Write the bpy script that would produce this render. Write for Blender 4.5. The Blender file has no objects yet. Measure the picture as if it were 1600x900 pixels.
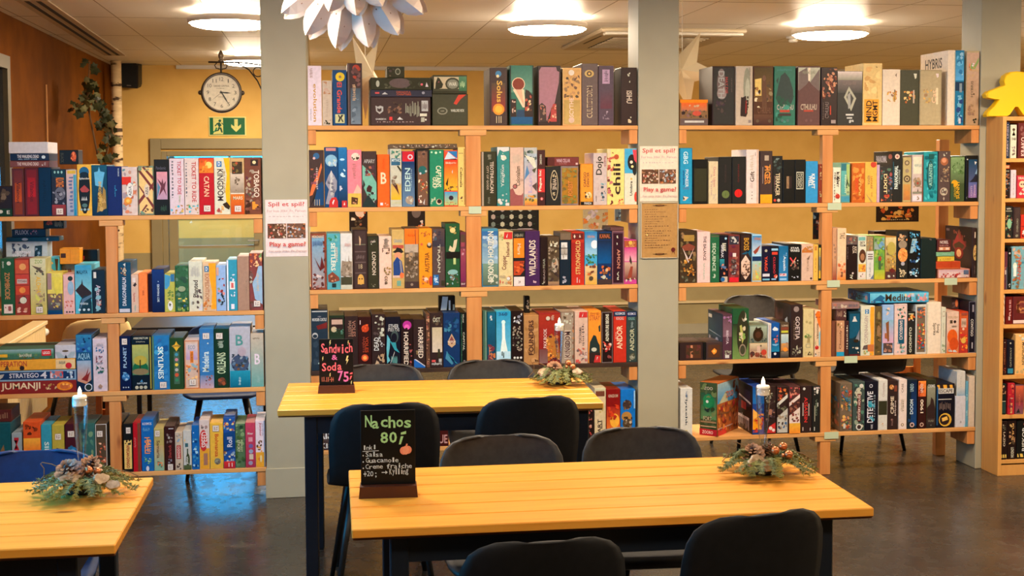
import bpy, math, random
from mathutils import Vector, Matrix
random.seed(7)
sc = bpy.context.scene
COL = sc.collection
PI = math.pi
# ------------------------------------------------------------------ camera
CAM = Vector((0, -6.8, 1.72))
cam_d = bpy.data.cameras.new('camera'); cam = bpy.data.objects.new('camera', cam_d); COL.objects.link(cam)
yaw, pitch, roll = 0.14804, 0.0543, -0.00469
fwd = Vector((math.sin(yaw)*math.cos(pitch), math.cos(yaw)*math.cos(pitch), -math.sin(pitch)))
rt = Vector((math.cos(yaw), -math.sin(yaw), 0)); up = rt.cross(fwd)
r2 = math.cos(roll)*rt + math.sin(roll)*up; u2 = -math.sin(roll)*rt + math.cos(roll)*up
M = Matrix((r2, u2, -fwd)).transposed().to_4x4(); M.translation = CAM
cam.matrix_world = M
cam_d.sensor_width = 36; cam_d.lens = 2042.6*36/1600; cam_d.shift_y = -82.2/1600
cam_d.clip_start = .05
sc.camera = cam
# ------------------------------------------------------------------ light and exposure
sc.view_settings.view_transform = 'Standard'; sc.view_settings.look = 'None'
sc.view_settings.gamma = 1; sc.view_settings.use_curve_mapping = False
sc.view_settings.exposure = 0.0
sc.cycles.use_denoising = True
sc.cycles.max_bounces = 6; sc.cycles.diffuse_bounces = 3; sc.cycles.glossy_bounces = 3
sc.cycles.transmission_bounces = 6; sc.cycles.transparent_max_bounces = 10
sc.cycles.caustics_reflective = False; sc.cycles.caustics_refractive = False
sc.cycles.sample_clamp_indirect = 4
world = bpy.data.worlds.new('dusk_sky'); sc.world = world; world.use_nodes = True
wb = world.node_tree.nodes['Background']; wb.inputs[0].default_value = (.02, .40, .80, 1); wb.inputs[1].default_value = 11.0
LAMP_EMIT = 86.0                    # every ceiling lamp of the room
LAMP_COL = (1.0, .80, .56)
CEIL = 2.67
def lamp_power(x, y):                 # the rows are dimmed differently: bright over the shelves, low at the room's front
    return LAMP_EMIT*(2.4 if y > 0 and x > 1 else 1.25 if y > 0 else 1.2 if y > -3 else .55)
LAMPS = [(-.51, 1.47), (-.52, 4.53), (1.49, 1.60), (3.47, 1.74), (5.45, 1.74),
         (-.51, -1.55), (1.49, -1.55), (3.47, -1.55), (5.45, -1.55),
         (-.9, 7.4), (-.51, -4.7), (1.49, -4.7), (3.47, -4.7), (5.45, -4.7)]  # first lamp here is added, unseen in the porch, to brighten it

# ------------------------------------------------------------------ colours and materials
def lin(c): c = c/255.; return c/12.92 if c <= .04045 else ((c+.055)/1.055)**2.4
def hx(s): return tuple(lin(int(ch*2, 16)) for ch in s)
def rgb(r, g, b): return (lin(r), lin(g), lin(b))
MATS = {}
def mat(name, colr=(.5, .5, .5), rough=.5, metal=0, spec=.5, emit=None, estr=0):
    if name in MATS: return MATS[name]
    m = bpy.data.materials.new(name); m.use_nodes = True
    b = m.node_tree.nodes['Principled BSDF']
    b.inputs['Base Color'].default_value = (*colr, 1); b.inputs['Roughness'].default_value = rough
    b.inputs['Metallic'].default_value = metal; b.inputs['Specular IOR Level'].default_value = spec
    if emit: b.inputs['Emission Color'].default_value = (*emit, 1); b.inputs['Emission Strength'].default_value = estr
    MATS[name] = m; return m
def nd(m, t, **kw):
    n = m.node_tree.nodes.new(t)
    for k, v in kw.items():
        if isinstance(v, (int, float, tuple)) and k in [i.name for i in n.inputs]: n.inputs[k].default_value = v
        else: setattr(n, k, v)
    return n
def lk(m, a, b): m.node_tree.links.new(a, b)
def bsdf(m): return m.node_tree.nodes['Principled BSDF']
def ramp(m, fac, stops):
    r = nd(m, 'ShaderNodeValToRGB'); e = r.color_ramp.elements
    while len(e) < len(stops): e.new(.5)
    for i, (p, c) in enumerate(stops): e[i].position = p; e[i].color = (*c, 1)
    lk(m, fac, r.inputs[0]); return r.outputs[0]
def noise(m, scale, vec=None, detail=3, sc3=None):
    n = nd(m, 'ShaderNodeTexNoise', Scale=scale, Detail=detail)
    if vec is None:
        vec = nd(m, 'ShaderNodeTexCoord').outputs['Object']
    if sc3:
        mp = nd(m, 'ShaderNodeMapping'); mp.inputs['Scale'].default_value = sc3; lk(m, vec, mp.inputs[0]); vec = mp.outputs[0]
    lk(m, vec, n.inputs['Vector']); return n.outputs['Fac']
def mottled(name, c1, c2, scale, rough=.5, spec=.5, sc3=None, lo=.35, hi=.65, bump=0):
    if name in MATS: return MATS[name]
    m = mat(name, c1, rough, spec=spec); f = noise(m, scale, sc3=sc3)
    lk(m, ramp(m, f, [(lo, c1), (hi, c2)]), bsdf(m).inputs['Base Color'])
    if bump:
        bp = nd(m, 'ShaderNodeBump', Strength=bump); bp.inputs['Distance'].default_value = .004
        lk(m, f, bp.inputs['Height']); lk(m, bp.outputs[0], bsdf(m).inputs['Normal'])
    return m
def wood(name, c1, c2, ck, axis='X', rough=.45, plank=0, spec=.5):
    m = mat(name, c1, rough, spec=spec)
    tc = nd(m, 'ShaderNodeTexCoord').outputs['Object']
    s = {'X': (1.2, 14, 14), 'Z': (14, 14, 1.2), 'Y': (14, 1.2, 14)}[axis]
    f = noise(m, 2.2, tc, 5, s)
    col = ramp(m, f, [(.3, c1), (.7, c2)])
    s2 = {'X': (3, 9, 9), 'Z': (9, 9, 3), 'Y': (9, 3, 9)}[axis]
    mp = nd(m, 'ShaderNodeMapping'); mp.inputs['Scale'].default_value = s2; lk(m, tc, mp.inputs[0])
    v = nd(m, 'ShaderNodeTexVoronoi', Scale=.9); lk(m, mp.outputs[0], v.inputs['Vector'])
    kn = ramp(m, v.outputs['Distance'], [(.05, (1, 1, 1)), (.13, (0, 0, 0))])
    mx = nd(m, 'ShaderNodeMix', data_type='RGBA'); lk(m, kn, mx.inputs[0]); lk(m, col, mx.inputs[6]); mx.inputs[7].default_value = (*ck, 1)
    lk(m, mx.outputs[2], bsdf(m).inputs['Base Color']); return m
def card_material():
    m = mat('printed_card', rough=.42, spec=.25)
    a = nd(m, 'ShaderNodeVertexColor'); a.layer_name = 'print'
    f = noise(m, 60, detail=2)
    mx = nd(m, 'ShaderNodeMix', data_type='RGBA', blend_type='MULTIPLY'); mx.inputs[0].default_value = 1
    lk(m, a.outputs[0], mx.inputs[6]); lk(m, ramp(m, f, [(.3, (.86, .86, .86)), (.7, (1, 1, 1))]), mx.inputs[7])
    lk(m, mx.outputs[2], bsdf(m).inputs['Base Color']); return m
CARD = card_material()
PINE = wood('pine_shelf_wood', rgb(226, 168, 104), rgb(205, 142, 80), rgb(150, 84, 40), 'X', .5)
PINEZ = wood('pine_post_wood', rgb(216, 148, 86), rgb(198, 124, 64), rgb(150, 84, 40), 'Z', .5)
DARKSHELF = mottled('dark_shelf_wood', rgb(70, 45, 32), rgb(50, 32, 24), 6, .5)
BIRCHPLY = wood('bookcase_veneer', rgb(222, 164, 92), rgb(212, 150, 80), rgb(175, 110, 55), 'Z', .45)
TABLE = wood('lacquered_table_pine', rgb(244, 172, 68), rgb(234, 150, 48), rgb(150, 84, 24), 'X', .33)
STEEL = mat('dark_blue_steel', rgb(16, 24, 36), .4, spec=.5)
CHAIR = mottled('charcoal_chair_shell', rgb(52, 50, 50), rgb(40, 39, 40), 40, .5, .5)
CHAIR_SHADED = mottled('shaded_chair_shell', rgb(20, 20, 23), rgb(15, 15, 18), 40, .6, .3)  # the charcoal shell again, its unlit side darkened in the colour
CHAIRN = mottled('navy_chair_shell', rgb(8, 46, 96), rgb(6, 38, 84), 40, .55, .4)
PILLAR = mottled('olive_grey_paint', rgb(172, 166, 146), rgb(164, 158, 138), 3, .6, .3)
BLACK = mat('black_plastic', rgb(16, 16, 17), .5)
WHITE = mat('white_plastic', rgb(225, 220, 212), .45)
IRON = mat('dark_iron', rgb(46, 36, 30), .45, .6)
def two_tone():
    m = mat('mustard_over_olive_wall_paint', rough=.7, spec=.25)
    g = nd(m, 'ShaderNodeNewGeometry'); sx = nd(m, 'ShaderNodeSeparateXYZ'); lk(m, g.outputs['Position'], sx.inputs[0])
    gt = nd(m, 'ShaderNodeMath', operation='GREATER_THAN'); gt.inputs[1].default_value = .895; lk(m, sx.outputs[2], gt.inputs[0])
    f = noise(m, 5, g.outputs['Position'], 4)
    a = ramp(m, f, [(.35, rgb(168, 154, 114)), (.65, rgb(160, 146, 108))]); b = ramp(m, f, [(.35, rgb(238, 196, 112)), (.65, rgb(231, 187, 102))])
    mx = nd(m, 'ShaderNodeMix', data_type='RGBA'); lk(m, gt.outputs[0], mx.inputs[0]); lk(m, a, mx.inputs[6]); lk(m, b, mx.inputs[7])
    lk(m, mx.outputs[2], bsdf(m).inputs['Base Color']); return m
WALL = two_tone()
OCHRE = mottled('shade_darkened_ochre_wall', rgb(112, 62, 12), rgb(96, 52, 8), 4, .8, .06)  # left wall's dim lighting put into its colour, darker than the other walls
def ceiling_mat():
    m = mat('ceiling_panels', rough=.42, spec=.6)
    g = nd(m, 'ShaderNodeNewGeometry'); sx = nd(m, 'ShaderNodeSeparateXYZ'); lk(m, g.outputs['Position'], sx.inputs[0])
    def seam(out, period, off, w):
        a = nd(m, 'ShaderNodeMath', operation='ADD'); a.inputs[1].default_value = off+100*period; lk(m, out, a.inputs[0])
        p = nd(m, 'ShaderNodeMath', operation='PINGPONG'); p.inputs[1].default_value = period/2; lk(m, a.outputs[0], p.inputs[0])
        l = nd(m, 'ShaderNodeMath', operation='LESS_THAN'); l.inputs[1].default_value = w; lk(m, p.outputs[0], l.inputs[0]); return l.outputs[0]
    mxm = nd(m, 'ShaderNodeMath', operation='MAXIMUM')
    lk(m, seam(sx.outputs[0], .6, .05, .0035), mxm.inputs[0]); lk(m, seam(sx.outputs[1], 1.2, -1.9, .008), mxm.inputs[1])
    f = noise(m, 2, g.outputs['Position'])
    c = ramp(m, f, [(.3, rgb(250, 246, 240)), (.7, rgb(246, 241, 234))])
    mx = nd(m, 'ShaderNodeMix', data_type='RGBA'); lk(m, mxm.outputs[0], mx.inputs[0]); lk(m, c, mx.inputs[6]); mx.inputs[7].default_value = (*rgb(140, 122, 100), 1)
    lk(m, mx.outputs[2], bsdf(m).inputs['Base Color']); return m
def floor_mat():
    m = mat('polished_concrete', rough=.2, spec=.5)
    g = nd(m, 'ShaderNodeNewGeometry')
    f = noise(m, 1.6, g.outputs['Position'], 6); f2 = noise(m, 14, g.outputs['Position'], 4)
    a = nd(m, 'ShaderNodeMath', operation='MULTIPLY_ADD'); a.inputs[1].default_value = .35; lk(m, f2, a.inputs[0]); lk(m, f, a.inputs[2])
    lk(m, ramp(m, a.outputs[0], [(.5, rgb(44, 39, 35)), (.85, rgb(66, 58, 51))]), bsdf(m).inputs['Base Color'])
    lk(m, ramp(m, f2, [(.3, (.2, .2, .2)), (.7, (.32, .32, .32))]), bsdf(m).inputs['Roughness'])
    bp = nd(m, 'ShaderNodeBump', Strength=.05); lk(m, f2, bp.inputs['Height']); lk(m, bp.outputs[0], bsdf(m).inputs['Normal'])
    return m
def glass_mat(name, tint=(1, 1, 1), refl=.5):
    m = bpy.data.materials.new(name); m.use_nodes = True; nt = m.node_tree; nt.nodes.remove(bsdf(m))
    t = nd(m, 'ShaderNodeBsdfTransparent'); t.inputs[0].default_value = (*tint, 1)
    g = nd(m, 'ShaderNodeBsdfGlossy', Roughness=.02); fr = nd(m, 'ShaderNodeLayerWeight'); fr.inputs[0].default_value = .5
    pw = nd(m, 'ShaderNodeMath', operation='POWER'); pw.inputs[1].default_value = 4; lk(m, fr.outputs['Facing'], pw.inputs[0])
    ml = nd(m, 'ShaderNodeMath', operation='MULTIPLY_ADD'); ml.inputs[1].default_value = refl; ml.inputs[2].default_value = .045; lk(m, pw.outputs[0], ml.inputs[0])
    mx = nd(m, 'ShaderNodeMixShader'); lk(m, ml.outputs[0], mx.inputs[0]); lk(m, t.outputs[0], mx.inputs[1]); lk(m, g.outputs[0], mx.inputs[2])
    lk(m, mx.outputs[0], nt.nodes['Material Output'].inputs[0]); return m
PANE = glass_mat('window_glass', (.9, .95, .97), .6)
FLUTE = glass_mat('flute_glass', (.93, .945, .96), 1.2)

# ------------------------------------------------------------------ mesh collector
_font = {}
def glyphs(text, bold=.018):
    k = (text, bold)
    if k in _font: return _font[k]
    cu = bpy.data.curves.new('lettering', 'FONT'); cu.body = text; cu.resolution_u = 2; cu.offset = bold; cu.size = 1
    o = bpy.data.objects.new('lettering', cu); me = bpy.data.meshes.new_from_object(o)
    vs = [(v.co.x, v.co.y) for v in me.vertices]; fs = [tuple(p.vertices) for p in me.polygons]
    bpy.data.objects.remove(o); bpy.data.curves.remove(cu); bpy.data.meshes.remove(me)
    if vs:
        x0 = min(v[0] for v in vs); x1 = max(v[0] for v in vs); y0 = min(v[1] for v in vs); y1 = max(v[1] for v in vs)
        vs = [((x-x0)/max(x1-x0, 1e-6), (y-y0)/max(y1-y0, 1e-6)) for x, y in vs]; asp = (x1-x0)/max(y1-y0, 1e-6)
    else: asp = 1
    _font[k] = (vs, fs, asp); return _font[k]
class MB:
    def __init__(s): s.v = []; s.f = []; s.c = []; s.sm = False; s.T = None
    def add(s, vs, fs, c=(.5, .5, .5)):
        n = len(s.v)
        if s.T is not None: vs = [tuple(s.T @ Vector(p)) for p in vs]
        s.v += [tuple(p) for p in vs]; s.f += [tuple(i+n for i in q) for q in fs]
        if isinstance(c[0], (tuple, list)): s.c += list(c)
        else: s.c += [c]*len(vs)
    def box(s, x0, x1, y0, y1, z0, z1, c=(.5, .5, .5), ch=0):
        if ch <= 0:
            vs = [(x, y, z) for z in (z0, z1) for y in (y0, y1) for x in (x0, x1)]
            s.add(vs, [(0, 2, 3, 1), (4, 5, 7, 6), (0, 1, 5, 4), (2, 6, 7, 3), (0, 4, 6, 2), (1, 3, 7, 5)], c); return
        vs = []; idx = {}
        X = (x0, x1); Y = (y0, y1); Z = (z0, z1)
        for i in (0, 1):
            for j in (0, 1):
                for k in (0, 1):
                    dx, dy, dz = (ch if i == 0 else -ch), (ch if j == 0 else -ch), (ch if k == 0 else -ch)
                    for a in range(3):
                        p = [X[i]+dx, Y[j]+dy, Z[k]+dz]; p[a] = (X[i], Y[j], Z[k])[a]
                        idx[i, j, k, a] = len(vs); vs.append(tuple(p))
        fs = []
        def face(a, val):
            o = [t for t in range(3) if t != a]; q = []
            for (m, n) in ((0, 0), (1, 0), (1, 1), (0, 1)):
                t = [0, 0, 0]; t[a] = val; t[o[0]] = m; t[o[1]] = n; q.append(idx[t[0], t[1], t[2], a])
            flip = (a == 1) ^ (val == 0)
            fs.append(tuple(q[::-1]) if flip else tuple(q))
        for a in range(3):
            for val in (0, 1): face(a, val)
        for a in range(3):
            o = [t for t in range(3) if t != a]
            for m in (0, 1):
                for n in (0, 1):
                    t0 = [0, 0, 0]; t1 = [0, 0, 0]; t0[a] = 0; t1[a] = 1
                    for t in (t0, t1): t[o[0]] = m; t[o[1]] = n
                    fs.append((idx[(*t0, o[0])], idx[(*t1, o[0])], idx[(*t1, o[1])], idx[(*t0, o[1])]))
        for i in (0, 1):
            for j in (0, 1):
                for k in (0, 1): fs.append((idx[i, j, k, 0], idx[i, j, k, 1], idx[i, j, k, 2]))
        s.add(vs, fs, c)
    def tube(s, pts, rad, n=8, c=(.5, .5, .5), cap=True):
        pts = [Vector(p) for p in pts]; rr = rad if isinstance(rad, (list, tuple)) else [rad]*len(pts)
        vs = []; fs = []; prev = None
        for i, p in enumerate(pts):
            d = (pts[min(i+1, len(pts)-1)]-pts[max(i-1, 0)]).normalized()
            if prev is None: a = d.orthogonal().normalized()
            else:
                a = prev-d*prev.dot(d); a = a.normalized() if a.length > 1e-6 else d.orthogonal().normalized()
            prev = a; b = d.cross(a)
            for k in range(n):
                t = 2*PI*k/n; vs.append(p+rr[i]*(math.cos(t)*a+math.sin(t)*b))
        for i in range(len(pts)-1):
            for k in range(n): fs.append((i*n+k, i*n+(k+1) % n, (i+1)*n+(k+1) % n, (i+1)*n+k))
        if cap: fs.append(tuple(range(n-1, -1, -1))); fs.append(tuple((len(pts)-1)*n+k for k in range(n)))
        s.add(vs, fs, c)
    def lathe(s, prof, o=(0, 0, 0), n=24, c=(.5, .5, .5), axis='Z', cap=True):
        vs = []; fs = []
        for (r, z) in prof:
            for k in range(n):
                t = 2*PI*k/n; p = (r*math.cos(t), r*math.sin(t), z)
                if axis == 'Y': p = (p[0], p[2], p[1])
                vs.append((p[0]+o[0], p[1]+o[1], p[2]+o[2]))
        for i in range(len(prof)-1):
            for k in range(n): fs.append((i*n+k, i*n+(k+1) % n, (i+1)*n+(k+1) % n, (i+1)*n+k))
        if cap and prof[0][0] > 1e-5: fs.append(tuple(range(n-1, -1, -1)))
        if cap and prof[-1][0] > 1e-5: fs.append(tuple((len(prof)-1)*n+k for k in range(n)))
        s.add(vs, fs, c)
    def ball(s, o, r, n=16, c=(.5, .5, .5), sq=(1, 1, 1)):
        prof = [(math.sin(PI*i/(n//2)), -math.cos(PI*i/(n//2))) for i in range(n//2+1)]
        vs = []; fs = []
        for (a, z) in prof:
            for k in range(n): t = 2*PI*k/n; vs.append((o[0]+r*sq[0]*a*math.cos(t), o[1]+r*sq[1]*a*math.sin(t), o[2]+r*sq[2]*z))
        for i in range(len(prof)-1):
            for k in range(n): fs.append((i*n+k, i*n+(k+1) % n, (i+1)*n+(k+1) % n, (i+1)*n+k))
        s.add(vs, fs, c)
    def prism(s, pts, y0, y1, c=(.5, .5, .5)):          # outline in x,z pushed from y0 to y1
        n = len(pts); vs = [(x, y0, z) for x, z in pts]+[(x, y1, z) for x, z in pts]
        s.add(vs, [tuple(range(n-1, -1, -1)), tuple(range(n, 2*n))]+[(i, (i+1) % n, n+(i+1) % n, n+i) for i in range(n)], c)
    def build(s, name, m, parent=None, smooth=False, loc=None):
        me = bpy.data.meshes.new(name); me.from_pydata(s.v, [], s.f); me.update()
        if m is CARD:
            a = me.color_attributes.new('print', 'FLOAT_COLOR', 'POINT')
            a.data.foreach_set('color', [x for c in s.c for x in (c[0], c[1], c[2], 1)])
        me.materials.append(m)
        if smooth: me.polygons.foreach_set('use_smooth', [True]*len(me.polygons))
        o = bpy.data.objects.new(name, me); COL.objects.link(o)
        if parent: o.parent = parent
        if loc: o.location = loc
        return o
def tag(o, label=None, cat=None, group=None, kind=None):
    for k, v in (('label', label), ('category', cat), ('group', group), ('kind', kind)):
        if v: o[k] = v
    return o
def empty(name, loc, rz=0, label=None, cat=None, group=None):
    o = bpy.data.objects.new(name, None); COL.objects.link(o); o.location = loc; o.rotation_euler = (0, 0, rz); o.empty_display_size = .1
    return tag(o, label, cat, group)
def structure(o): o['kind'] = 'structure'; return o
EYE = Vector((0, -6.8, 1.72))          # where the photograph was taken from
def at_y(x, y, Y):                    # the point of the vertical plane Y seen at a place of the photograph (used to read positions)
    v = fwd+r2*(x-800)/2042.6-u2*(y-450+82.2)/2042.6; return EYE+v*((Y-EYE.y)/v.y)
def at_z(x, y, Z):
    v = fwd+r2*(x-800)/2042.6-u2*(y-450+82.2)/2042.6; return EYE+v*((Z-EYE.z)/v.z)

# ------------------------------------------------------------------ printing on flat faces
class Face:
    """a printed face: u 0..100 across, v 0..100 up, each layer a hair further out"""
    fill = False
    def __init__(s, mb, x0, z0, w, h, y, seed=1):
        s.mb, s.x, s.z, s.w, s.h, s.y = mb, x0, z0, w, h, y; s.k = 0; s.r = random.Random(seed)
    def poly(s, uv, c, lift=True):
        if lift: s.k += 1
        y = s.y-.00012*s.k
        n = len(uv)
        a = sum(uv[i][0]*uv[(i+1) % n][1]-uv[(i+1) % n][0]*uv[i][1] for i in range(n))
        if a < 0:
            uv = uv[::-1]
            if isinstance(c[0], tuple): c = c[::-1]
        s.mb.add([(s.x+s.w*min(max(u, 0), 100)/100, y, s.z+s.h*min(max(v, 0), 100)/100) for u, v in uv], [tuple(range(n))], c)
    def text(s, t, d, u0, v0, u1, v1, c, bold=.018):
        vs, fs, asp = glyphs(t, bold)
        if not vs: return
        s.k += 1; y = s.y-.00012*s.k; P = []
        for a, b in vs:
            if d == 'h': u, v = u0+(u1-u0)*a, v0+(v1-v0)*b
            elif d == 'd': u, v = u0+(u1-u0)*b, v1-(v1-v0)*a
            else: u, v = u1-(u1-u0)*b, v0+(v1-v0)*a
            P.append((s.x+s.w*u/100, y, s.z+s.h*v/100))
        s.mb.add(P, fs, c)
    def ell(s, u, v, ru, rv, c, n=14):
        s.poly([(u+ru*math.cos(2*PI*i/n), v+rv*math.sin(2*PI*i/n)) for i in range(n)], c)
    def run(s, ops):
        stickers = []; R = s.r; asp = s.w/s.h
        for op in ops.split(';'):
            t = op.split(); k = t[0]
            if k == 'c':
                if s.fill: s.poly([(0, 0), (100, 0), (100, 100), (0, 100)], hx(t[1]))
                continue
            if k == 'r':
                a, b, c, d = map(float, t[1:5]); s.poly([(a, b), (c, b), (c, d), (a, d)], hx(t[5]))
            elif k == 'g':
                a, b, c, d = map(float, t[1:5]); p, q = hx(t[5]), hx(t[6]); s.poly([(a, b), (c, b), (c, d), (a, d)], (p, p, q, q))
            elif k == 'e': s.ell(*map(float, t[1:5]), hx(t[5]))
            elif k == 'o': u, v, r = map(float, t[1:4]); s.ell(u, v, r, r*asp, hx(t[4]))
            elif k == 'p':
                q = list(map(float, t[2:])); s.poly(list(zip(q[::2], q[1::2])), hx(t[1]))
            elif k == 't': s.text(t[1].replace('_', ' '), t[2], *map(float, t[3:7]), hx(t[7]))
            elif k == 'f':
                w = float(t[2]); c = hx(t[1]); h = w*asp; s.k += 1
                for q in ((0, 0, 100, h), (0, 100-h, 100, 100), (0, h, w, 100-h), (100-w, h, 100, 100-h)):
                    s.poly([(q[0], q[1]), (q[2], q[1]), (q[2], q[3]), (q[0], q[3])], c, False)
            elif k == 'w':
                d = t[1]; a, b, c, e = map(float, t[2:6]); cl = hx(t[6]); s.k += 1; x = 0
                while x < .98:
                    L = R.uniform(.03, .09); g = R.uniform(.015, .05); lo = R.uniform(0, .3); hi = R.uniform(.65, 1)
                    x2 = min(x+L, 1)
                    q = [(x, lo), (x2, lo+R.uniform(-.1, .1)), (x2-.2*L, hi), (x+.1*L, hi)]
                    if d == 'h': q = [(a+(c-a)*p, b+(e-b)*r) for p, r in q]
                    elif d == 'd': q = [(a+(c-a)*r, e-(e-b)*p) for p, r in q]
                    else: q = [(c-(c-a)*r, b+(e-b)*p) for p, r in q]
                    s.poly(q, cl, False); x = x2+g
            elif k == 'm':
                a, b, c, e = map(float, t[1:5]); n = int(t[5]); cs = [hx(q) for q in t[6].split(',')]
                W, H = (c-a)*s.w/100, (e-b)*s.h/100; r0 = math.sqrt(W*H/n)*.62
                for i in range(n):
                    cx, cy = R.uniform(0, W), R.uniform(0, H); ang = R.uniform(0, PI); sq = R.uniform(.45, 1); m = R.choice((5, 6, 7)); col = R.choice(cs); sz = r0*R.uniform(.55, 1.2)
                    q = []
                    for j in range(m):
                        th = 2*PI*j/m; rr = sz*R.uniform(.7, 1.1); px, py = rr*math.cos(th), rr*sq*math.sin(th)
                        px, py = px*math.cos(ang)-py*math.sin(ang), px*math.sin(ang)+py*math.cos(ang)
                        q.append((min(max(a+(cx+px)/s.w*100, a), c), min(max(b+(cy+py)/s.h*100, b), e)))
                    s.poly(q, col)
                    if s.k > 60: s.k -= 40
            elif k == 's': stickers.append((float(t[1]), float(t[2])))
        return stickers

# ------------------------------------------------------------------ the room
BACKY = 5.97; LEFTX = -1.9; RIGHTX = 7.2; FRONTY = -9.2
def slab(name, x0, x1, y0, y1, z0, z1, m): b = MB(); b.box(x0, x1, y0, y1, z0, z1); return structure(b.build(name, m))
slab('floor', LEFTX-2.6, RIGHTX+.2, FRONTY-.2, 9.2, -.12, 0, floor_mat())
slab('ceiling', LEFTX-.2, RIGHTX+.2, FRONTY-.2, 9.2, CEIL, CEIL+.12, ceiling_mat())
def wall_with_holes(name, axis, a0, a1, p0, p1, holes, m):   # wall along an axis with rectangular openings (a,b,z0,z1)
    b = MB()
    def put(u0, u1, z0, z1):
        if u1-u0 > 1e-4 and z1-z0 > 1e-4:
            if axis == 'X': b.box(u0, u1, p0, p1, z0, z1)
            else: b.box(p0, p1, u0, u1, z0, z1)
    x = a0
    for (h0, h1, z0, z1) in sorted(holes):
        put(x, h0, 0, CEIL); put(h0, h1, 0, z0); put(h0, h1, z1, CEIL); x = h1
    put(x, a1, 0, CEIL); return structure(b.build(name, m))
DOOR = (-1.455, -.27, 0.0, 1.86)
wall_with_holes('wall_back', 'X', LEFTX-.12, RIGHTX+.12, BACKY, BACKY+.14, [DOOR], WALL)
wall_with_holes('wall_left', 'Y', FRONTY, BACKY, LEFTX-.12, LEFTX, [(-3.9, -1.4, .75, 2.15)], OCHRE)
slab('wall_right', RIGHTX, RIGHTX+.12, FRONTY, BACKY, 0, CEIL, WALL)
slab('wall_front', LEFTX-.12, RIGHTX+.12, FRONTY-.12, FRONTY, 0, CEIL, WALL)
# porch behind the glazed door, lit by its own window to the dusk and an added unseen lamp
b = MB(); b.box(-2.7, -2.6, BACKY+.14, 8.6, 0, CEIL); b.box(.7, .8, BACKY+.14, 8.6, 0, CEIL); structure(b.build('wall_porch_sides', WALL))
wall_with_holes('wall_porch', 'X', -2.7, .8, 8.5, 8.6, [(-1.65, -.32, 1.12, 2.6), (-.30, .02, .75, 2.6)], WALL)
TRIM = mottled('olive_trim_paint', rgb(150, 138, 104), rgb(142, 130, 98), 4, .5)
TEAL = mat('teal_door_frame', rgb(20, 96, 112), .45)
def frame(name, x0, x1, z0, z1, w, y0, y1, m, parent=None, bottom=True):
    b = MB(); b.box(x0, x0+w, y0, y1, z0, z1, ch=.004); b.box(x1-w, x1, y0, y1, z0, z1, ch=.004); b.box(x0+w, x1-w, y0, y1, z1-w, z1, ch=.004)
    if bottom: b.box(x0+w, x1-w, y0, y1, z0, z0+w, ch=.004)
    return b.build(name, m, parent)
structure(frame('trim_1', DOOR[0]-.1, DOOR[1]+.1, 0, DOOR[3]+.12, .1, BACKY-.03, BACKY, TRIM, bottom=False))
structure(frame('trim_2', DOOR[0], DOOR[1], 0, DOOR[3], .05, BACKY+.0, BACKY+.14, TRIM, bottom=False))
d = structure(empty('door_1', (0, 0, 0)))
frame('door_leaf_frame', DOOR[0]+.055, -.52, .02, DOOR[3]-.06, .085, BACKY+.05, BACKY+.09, TRIM, d)
b = MB(); b.box(DOOR[0]+.14, -.605, BACKY+.066, BACKY+.074, .105, DOOR[3]-.145); b.build('glass_pane', PANE, d)
b = MB(); b.box(-.516, -.46, BACKY+.04, BACKY+.1, .0, DOOR[3]-.055); b.build('jamb', TEAL, d)
b = MB(); b.box(DOOR[0]+.141, -.606, BACKY+.055, BACKY+.085, .93, .955); b.box(DOOR[0]+.141, -.606, BACKY+.055, BACKY+.085, .40, .425); b.build('mullion', TRIM, d)
b = MB(); b.tube([(-.56, BACKY+.048, 1.0), (-.56, BACKY+.01, 1.0), (-.66, BACKY+.01, 1.0)], .009); b.build('door_handle', mat('brushed_steel', (.5, .5, .5), .3, 1), d)
w = structure(empty('window_3', (0, 0, 0)))
frame('window_frame', -1.65, -.32, 1.12, 2.6, .05, 8.48, 8.56, TEAL, w)
b = MB(); b.box(-1.0, -.97, 8.49, 8.55, 1.17, 2.55); b.build('mullion', TEAL, w)
b = MB(); b.box(-1.6, -.37, 8.515, 8.522, 1.17, 2.55); b.build('glass_pane', PANE, w)
w = structure(empty('window_4', (0, 0, 0)))
frame('window_frame', -.30, .02, .75, 2.6, .035, 8.48, 8.56, TEAL, w)
b = MB(); b.box(-.265, -.015, 8.515, 8.522, .785, 2.565); b.build('glass_pane', PANE, w)
# front-left window and its reveal
w = structure(empty('window_1', (0, 0, 0)))
b = MB()
for (y0, y1) in ((-3.9, -3.84), (-2.68, -2.62), (-1.46, -1.4)): b.box(LEFTX-.09, LEFTX-.03, y0, y1, .75, 2.15)
for (z0, z1) in ((.75, .81), (2.09, 2.15)): b.box(LEFTX-.09, LEFTX-.03, -3.84, -2.68, z0, z1); b.box(LEFTX-.09, LEFTX-.03, -2.62, -1.46, z0, z1)
b.build('window_frame', TRIM, w)
# window beside the shelves: only its dark frame shows at the picture's edge
w = structure(empty('window_2', (0, 0, 0)))
b = MB(); b.box(LEFTX, LEFTX+.035, 1.0, 1.08, .95, 2.4); b.box(LEFTX, LEFTX+.035, 1.62, 1.70, .95, 2.4); b.box(LEFTX, LEFTX+.035, 1.08, 1.62, 2.32, 2.4); b.box(LEFTX, LEFTX+.035, 1.08, 1.62, .95, 1.03)
b.build('window_frame', mottled('dark_olive_frame', rgb(92, 84, 66), rgb(84, 76, 60), 4), w)
b = MB(); b.box(LEFTX+.001, LEFTX+.006, 1.08, 1.62, 1.03, 2.32); b.build('glass_pane', mat('dark_glass', rgb(20, 24, 30), .08), w)
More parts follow.
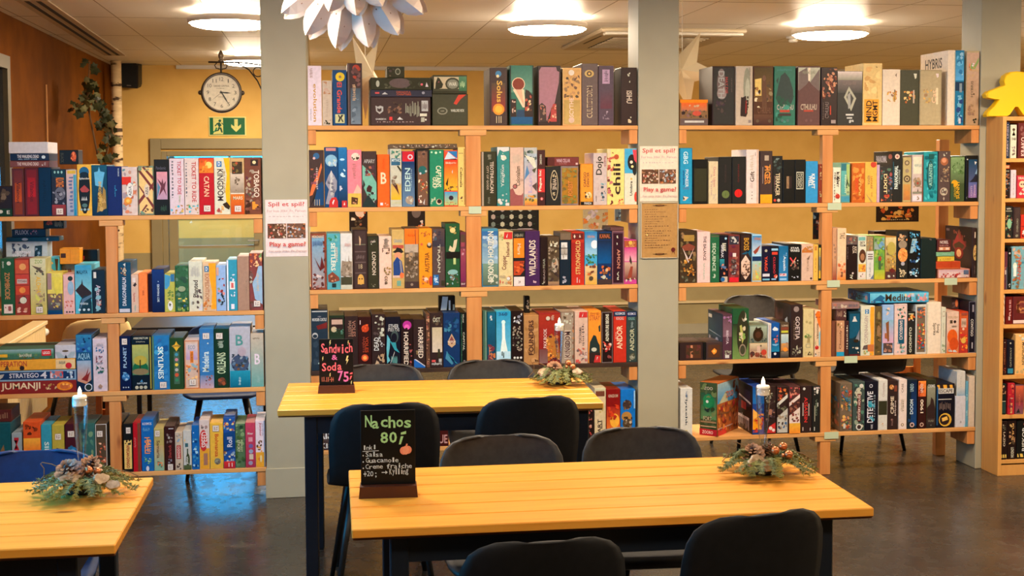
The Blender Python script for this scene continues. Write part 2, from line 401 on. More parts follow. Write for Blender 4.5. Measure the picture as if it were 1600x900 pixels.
# top cornice along the back wall, skirting
b = MB(); b.box(-1.3, RIGHTX, BACKY-.03, BACKY, CEIL-.035, CEIL); structure(b.build('trim_3', WHITE))
b = MB(); b.box(LEFTX, DOOR[0]-.1, BACKY-.015, BACKY, 0, .1); b.box(DOOR[1]+.1, RIGHTX, BACKY-.015, BACKY, 0, .1); structure(b.build('baseboard_back', PILLAR))
# pillars
def pillar(name, x0, x1, y0, y1, skirt=True):
    t = structure(empty(name, ((x0+x1)/2, y0, 0)))
    b = MB(); b.box((x0-x1)/2, (x1-x0)/2, 0, y1-y0, 0, CEIL, ch=.003); b.build('shaft', PILLAR, t)
    if skirt:
        b = MB(); h = (x1-x0)/2; b.box(-h-.006, h+.006, -.008, 0, 0, .155, ch=.002); b.build('skirting', PILLAR, t)
    return t
P1 = (-.274, -.044); P2 = (1.696, 1.919); P3 = (3.638, 3.874)
pillar('trim_4', *P1, 0, .232); pillar('trim_5', *P2, 0, .232, False); pillar('trim_6', *P3, 0, .225, False)
pillar('trim_7', -.27, -.05, 3.0, 3.22)

# ------------------------------------------------------------------ shelf racks of the three bays
def rack(name, label, x0, x1, levels, posts, skips=(), dark=None, tags=(), left_blocks=True, right_blocks=True, rear=()):
    t = empty(name, ((x0+x1)/2, 0, 0), 0, label, 'shelf rack'); ox = (x0+x1)/2
    for i, z in enumerate(levels):
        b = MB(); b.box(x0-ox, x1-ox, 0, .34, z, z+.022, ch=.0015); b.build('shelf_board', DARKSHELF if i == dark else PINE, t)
        if left_blocks:
            b = MB(); b.box(x0-ox+.001, x0-ox+.042, .004, .2, z-.075, z-.0005, ch=.002); b.build('shelf_block', PINEZ, t)
        if right_blocks:
            b = MB(); b.box(x1-ox-.046, x1-ox-.001, .004, .2, z-.075, z-.0005, ch=.002); b.build('shelf_block', PINEZ, t)
        for (p0, p1) in posts:
            zb = levels[i+1]+.0225 if i+1 < len(levels) else 0
            b = MB(); b.box(p0-ox, p1-ox, .006, .05, zb, z-.0305, ch=.002); b.build('upright_post', PINEZ, t)
            b = MB(); b.box(p0-ox-.03, p1-ox+.03, .003, .09, z-.03, z-.0005, ch=.002); b.build('bearer', PINE, t)
    for (p0, p1) in rear:
        b = MB(); b.box(p0-ox, p1-ox, .345, .39, 0, levels[0]-.05, ch=.002); b.build('rear_post', PINEZ, t)
    for (tx0, tx1, z) in tags:
        b = MB(); b.box(tx0-ox, tx1-ox, -.0022, -.0006, z-.034, z+.004); o = b.build('paper_tag', mat('mint_paper', rgb(190, 205, 178), .7), t); o['label'] = 'mint green paper tag'
    return t
LVM = [1.901, 1.479, 1.054, .633, .215]
rack('shelf_rack', 'pine shelf rack left of the grey poster pillar', LEFTX+.004, P1[0]-.002, [1.449, .955, .558, .140], [(-1.056, -1.0)], left_blocks=False)
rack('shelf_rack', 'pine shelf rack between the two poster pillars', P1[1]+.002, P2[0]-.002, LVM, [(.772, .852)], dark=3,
     tags=[(.786, .852, 1.497), ])
rack('shelf_rack', 'pine shelf rack on the right beside the bookcase', P2[1]+.002, P3[0]-.002, LVM, [(2.727, 2.787)],
     tags=[(2.757, 2.835, 1.497), (2.757, 2.83, 1.074), (3.44, 3.515, 1.074), (2.86, 2.935, .653), (2.748, 2.83, .235)], rear=[(3.575, 3.635)])

# ------------------------------------------------------------------ the edge bookcase
BX0, BY0 = 3.672, -.183
bk = empty('bookcase', (BX0, BY0, 0), 0, 'tall honey coloured bookcase at the right edge', 'bookcase')
b = MB(); b.box(0, .022, 0, .178, 0, 1.966, ch=.0015); b.build('side_panel', BIRCHPLY, bk)
b = MB(); b.box(.398, .42, 0, .178, 0, 1.966, ch=.0015); b.build('side_panel', BIRCHPLY, bk)
b = MB(); b.box(.0222, .3978, .003, .176, 1.944, 1.966); b.build('top_panel', BIRCHPLY, bk)
b = MB(); b.box(.0222, .3978, .172, .177, 0, 1.944); b.build('back_panel', BIRCHPLY, bk)
b = MB(); b.box(.0222, .3978, .006, .02, 0, .058); b.build('plinth', BIRCHPLY, bk)
BTOPS = [1.7394, 1.5224, 1.3029, 1.0248, 0.8335, 0.5551, 0.3358, 0.0872]
for z in BTOPS:
    b = MB(); b.box(.0222, .3978, .003, .1715, z-.02, z); b.build('shelf_board', BIRCHPLY, bk)

# ------------------------------------------------------------------ board games: x0 x1 z0 height front depth | look | print
TABLE_OF_GAMES = """#L1|on the left bay's top shelf
-1.5947 -1.5002 1.471 .1511 .0066 .25|dark box at the frame edge with green band|c 211;m 0 40 100 95 14 543,765,a86,321;r 0 0 100 26 131;t E h 72 8 88 20 ddd;e 40 16 12 6 ccc
-1.4994 -1.4423 1.471 .2407 .0052 .25|brown orange box with dark script lettering|c 522;g 18 4 85 96 830 622;g 22 30 80 70 c50 a40;t Villainous d 35 28 68 72 311
-1.4401 -1.374 1.471 .2435 .0068 .27|deep red box with faint script lettering|c 511;g 15 4 88 96 811 711;g 22 40 80 80 b11 911;t Villainous d 38 30 68 72 511
-1.3732 -1.312 1.471 .2443 .0066 .235|plain navy box beside the deep red box|c 024;w d 30 30 60 75 013
-1.3112 -1.2419 1.471 .2354 .0046 .27|dark monster box with orange lettering and low sticker|c 223;p 134 0 100 100 100 100 70 0 85;t KLONG! d 30 62 90 82 e82;e 60 48 38 14 667;m 5 20 95 52 22 334,667,99a,212;g 0 0 100 24 622 933;s 55 10;e 25 94 7 3 9cc;e 50 94 7 3 9cc;e 75 94 7 3 9cc
-1.2399 -1.1895 1.471 .2319 .0042 .25|pale pink and blue box with blue writing|c 9ab;g 0 0 100 100 9ac dbb;g 70 0 100 90 28b 5ac;r 10 92 95 99 db4;w u 20 8 70 86 67a
-1.1869 -1.1178 1.471 .2583 .0062 .27|yellow framed black box with blue dome picture|c eb4;e 50 50 42 47 111;e 50 86 36 10 269;e 50 80 34 6 123;t Splendor h 12 70 90 75 eee;p a44 15 52 50 60 88 50 70 46 30 46;p ccc 25 30 34 38 38 30 46 38 52 30 62 38 70 30;o 25 12 8 9bc;o 50 12 10 9bc;o 76 12 8 9bc;e 50 20 20 4 577
-1.1168 -1.0429 1.471 .2553 .0054 .27|blue castle box with golden vertical lettering|c 157;g 0 0 100 100 024 157;p 6be 50 98 58 88 88 86 76 70 70 56 22 60 16 86 42 88;p a84 30 6 96 14 92 50 75 58 70 40 40 46 36 20;m 35 8 92 45 12 ca6,863,642;t CARCASSONNE u 44 18 64 68 db5
-1.0414 -.9719 1.471 .248 .0044 .25|navy box with tiny pale blue text|c 126;t THE_CREW d 50 38 58 62 39c;t KOSMOS d 76 80 86 96 bcd;o 62 52 5 39c
-.9709 -.8949 1.471 .2444 .0082 .25|white patterned tile box with red square|c dcc;m 4 4 96 98 30 a9a,c98,8ab,b65,eed,69a,d86;r 0 64 60 80 d32;e 52 52 22 16 eee;t AZUL u 44 40 62 62 345;o 38 30 26 e93;o 38 30 12 fc6
-.8919 -.8139 1.471 .2495 .0074 .27|cream box with diagonal brown lattice|c 787;r 6 3 94 97 ec8;p 733 0 60 8 60 100 20 100 10;p 733 0 20 100 60 100 68 0 30;p 733 20 100 35 100 100 78 100 70;p 733 0 90 100 48 100 56 0 98;p 733 0 0 10 0 60 20 50 22;e 55 50 18 14 dcb;t AZUL u 47 42 63 58 456;m 0 0 100 14 10 798,a98,643;m 0 88 100 100 10 798,9a8,643
-.812 -.7374 1.471 .2818 .004 .235|black box with pink figure picture|c 111;g 15 28 88 78 b9b d9a;p 58a 15 28 40 50 20 60;p 634 30 34 45 52 20 66 48 58 55 66 62 56 80 62 70 48 82 34 60 46;w h 40 6 80 18 354;t Pandemic h 12 82 80 88 556
-.7364 -.6649 1.471 .2861 .0048 .235|white box with red vertical lettering and small sticker|c dcd;t TICKET_TO_RIDE d 55 36 82 96 b34;w d 12 30 28 96 667;m 5 2 95 18 14 5bd,db6,b85,998;t Europe d 60 22 78 34 ab9
-.6625 -.5916 1.471 .2882 .0079 .235|white box with bigger red vertical lettering|c dcc;t TICKET_TO_RIDE d 50 22 82 94 b33;w d 6 30 18 92 667;m 5 2 95 18 14 5bd,4a8,b85,996
-.5907 -.5164 1.471 .2879 .0058 .26|red box with golden sun and white sticker|c b12;g 0 74 100 100 e82 d42;o 66 88 24 fd7;m 5 76 60 98 10 c51,e93,a31;t CATAN d 32 32 68 68 fca;s 52 11
-.5154 -.4362 1.471 .2899 .0073 .27|white and yellow box with dark vertical lettering|c ddc;p fb1 60 100 100 100 100 12 78 10 70 40 80 70;r 15 84 48 94 37b;t D h 24 86 40 93 fff;t KINGDOM d 18 24 58 80 433;t BUILDER d 58 36 70 76 a85;p 321 50 18 78 22 100 14 92 8 66 12;m 4 2 60 16 8 eb7,d96,a44
-.4354 -.3651 1.471 .2873 .0054 .27|orange and beige box with dark tree picture|c ca7;g 0 38 100 74 987 dcb;m 30 42 70 68 10 765,654,876;g 0 0 100 36 c41 d72;r 12 72 88 94 432;m 15 74 85 93 8 b53,763,321;r 0 36 100 38 edc;t MARS h 18 26 88 32 edb;s 52 10
-.3642 -.281 1.471 .2893 .0088 .27|brown jungle box with pale vertical lettering|c 743;m 4 20 60 80 24 765,a98,554,ba8,634;r 38 86 84 97 322;o 60 92 11 eda;t TOBAGO d 56 30 90 78 edc;r 45 8 82 22 f93;m 0 0 100 28 14 632,854,421
-1.2719 -1.1799 1.7298 .072 .016 .12|small black box with orange face beyond the stack|c 111;t BLACK d 6 10 22 80 443;e 76 55 14 36 d63;m 60 20 92 90 8 e85,a42,621
-1.5067 -1.3194 1.7158 .0329 .0038 .22|flat red brown stacked box with white lettering|c 633;r 1 8 98 92 744;t THE_WALKING_DEAD h 18 25 74 80 dcc;m 82 20 92 85 6 ccc,988
-1.5058 -1.3186 1.7492 .0355 .0052 .22|flat navy stacked box with white lettering|c 124;t THE_WALKING_DEAD h 18 35 74 85 dde;t ALL_OUT_WAR h 20 8 70 28 9bd;e 86 50 5 26 cde
-1.5108 -1.3226 1.7852 .0567 .0032 .24|plain white carton topmost of the stack|c dde;r 2 2 98 98 ccd
#L2|on the left bay's second shelf
-1.566 -1.4998 .977 .2845 .0088 .15|dark green box with multicoloured vertical lettering|c 253;t ZOMBICIDE d 28 28 66 76 c85;t ZOO d 12 84 24 96 ddd;o 62 92 16 ddd;r 18 3 84 19 edd;m 25 5 75 16 3 955
-1.5735 -1.37 .977 .3593 .1732 .12|white box with splattered dark lettering, half hidden|c bcd;m 14 72 58 98 16 346,457;t LOBOTOMY h 16 79 60 87 eef;p 134 68 72 86 73 88 95 70 94;m 71 74 86 92 7 8ac,357
-1.4987 -1.4268 .977 .2834 .0077 .15|orange red box of stacked pictures|c 932;r 4 74 96 98 c53;r 4 54 96 72 c43;r 14 56 84 64 cbb;t TITAN h 18 58 80 62 644;r 4 36 96 52 c42;o 50 44 22 e94;o 55 86 24 ea6;m 10 4 90 34 16 a33,d97,532,eba;o 55 26 24 ddc
-1.4246 -1.3481 .977 .2845 .0055 .15|yellow green box with yellow toy lettering|c cc9;g 0 0 100 100 cb5 ddb;t ZOO h 30 91 80 98 8a5;p 654 8 88 70 74 90 76 55 84;t ALOHA d 36 38 68 68 eb3;m 20 6 92 44 16 ca8,775,986,dd6;s 56 9;m 30 70 90 84 5 554,765
-1.3692 -1.3124 .977 .2761 .167 .15|pale blue box with orange fingers peeking behind|c 4ac;m 5 60 55 95 8 eb6,e95;p 432 62 98 95 98 85 76 72 76
-1.3432 -1.2686 .977 .2101 .0062 .15|yellow box with dark flower picture|c ed6;g 0 0 100 50 135 865;r 0 60 28 100 a88;m 15 15 90 48 18 ed8,db5,998,564;p ed5 60 45 100 60 100 90 30 90;g 0 0 100 10 037 046
-1.3116 -1.247 .977 .2397 .226 .1|beige box half hidden beneath the orange carton|c ca8;t V2 h 25 30 80 90 b53
-1.2665 -1.2126 .977 .2009 .0065 .15|pale pink slim box with black emblem|c ebb;o 66 90 24 233;m 10 14 90 34 12 d65,e98,c76;o 28 5 9 544;o 55 5 9 544;o 82 5 9 544;e 70 66 30 18 9bd
-1.2304 -1.1413 .977 .3053 .284 .07|black box with red marker stripe behind the mountain box|c 111;p c33 -8 82 24 84 26 90 -8 92
-1.2094 -1.1278 .977 .2468 .0071 .26|sky blue box with dark mountain|c 5bd;g 0 40 100 100 8cd 39c;p 322 0 48 38 62 42 72 48 60 100 44 100 30 40 32;e 66 10 44 28 134;p 579 24 6 40 30 100 40 100 34 50 24;t MALHYA h 10 82 78 90 146;w h 28 18 80 24 cde;o 24 8 8 cde;o 52 8 8 cde;o 80 8 8 cde
-1.127 -1.0639 .977 .2203 .0081 .235|black box with pinkish graffiti lettering|c 123;t Aftermath d 30 8 66 66 cbc;m 20 5 70 60 8 c76,8bc,bbb;r 12 82 34 96 ddd
-.998 -.936 .977 .2582 .0068 .25|navy box with white vertical lettering and dragon head|c 146;t DRAGONREALM u 30 14 62 70 dde;m 18 74 80 90 10 dca,ba9,b85;p ddd 40 96 60 99 58 91;r 4 1 90 8 ccd
-.9352 -.8996 .977 .1949 .0047 .26|slim cream box with red lettering|c dba;r 20 80 60 92 edd;p 322 20 72 60 80 80 74 50 68;t Patchwork d 25 28 55 52 b43;w u 40 4 60 20 4aa
-.8985 -.8561 .977 .2003 .0059 .235|plain orange slim box|c f84;t HIVE d 40 44 62 56 a31
-.8553 -.8337 .977 .1942 .0368 .15|thin black box between orange and navy ones|c 213
-.8329 -.7722 .977 .2194 .0035 .27|dark navy box with small white upright lettering|c 025;g 0 0 100 100 014 137;t SKY_PARADES u 42 24 60 66 cde;o 52 72 4 cde
-.7714 -.7201 .977 .195 .0055 .235|yellow green box with blue map coast|c bb5;p 49c 0 100 60 95 50 70 20 60 0 62;r 60 80 100 100 37a;m 20 28 90 60 12 ca7,db8,684;e 55 16 26 13 eee;m 40 6 70 26 6 554,eee
-.7183 -.6519 .977 .2358 .0031 .25|green jungle box with yellow fruit|c 364;m 0 0 100 100 40 475,586,253,687,8a5,354;e 50 50 30 6 9a8;o 65 24 10 e93;o 70 13 9 369;m 20 5 90 30 10 ed6,576
-.6505 -.5819 .977 .2582 .0076 .27|white box with black vertical plant lettering|c ddc;t Planted u 30 28 66 62 322;m 55 4 98 44 9 544,655;w h 15 66 80 92 bbb;p dde 70 2 98 2 98 18;w u 12 14 40 20 433
-.581 -.5142 .977 .2479 .0033 .235|beige and orange box with sideways lettering|c db9;p fa2 45 100 100 100 100 4 60 4 70 40 50 70;r 12 82 48 94 37a;t D h 22 84 38 92 fff;t EXPEDITION d 16 20 48 78 b75;m 0 0 70 24 14 e95,c73,fc8
-.5134 -.4654 .977 .2352 .0053 .235|pale blue box with red flowers|c 9be;m 10 12 90 72 22 c44,933,456,8a8,234,e99;r 0 78 25 96 da9
-.462 -.4088 .977 .2615 .0063 .26|turquoise and white box with small white tiles|c 39b;r 0 0 16 100 eef;m 30 58 80 72 4 eef;r 28 42 80 58 eee;r 42 45 66 55 d66;m 30 28 80 40 4 eef;r 40 3 72 13 eef
-.4075 -.3483 .977 .2791 .006 .26|plain taupe box near the pillar|c a87;w d 70 30 82 55 876
-.347 -.281 .977 .294 .0049 .235|brown leafy box with pale blue shape|c 844;m 0 70 100 100 24 c63,e96,7a6,843,fc9;p 9bd 20 48 50 60 70 78 100 78 100 10 40 20;w u 50 34 75 66 cba;m 0 2 30 70 12 755,bba,643;s 56 12
-1.3119 -1.213 1.2172 .0804 .1789 .1|orange carton standing behind the slim boxes|c e92;r 4 40 30 70 421;r 52 2 54 98 c71
-1.5716 -1.3115 1.3368 .0222 .1738 .12|flat blue box lid atop the splattered white box|c 157;e 35 50 6 36 cde;e 78 50 2 30 cde
-1.5475 -1.3799 1.3594 .0397 .1884 .1|dark blue box of white figures in the rear stack|c 135;t FLUXX h 10 30 50 90 ccd;m 55 20 90 90 8 c8a,8ac,446
-1.3927 -1.2915 1.3996 .0464 .1964 .08|black card box with white symbols in the rear stack|c 221;m 5 5 45 95 8 b43,d74,642;w h 55 10 95 90 998
#L3|on the left bay's third shelf
-1.6096 -1.2123 .58 .0626 .0035 .25|long red box with cream lettering, bottom of stack|c 822;t JUMANJI h 8 22 56 92 edb;m 58 30 76 80 16 a84,ec9,b96;e 86 55 10 38 e82;e 86 55 6 26 c63;m 80 35 94 80 6 fb5,d74
-1.2115 -1.1339 .58 .2922 .0039 .26|blue water box with orange climber picture|c 158;g 0 70 100 100 25a 38b;m 5 70 95 98 14 49c,27a,136;t AQUA h 10 56 90 68 9ce;g 5 8 95 55 d84 9bd;p 822 30 22 60 30 80 44 70 30 90 36 70 18;p 124 0 0 100 0 100 22 60 14 0 20;o 76 8 26 dde;o 76 8 20 233
-1.1305 -1.0615 .58 .2701 .0089 .235|white box with three blue tree pictures|c dcd;m 20 70 80 84 14 47a,58b,369;m 20 52 80 68 14 645,856,99a;m 20 34 80 50 14 366,487,255;p a87 35 10 50 14 66 10 58 6 44 6;w h 30 86 80 92 aab
-.998 -.9443 .58 .2798 .0049 .26|navy box with white upright lettering and globe|c 014;s 46 90;t PLANET u 30 42 62 80 ace;o 52 25 38 37b;m 22 17 82 34 16 6ad,ace,258;o 28 6 7 bcd;o 52 6 7 bcd;o 76 6 7 bcd
-.9422 -.8418 .58 .2791 .0084 .25|black box with glowing golden tree picture|c 012;g 4 28 86 84 486 bb6;e 44 40 40 13 164;e 44 55 34 9 ba4;e 44 34 42 6 875;p 331 40 40 46 40 46 56 40 56;t ARBORETUM h 10 94 84 98 ccb;o 24 5 9 bba;o 46 5 9 bba;o 68 5 9 bba;t NATURE h 26 11 76 14 cde;p 48b 40 15 56 15 50 20;r 92 2 99 98 a94;w h 24 88 70 91 aa9
-.8397 -.7533 .58 .2784 .0053 .27|bright blue box with white downward lettering|c 27b;m 5 5 95 95 22 38c,16a,4ad,159;t SKYLINES d 34 20 66 80 eff;s 62 9;p 36a 30 86 60 92 40 96;r 0 0 10 100 575
-.7525 -.6844 .58 .2637 .0069 .27|dark green box with yellow star and gem column|c 242;p eb3 50 94 62 88 84 85 64 80 50 74 36 80 16 85 38 88;t Qwirkle h 22 82 80 88 643;r 30 10 72 74 465;o 50 68 13 49b;o 50 58 13 c89;o 50 48 13 ec4;o 50 38 13 bbb;o 50 28 15 c53;o 50 18 13 386
-.6794 -.6058 .58 .2501 .0067 .235|cream box with cartoon creatures and orange tag|c dba;f c74 6;g 10 60 90 94 b9c dcc;t ECO h 25 82 75 90 89a;r 38 54 62 78 e83;t CORTEX u 44 56 58 76 521;m 8 18 92 52 22 e84,c63,9bc,743,fc8;s 54 14
-.6038 -.5321 .58 .3071 .0056 .26|blue box with white cursive lettering|c 37b;g 0 30 100 100 48c 37b;t Madeira u 18 28 66 62 dee;g 0 0 100 22 cab 68b;m 40 4 90 22 8 a66,433;s 48 88;o 60 76 6 cde
-.53 -.456 .58 .3053 .0086 .25|dark green box with white gothic lettering|c 132;t ORLEANS u 16 24 78 60 cdb;o 50 12 24 743;m 22 4 80 22 8 a53,532;s 36 88;w u 20 68 70 80 bcb
-.4538 -.348 .58 .3102 .0089 .27|pale mist box with airship creature over teal|c bbc;g 0 0 100 40 07a 9bc;t B h 30 70 66 88 599;e 50 40 44 15 457;m 8 28 92 56 24 345,68a,753,234,9ab;g 0 0 100 28 068 29b;w u 40 4 54 18 bde;e 60 60 20 8 bab
-.3464 -.281 .58 .2785 .0063 .26|pale sandy green box with white gothic letter|c ba9;g 0 0 100 100 6aa cba;t B h 28 42 72 62 ede;w u 40 8 70 20 9bb;w h 14 89 70 93 765
-1.6079 -1.212 .6431 .0554 .0066 .25|long blue box with white lettering in stack|c 136;f 8ac 2;t STRATEGO h 18 30 54 75 dde;t 4 h 56 20 64 85 dde;r 68 20 84 88 c77;m 68 20 84 88 8 c34,dcd,58b;m 88 15 96 85 6 9bd,cde;p bbb 4 10 10 40 12 70 2 60
-1.6065 -1.2156 .6989 .0538 .0032 .25|long yellow box with red lettering in stack|c ea3;t OPERATION h 2 35 40 90 b43;r 76 4 100 96 ec9;w h 80 45 88 85 466;o 92 34 4 c23;o 34 20 3 322;p 543 12 5 18 5 16 60
-1.6051 -1.3185 .7532 .0527 .0042 .25|long green landscape box with red square logo|c 476;g 0 50 100 100 486 9bc;m 10 30 80 60 12 7a7,586,9b9,685;r 8 25 22 55 eb3;t LEGO h 82 48 94 78 fff;r 80 32 96 92 d22;t LEGO h 82 48 94 76 fff;w h 42 20 64 60 ddc;m 0 0 100 25 14 574,764,463
-1.3135 -1.2122 .7532 .0681 .0054 .24|white folded carton with black nose shape|c ccd;p abc 0 50 20 50 40 20 60 20 78 50 100 50 88 2 12 2;p 223 44 0 60 0 52 28;e 50 56 16 8 654
#L4|on the left bay's bottom shelf
-1.6493 -1.537 .162 .2728 .0055 .24|teal box standing at the frame edge|c 156;p 864 20 20 80 30 70 60
-1.5326 -1.4834 .162 .2201 .0065 .26|small pale box with red sideways lettering|c 9ab;t MIM d 22 8 70 90 b23
-1.4758 -1.3924 .162 .2755 .0031 .26|fiery orange box with dark ornaments|c d52;m 10 76 90 96 10 521,831;g 0 40 100 70 e62 fb4;m 5 2 95 45 20 c33,fb5,e73,a32
-1.3907 -1.3401 .162 .2585 .0067 .24|bright teal box with slanted white lettering|c 39b;t SIMPLO d 30 6 76 66 dee
-1.3381 -1.278 .162 .2554 .0068 .24|olive yellow box with black elephant|c ba4;s 50 76;p 221 20 46 36 54 62 52 76 44 66 36 56 40 40 40 30 36
-1.2748 -1.2073 .162 .2586 .0034 .24|maroon box with blue planet|c 412;s 46 80;o 56 46 34 27b;o 56 46 18 5ae;m 10 30 90 60 8 58a,269;t COSMIC h 20 4 90 12 cba
-1.2052 -1.1292 .162 .2582 .0068 .24|dull teal box behind the candle glass|c 366;m 10 10 90 90 14 587,245,797
-1.1271 -1.0696 .162 .2531 .0058 .24|white framed box with orange faces|c 543;f ddd 5;s 40 80;m 10 8 90 62 22 e86,c64,fca,743
-1.0495 -.999 .162 .2492 .0617 .26|black box with white and green upright text|c 012;e 25 92 14 5 cbc;r 5 55 60 72 036;t SPLIT u 20 20 34 62 ccd;t GAME u 52 20 62 50 8a6
-.9901 -.943 .162 .2495 .0074 .26|black and yellow box with red downward lettering|c 111;s 55 86;r 6 6 90 66 ec7;m 12 56 80 66 5 322;t AFRICAN d 30 32 66 56 a22;t DINGO d 30 8 66 30 a22
-.9418 -.9038 .162 .2533 .0065 .235|bright red box edge beside brown side|c b12;r 60 0 100 100 743;w u 10 50 40 70 d77
-.9015 -.8397 .162 .2665 .0088 .235|blue box with orange playful lettering and frog|c 16b;t KOSMOS h 10 90 86 95 dde;t WELT u 14 78 70 85 6ad;t HALLI d 26 34 70 66 f94;t GALLI d 46 38 80 62 fa5;m 20 12 80 28 12 7b7,596,cdb;e 48 5 13 5 dde
-.8385 -.789 .162 .2196 .0068 .26|beige box with brown vertical handwriting|c ba6;g 0 0 100 60 8ba ca7;s 36 88;t Samaria d 25 30 60 72 643;m 30 6 90 24 10 e74,da7,376
-.7867 -.7341 .162 .229 .0066 .26|dark brown box with pale skull shape|c 311;r 40 94 90 96 ccc;m 20 62 90 84 9 bbb,877,433;t Sherlock u 36 28 66 58 a44;m 30 16 70 26 4 889;s 54 8
-.7333 -.6951 .162 .1968 .0041 .26|small cream box with red framed lettering|c cba;m 10 72 95 96 9 8ac,ca9,a98;r 16 30 76 66 b33;t BANDIDO u 26 32 64 64 edd;m 15 2 80 20 7 433,a86
-.6929 -.6523 .162 .205 .0049 .25|white box with black bottle picture|c ccc;r 20 58 60 68 367;p fb3 10 74 20 80 25 72;e 55 25 26 17 342;p 342 44 38 60 38 60 54 44 54;t JENGA u 34 14 66 34 eee;g 0 0 100 12 453 564
-.6498 -.6134 .162 .2294 .0052 .24|blue box with pale cloud shapes|c 16b;m 6 6 94 70 20 8bd,adf,048,49c;o 24 84 9 bdf
-.6119 -.5608 .162 .2569 .0066 .24|white and yellow box with red bubble lettering|c dcc;r 0 0 100 42 ea3;m 15 82 85 94 5 a88,766;e 40 58 42 22 c33;t SPEED u 18 44 80 76 edd;r 40 8 80 32 a76
-.559 -.4921 .162 .2387 .0048 .24|yellow box with red downward script and coin|c eb4;s 46 88;t Bohnanza d 36 26 66 76 c42;o 56 16 26 887;m 36 8 76 24 9 655,aa9
-.4906 -.432 .162 .2646 .0053 .24|blue box with bright speckles and white script|c 25a;m 0 74 100 98 22 e95,5ad,c44,ed9;p 148 0 70 100 74 100 40 0 34;t Roll u 30 42 76 62 dde;m 0 12 100 34 16 ddc,964,8ac;g 0 0 100 14 b23 d33;t 11 h 40 3 76 11 edd
-.4312 -.3809 .162 .2292 .0076 .24|mossy green box with yellowish vertical lettering|c 575;m 0 0 100 100 30 686,463,8a7,353;o 60 94 18 243;t STICKY d 20 36 46 64 ddb;t FOREST d 52 36 74 64 cda
-.3798 -.3303 .162 .234 .0032 .24|pinkish red box with round pictures|c b45;g 0 0 100 100 a35 c46;t Mixer h 20 74 80 79 edd;r 30 58 74 68 d9a;o 55 48 24 76a;o 55 36 24 9ac;r 36 18 80 30 dcb;o 50 10 24 99b
-.329 -.281 .162 .2439 .0064 .24|white and gold box with brown round sweets|c ede;t Junior d 36 66 66 96 a23;w d 70 66 84 94 88a;m 6 32 70 58 9 642,853,ea4;r 0 0 100 32 ea3;o 50 17 24 d73;e 56 18 12 8 eda;r 92 0 100 100 37a
-1.6481 -1.5378 .4353 .0617 .0331 .2|small dark red box sticking out at frame edge|c 522;w h 10 20 90 80 865
#M1|on the middle bay's top shelf
-.038 .0306 1.923 .3057 .0049 .25|white box with golden downward lettering|c ede;t evolution d 38 6 66 70 c94;w d 8 80 40 96 a88;w u 10 8 24 28 99a
.0343 .084 1.923 .2307 .0069 .25|small cream box with black figures along base|c cba;m 10 70 90 98 10 b86,ca9;m 5 2 95 12 9 332;w u 30 20 60 60 ba9
.0869 .1588 1.923 .2845 .0044 .26|blue box with yellow disc and red gothic lettering|c 147;o 54 88 34 ec3;o 54 88 10 976;t El_Grande d 30 22 66 78 d54;r 15 4 84 20 cc9;p 333 34 6 46 6 56 12 66 6 78 6 62 13 76 19 60 19 52 15 44 19 34 19 44 13
.1627 .2383 1.923 .3199 .0071 .25|dark grey box with steel blue streak|c 433;r 0 0 12 100 655;o 60 92 26 b43;m 20 60 90 98 12 644,755,a43;g 20 2 90 60 789 456;m 25 5 80 50 10 567,89a,456;w u 30 40 60 66 ca8
.2791 .5907 1.923 .1476 .0069 .26|large black box with grey ship crest and barcode|c 322;r 1 2 99 98 433;p bbb 8 70 12 66 16 70 21 66 21 50 15 40 9 50;p 433 11 62 14 58 18 62 18 52 15 47 11 52;m 28 40 54 84 22 543,865,754,322,976;w h 58 30 82 86 998;r 85 50 96 88 bbb;w h 86 54 95 84 655;r 82 32 94 42 ddc;r 84 12 90 28 bba;o 92 20 1.6 ddd;t GAMEBOX h 8 19 26 25 ddd;r 31 18 36 30 d44;p ddd 44 20 54 20 48 30;w h 10 10 76 14 a99
.5991 .7858 1.923 .1643 .007 .26|charcoal box with white serif lettering and red brush|c 332;r 1 2 99 98 443;p c43 60 70 74 98 96 99 80 84 68 66;e 28 46 15 12 887;e 28 46 11 8 443;t WARLORD_BOX h 52 43 90 52 ddc;w h 22 43 34 49 998
.9005 .9929 1.923 .3003 .0035 .25|brown box with golden swirl and glowing orb|c 433;g 10 24 90 74 933 543;o 50 90 18 48b;o 46 86 9 eda;t Solus d 40 40 72 78 eb5;o 50 28 34 e93;o 50 28 22 fb4;r 36 4 40 16 dca;r 50 4 54 16 dca;r 62 4 66 16 dca
1.0069 1.1342 1.923 .3148 .0083 .25|teal night box with searchlight over rooftops|c 376;g 4 55 96 97 698 376;o 36 69 28 fdb;o 36 69 25 832;p fdb 12 60 60 60 66 30 54 30;p eb9 24 60 50 60 60 32;p 322 62 30 66 60 80 58 98 50 98 14 60 14;m 64 24 94 54 9 b54,643,ec9;p 322 4 14 26 14 26 44 4 44;m 8 20 24 42 6 dba,743;r 4 2 96 14 158;p 246 26 14 62 14 60 26 30 26;r 0 0 4 100 222;r 96 0 100 100 222
1.1565 1.2787 1.923 .3135 .0046 .27|black framed mauve sky box with red towers|c 322;p a78 4 6 4 92 14 98 80 98 84 92 94 90 92 72 80 50 74 38 60 30 50 20 40 8;p 433 6 6 4 34 16 38 34 32 36 6;p b44 54 6 56 24 66 36 80 36 82 6;m 8 8 34 34 12 976,432,b65;m 56 10 80 34 10 d87,943,eb9;m 36 4 56 16 6 c54,754
1.2881 1.3885 1.923 .3027 .0032 .235|golden framed box with brown scene|c eb7;r 4 2 96 98 da6;m 6 48 92 90 30 754,975,c96,543;g 6 2 94 44 ca6 b95;t SCYTHE u 34 14 58 48 ecb;o 46 9 16 dba;e 46 92 16 5 edc
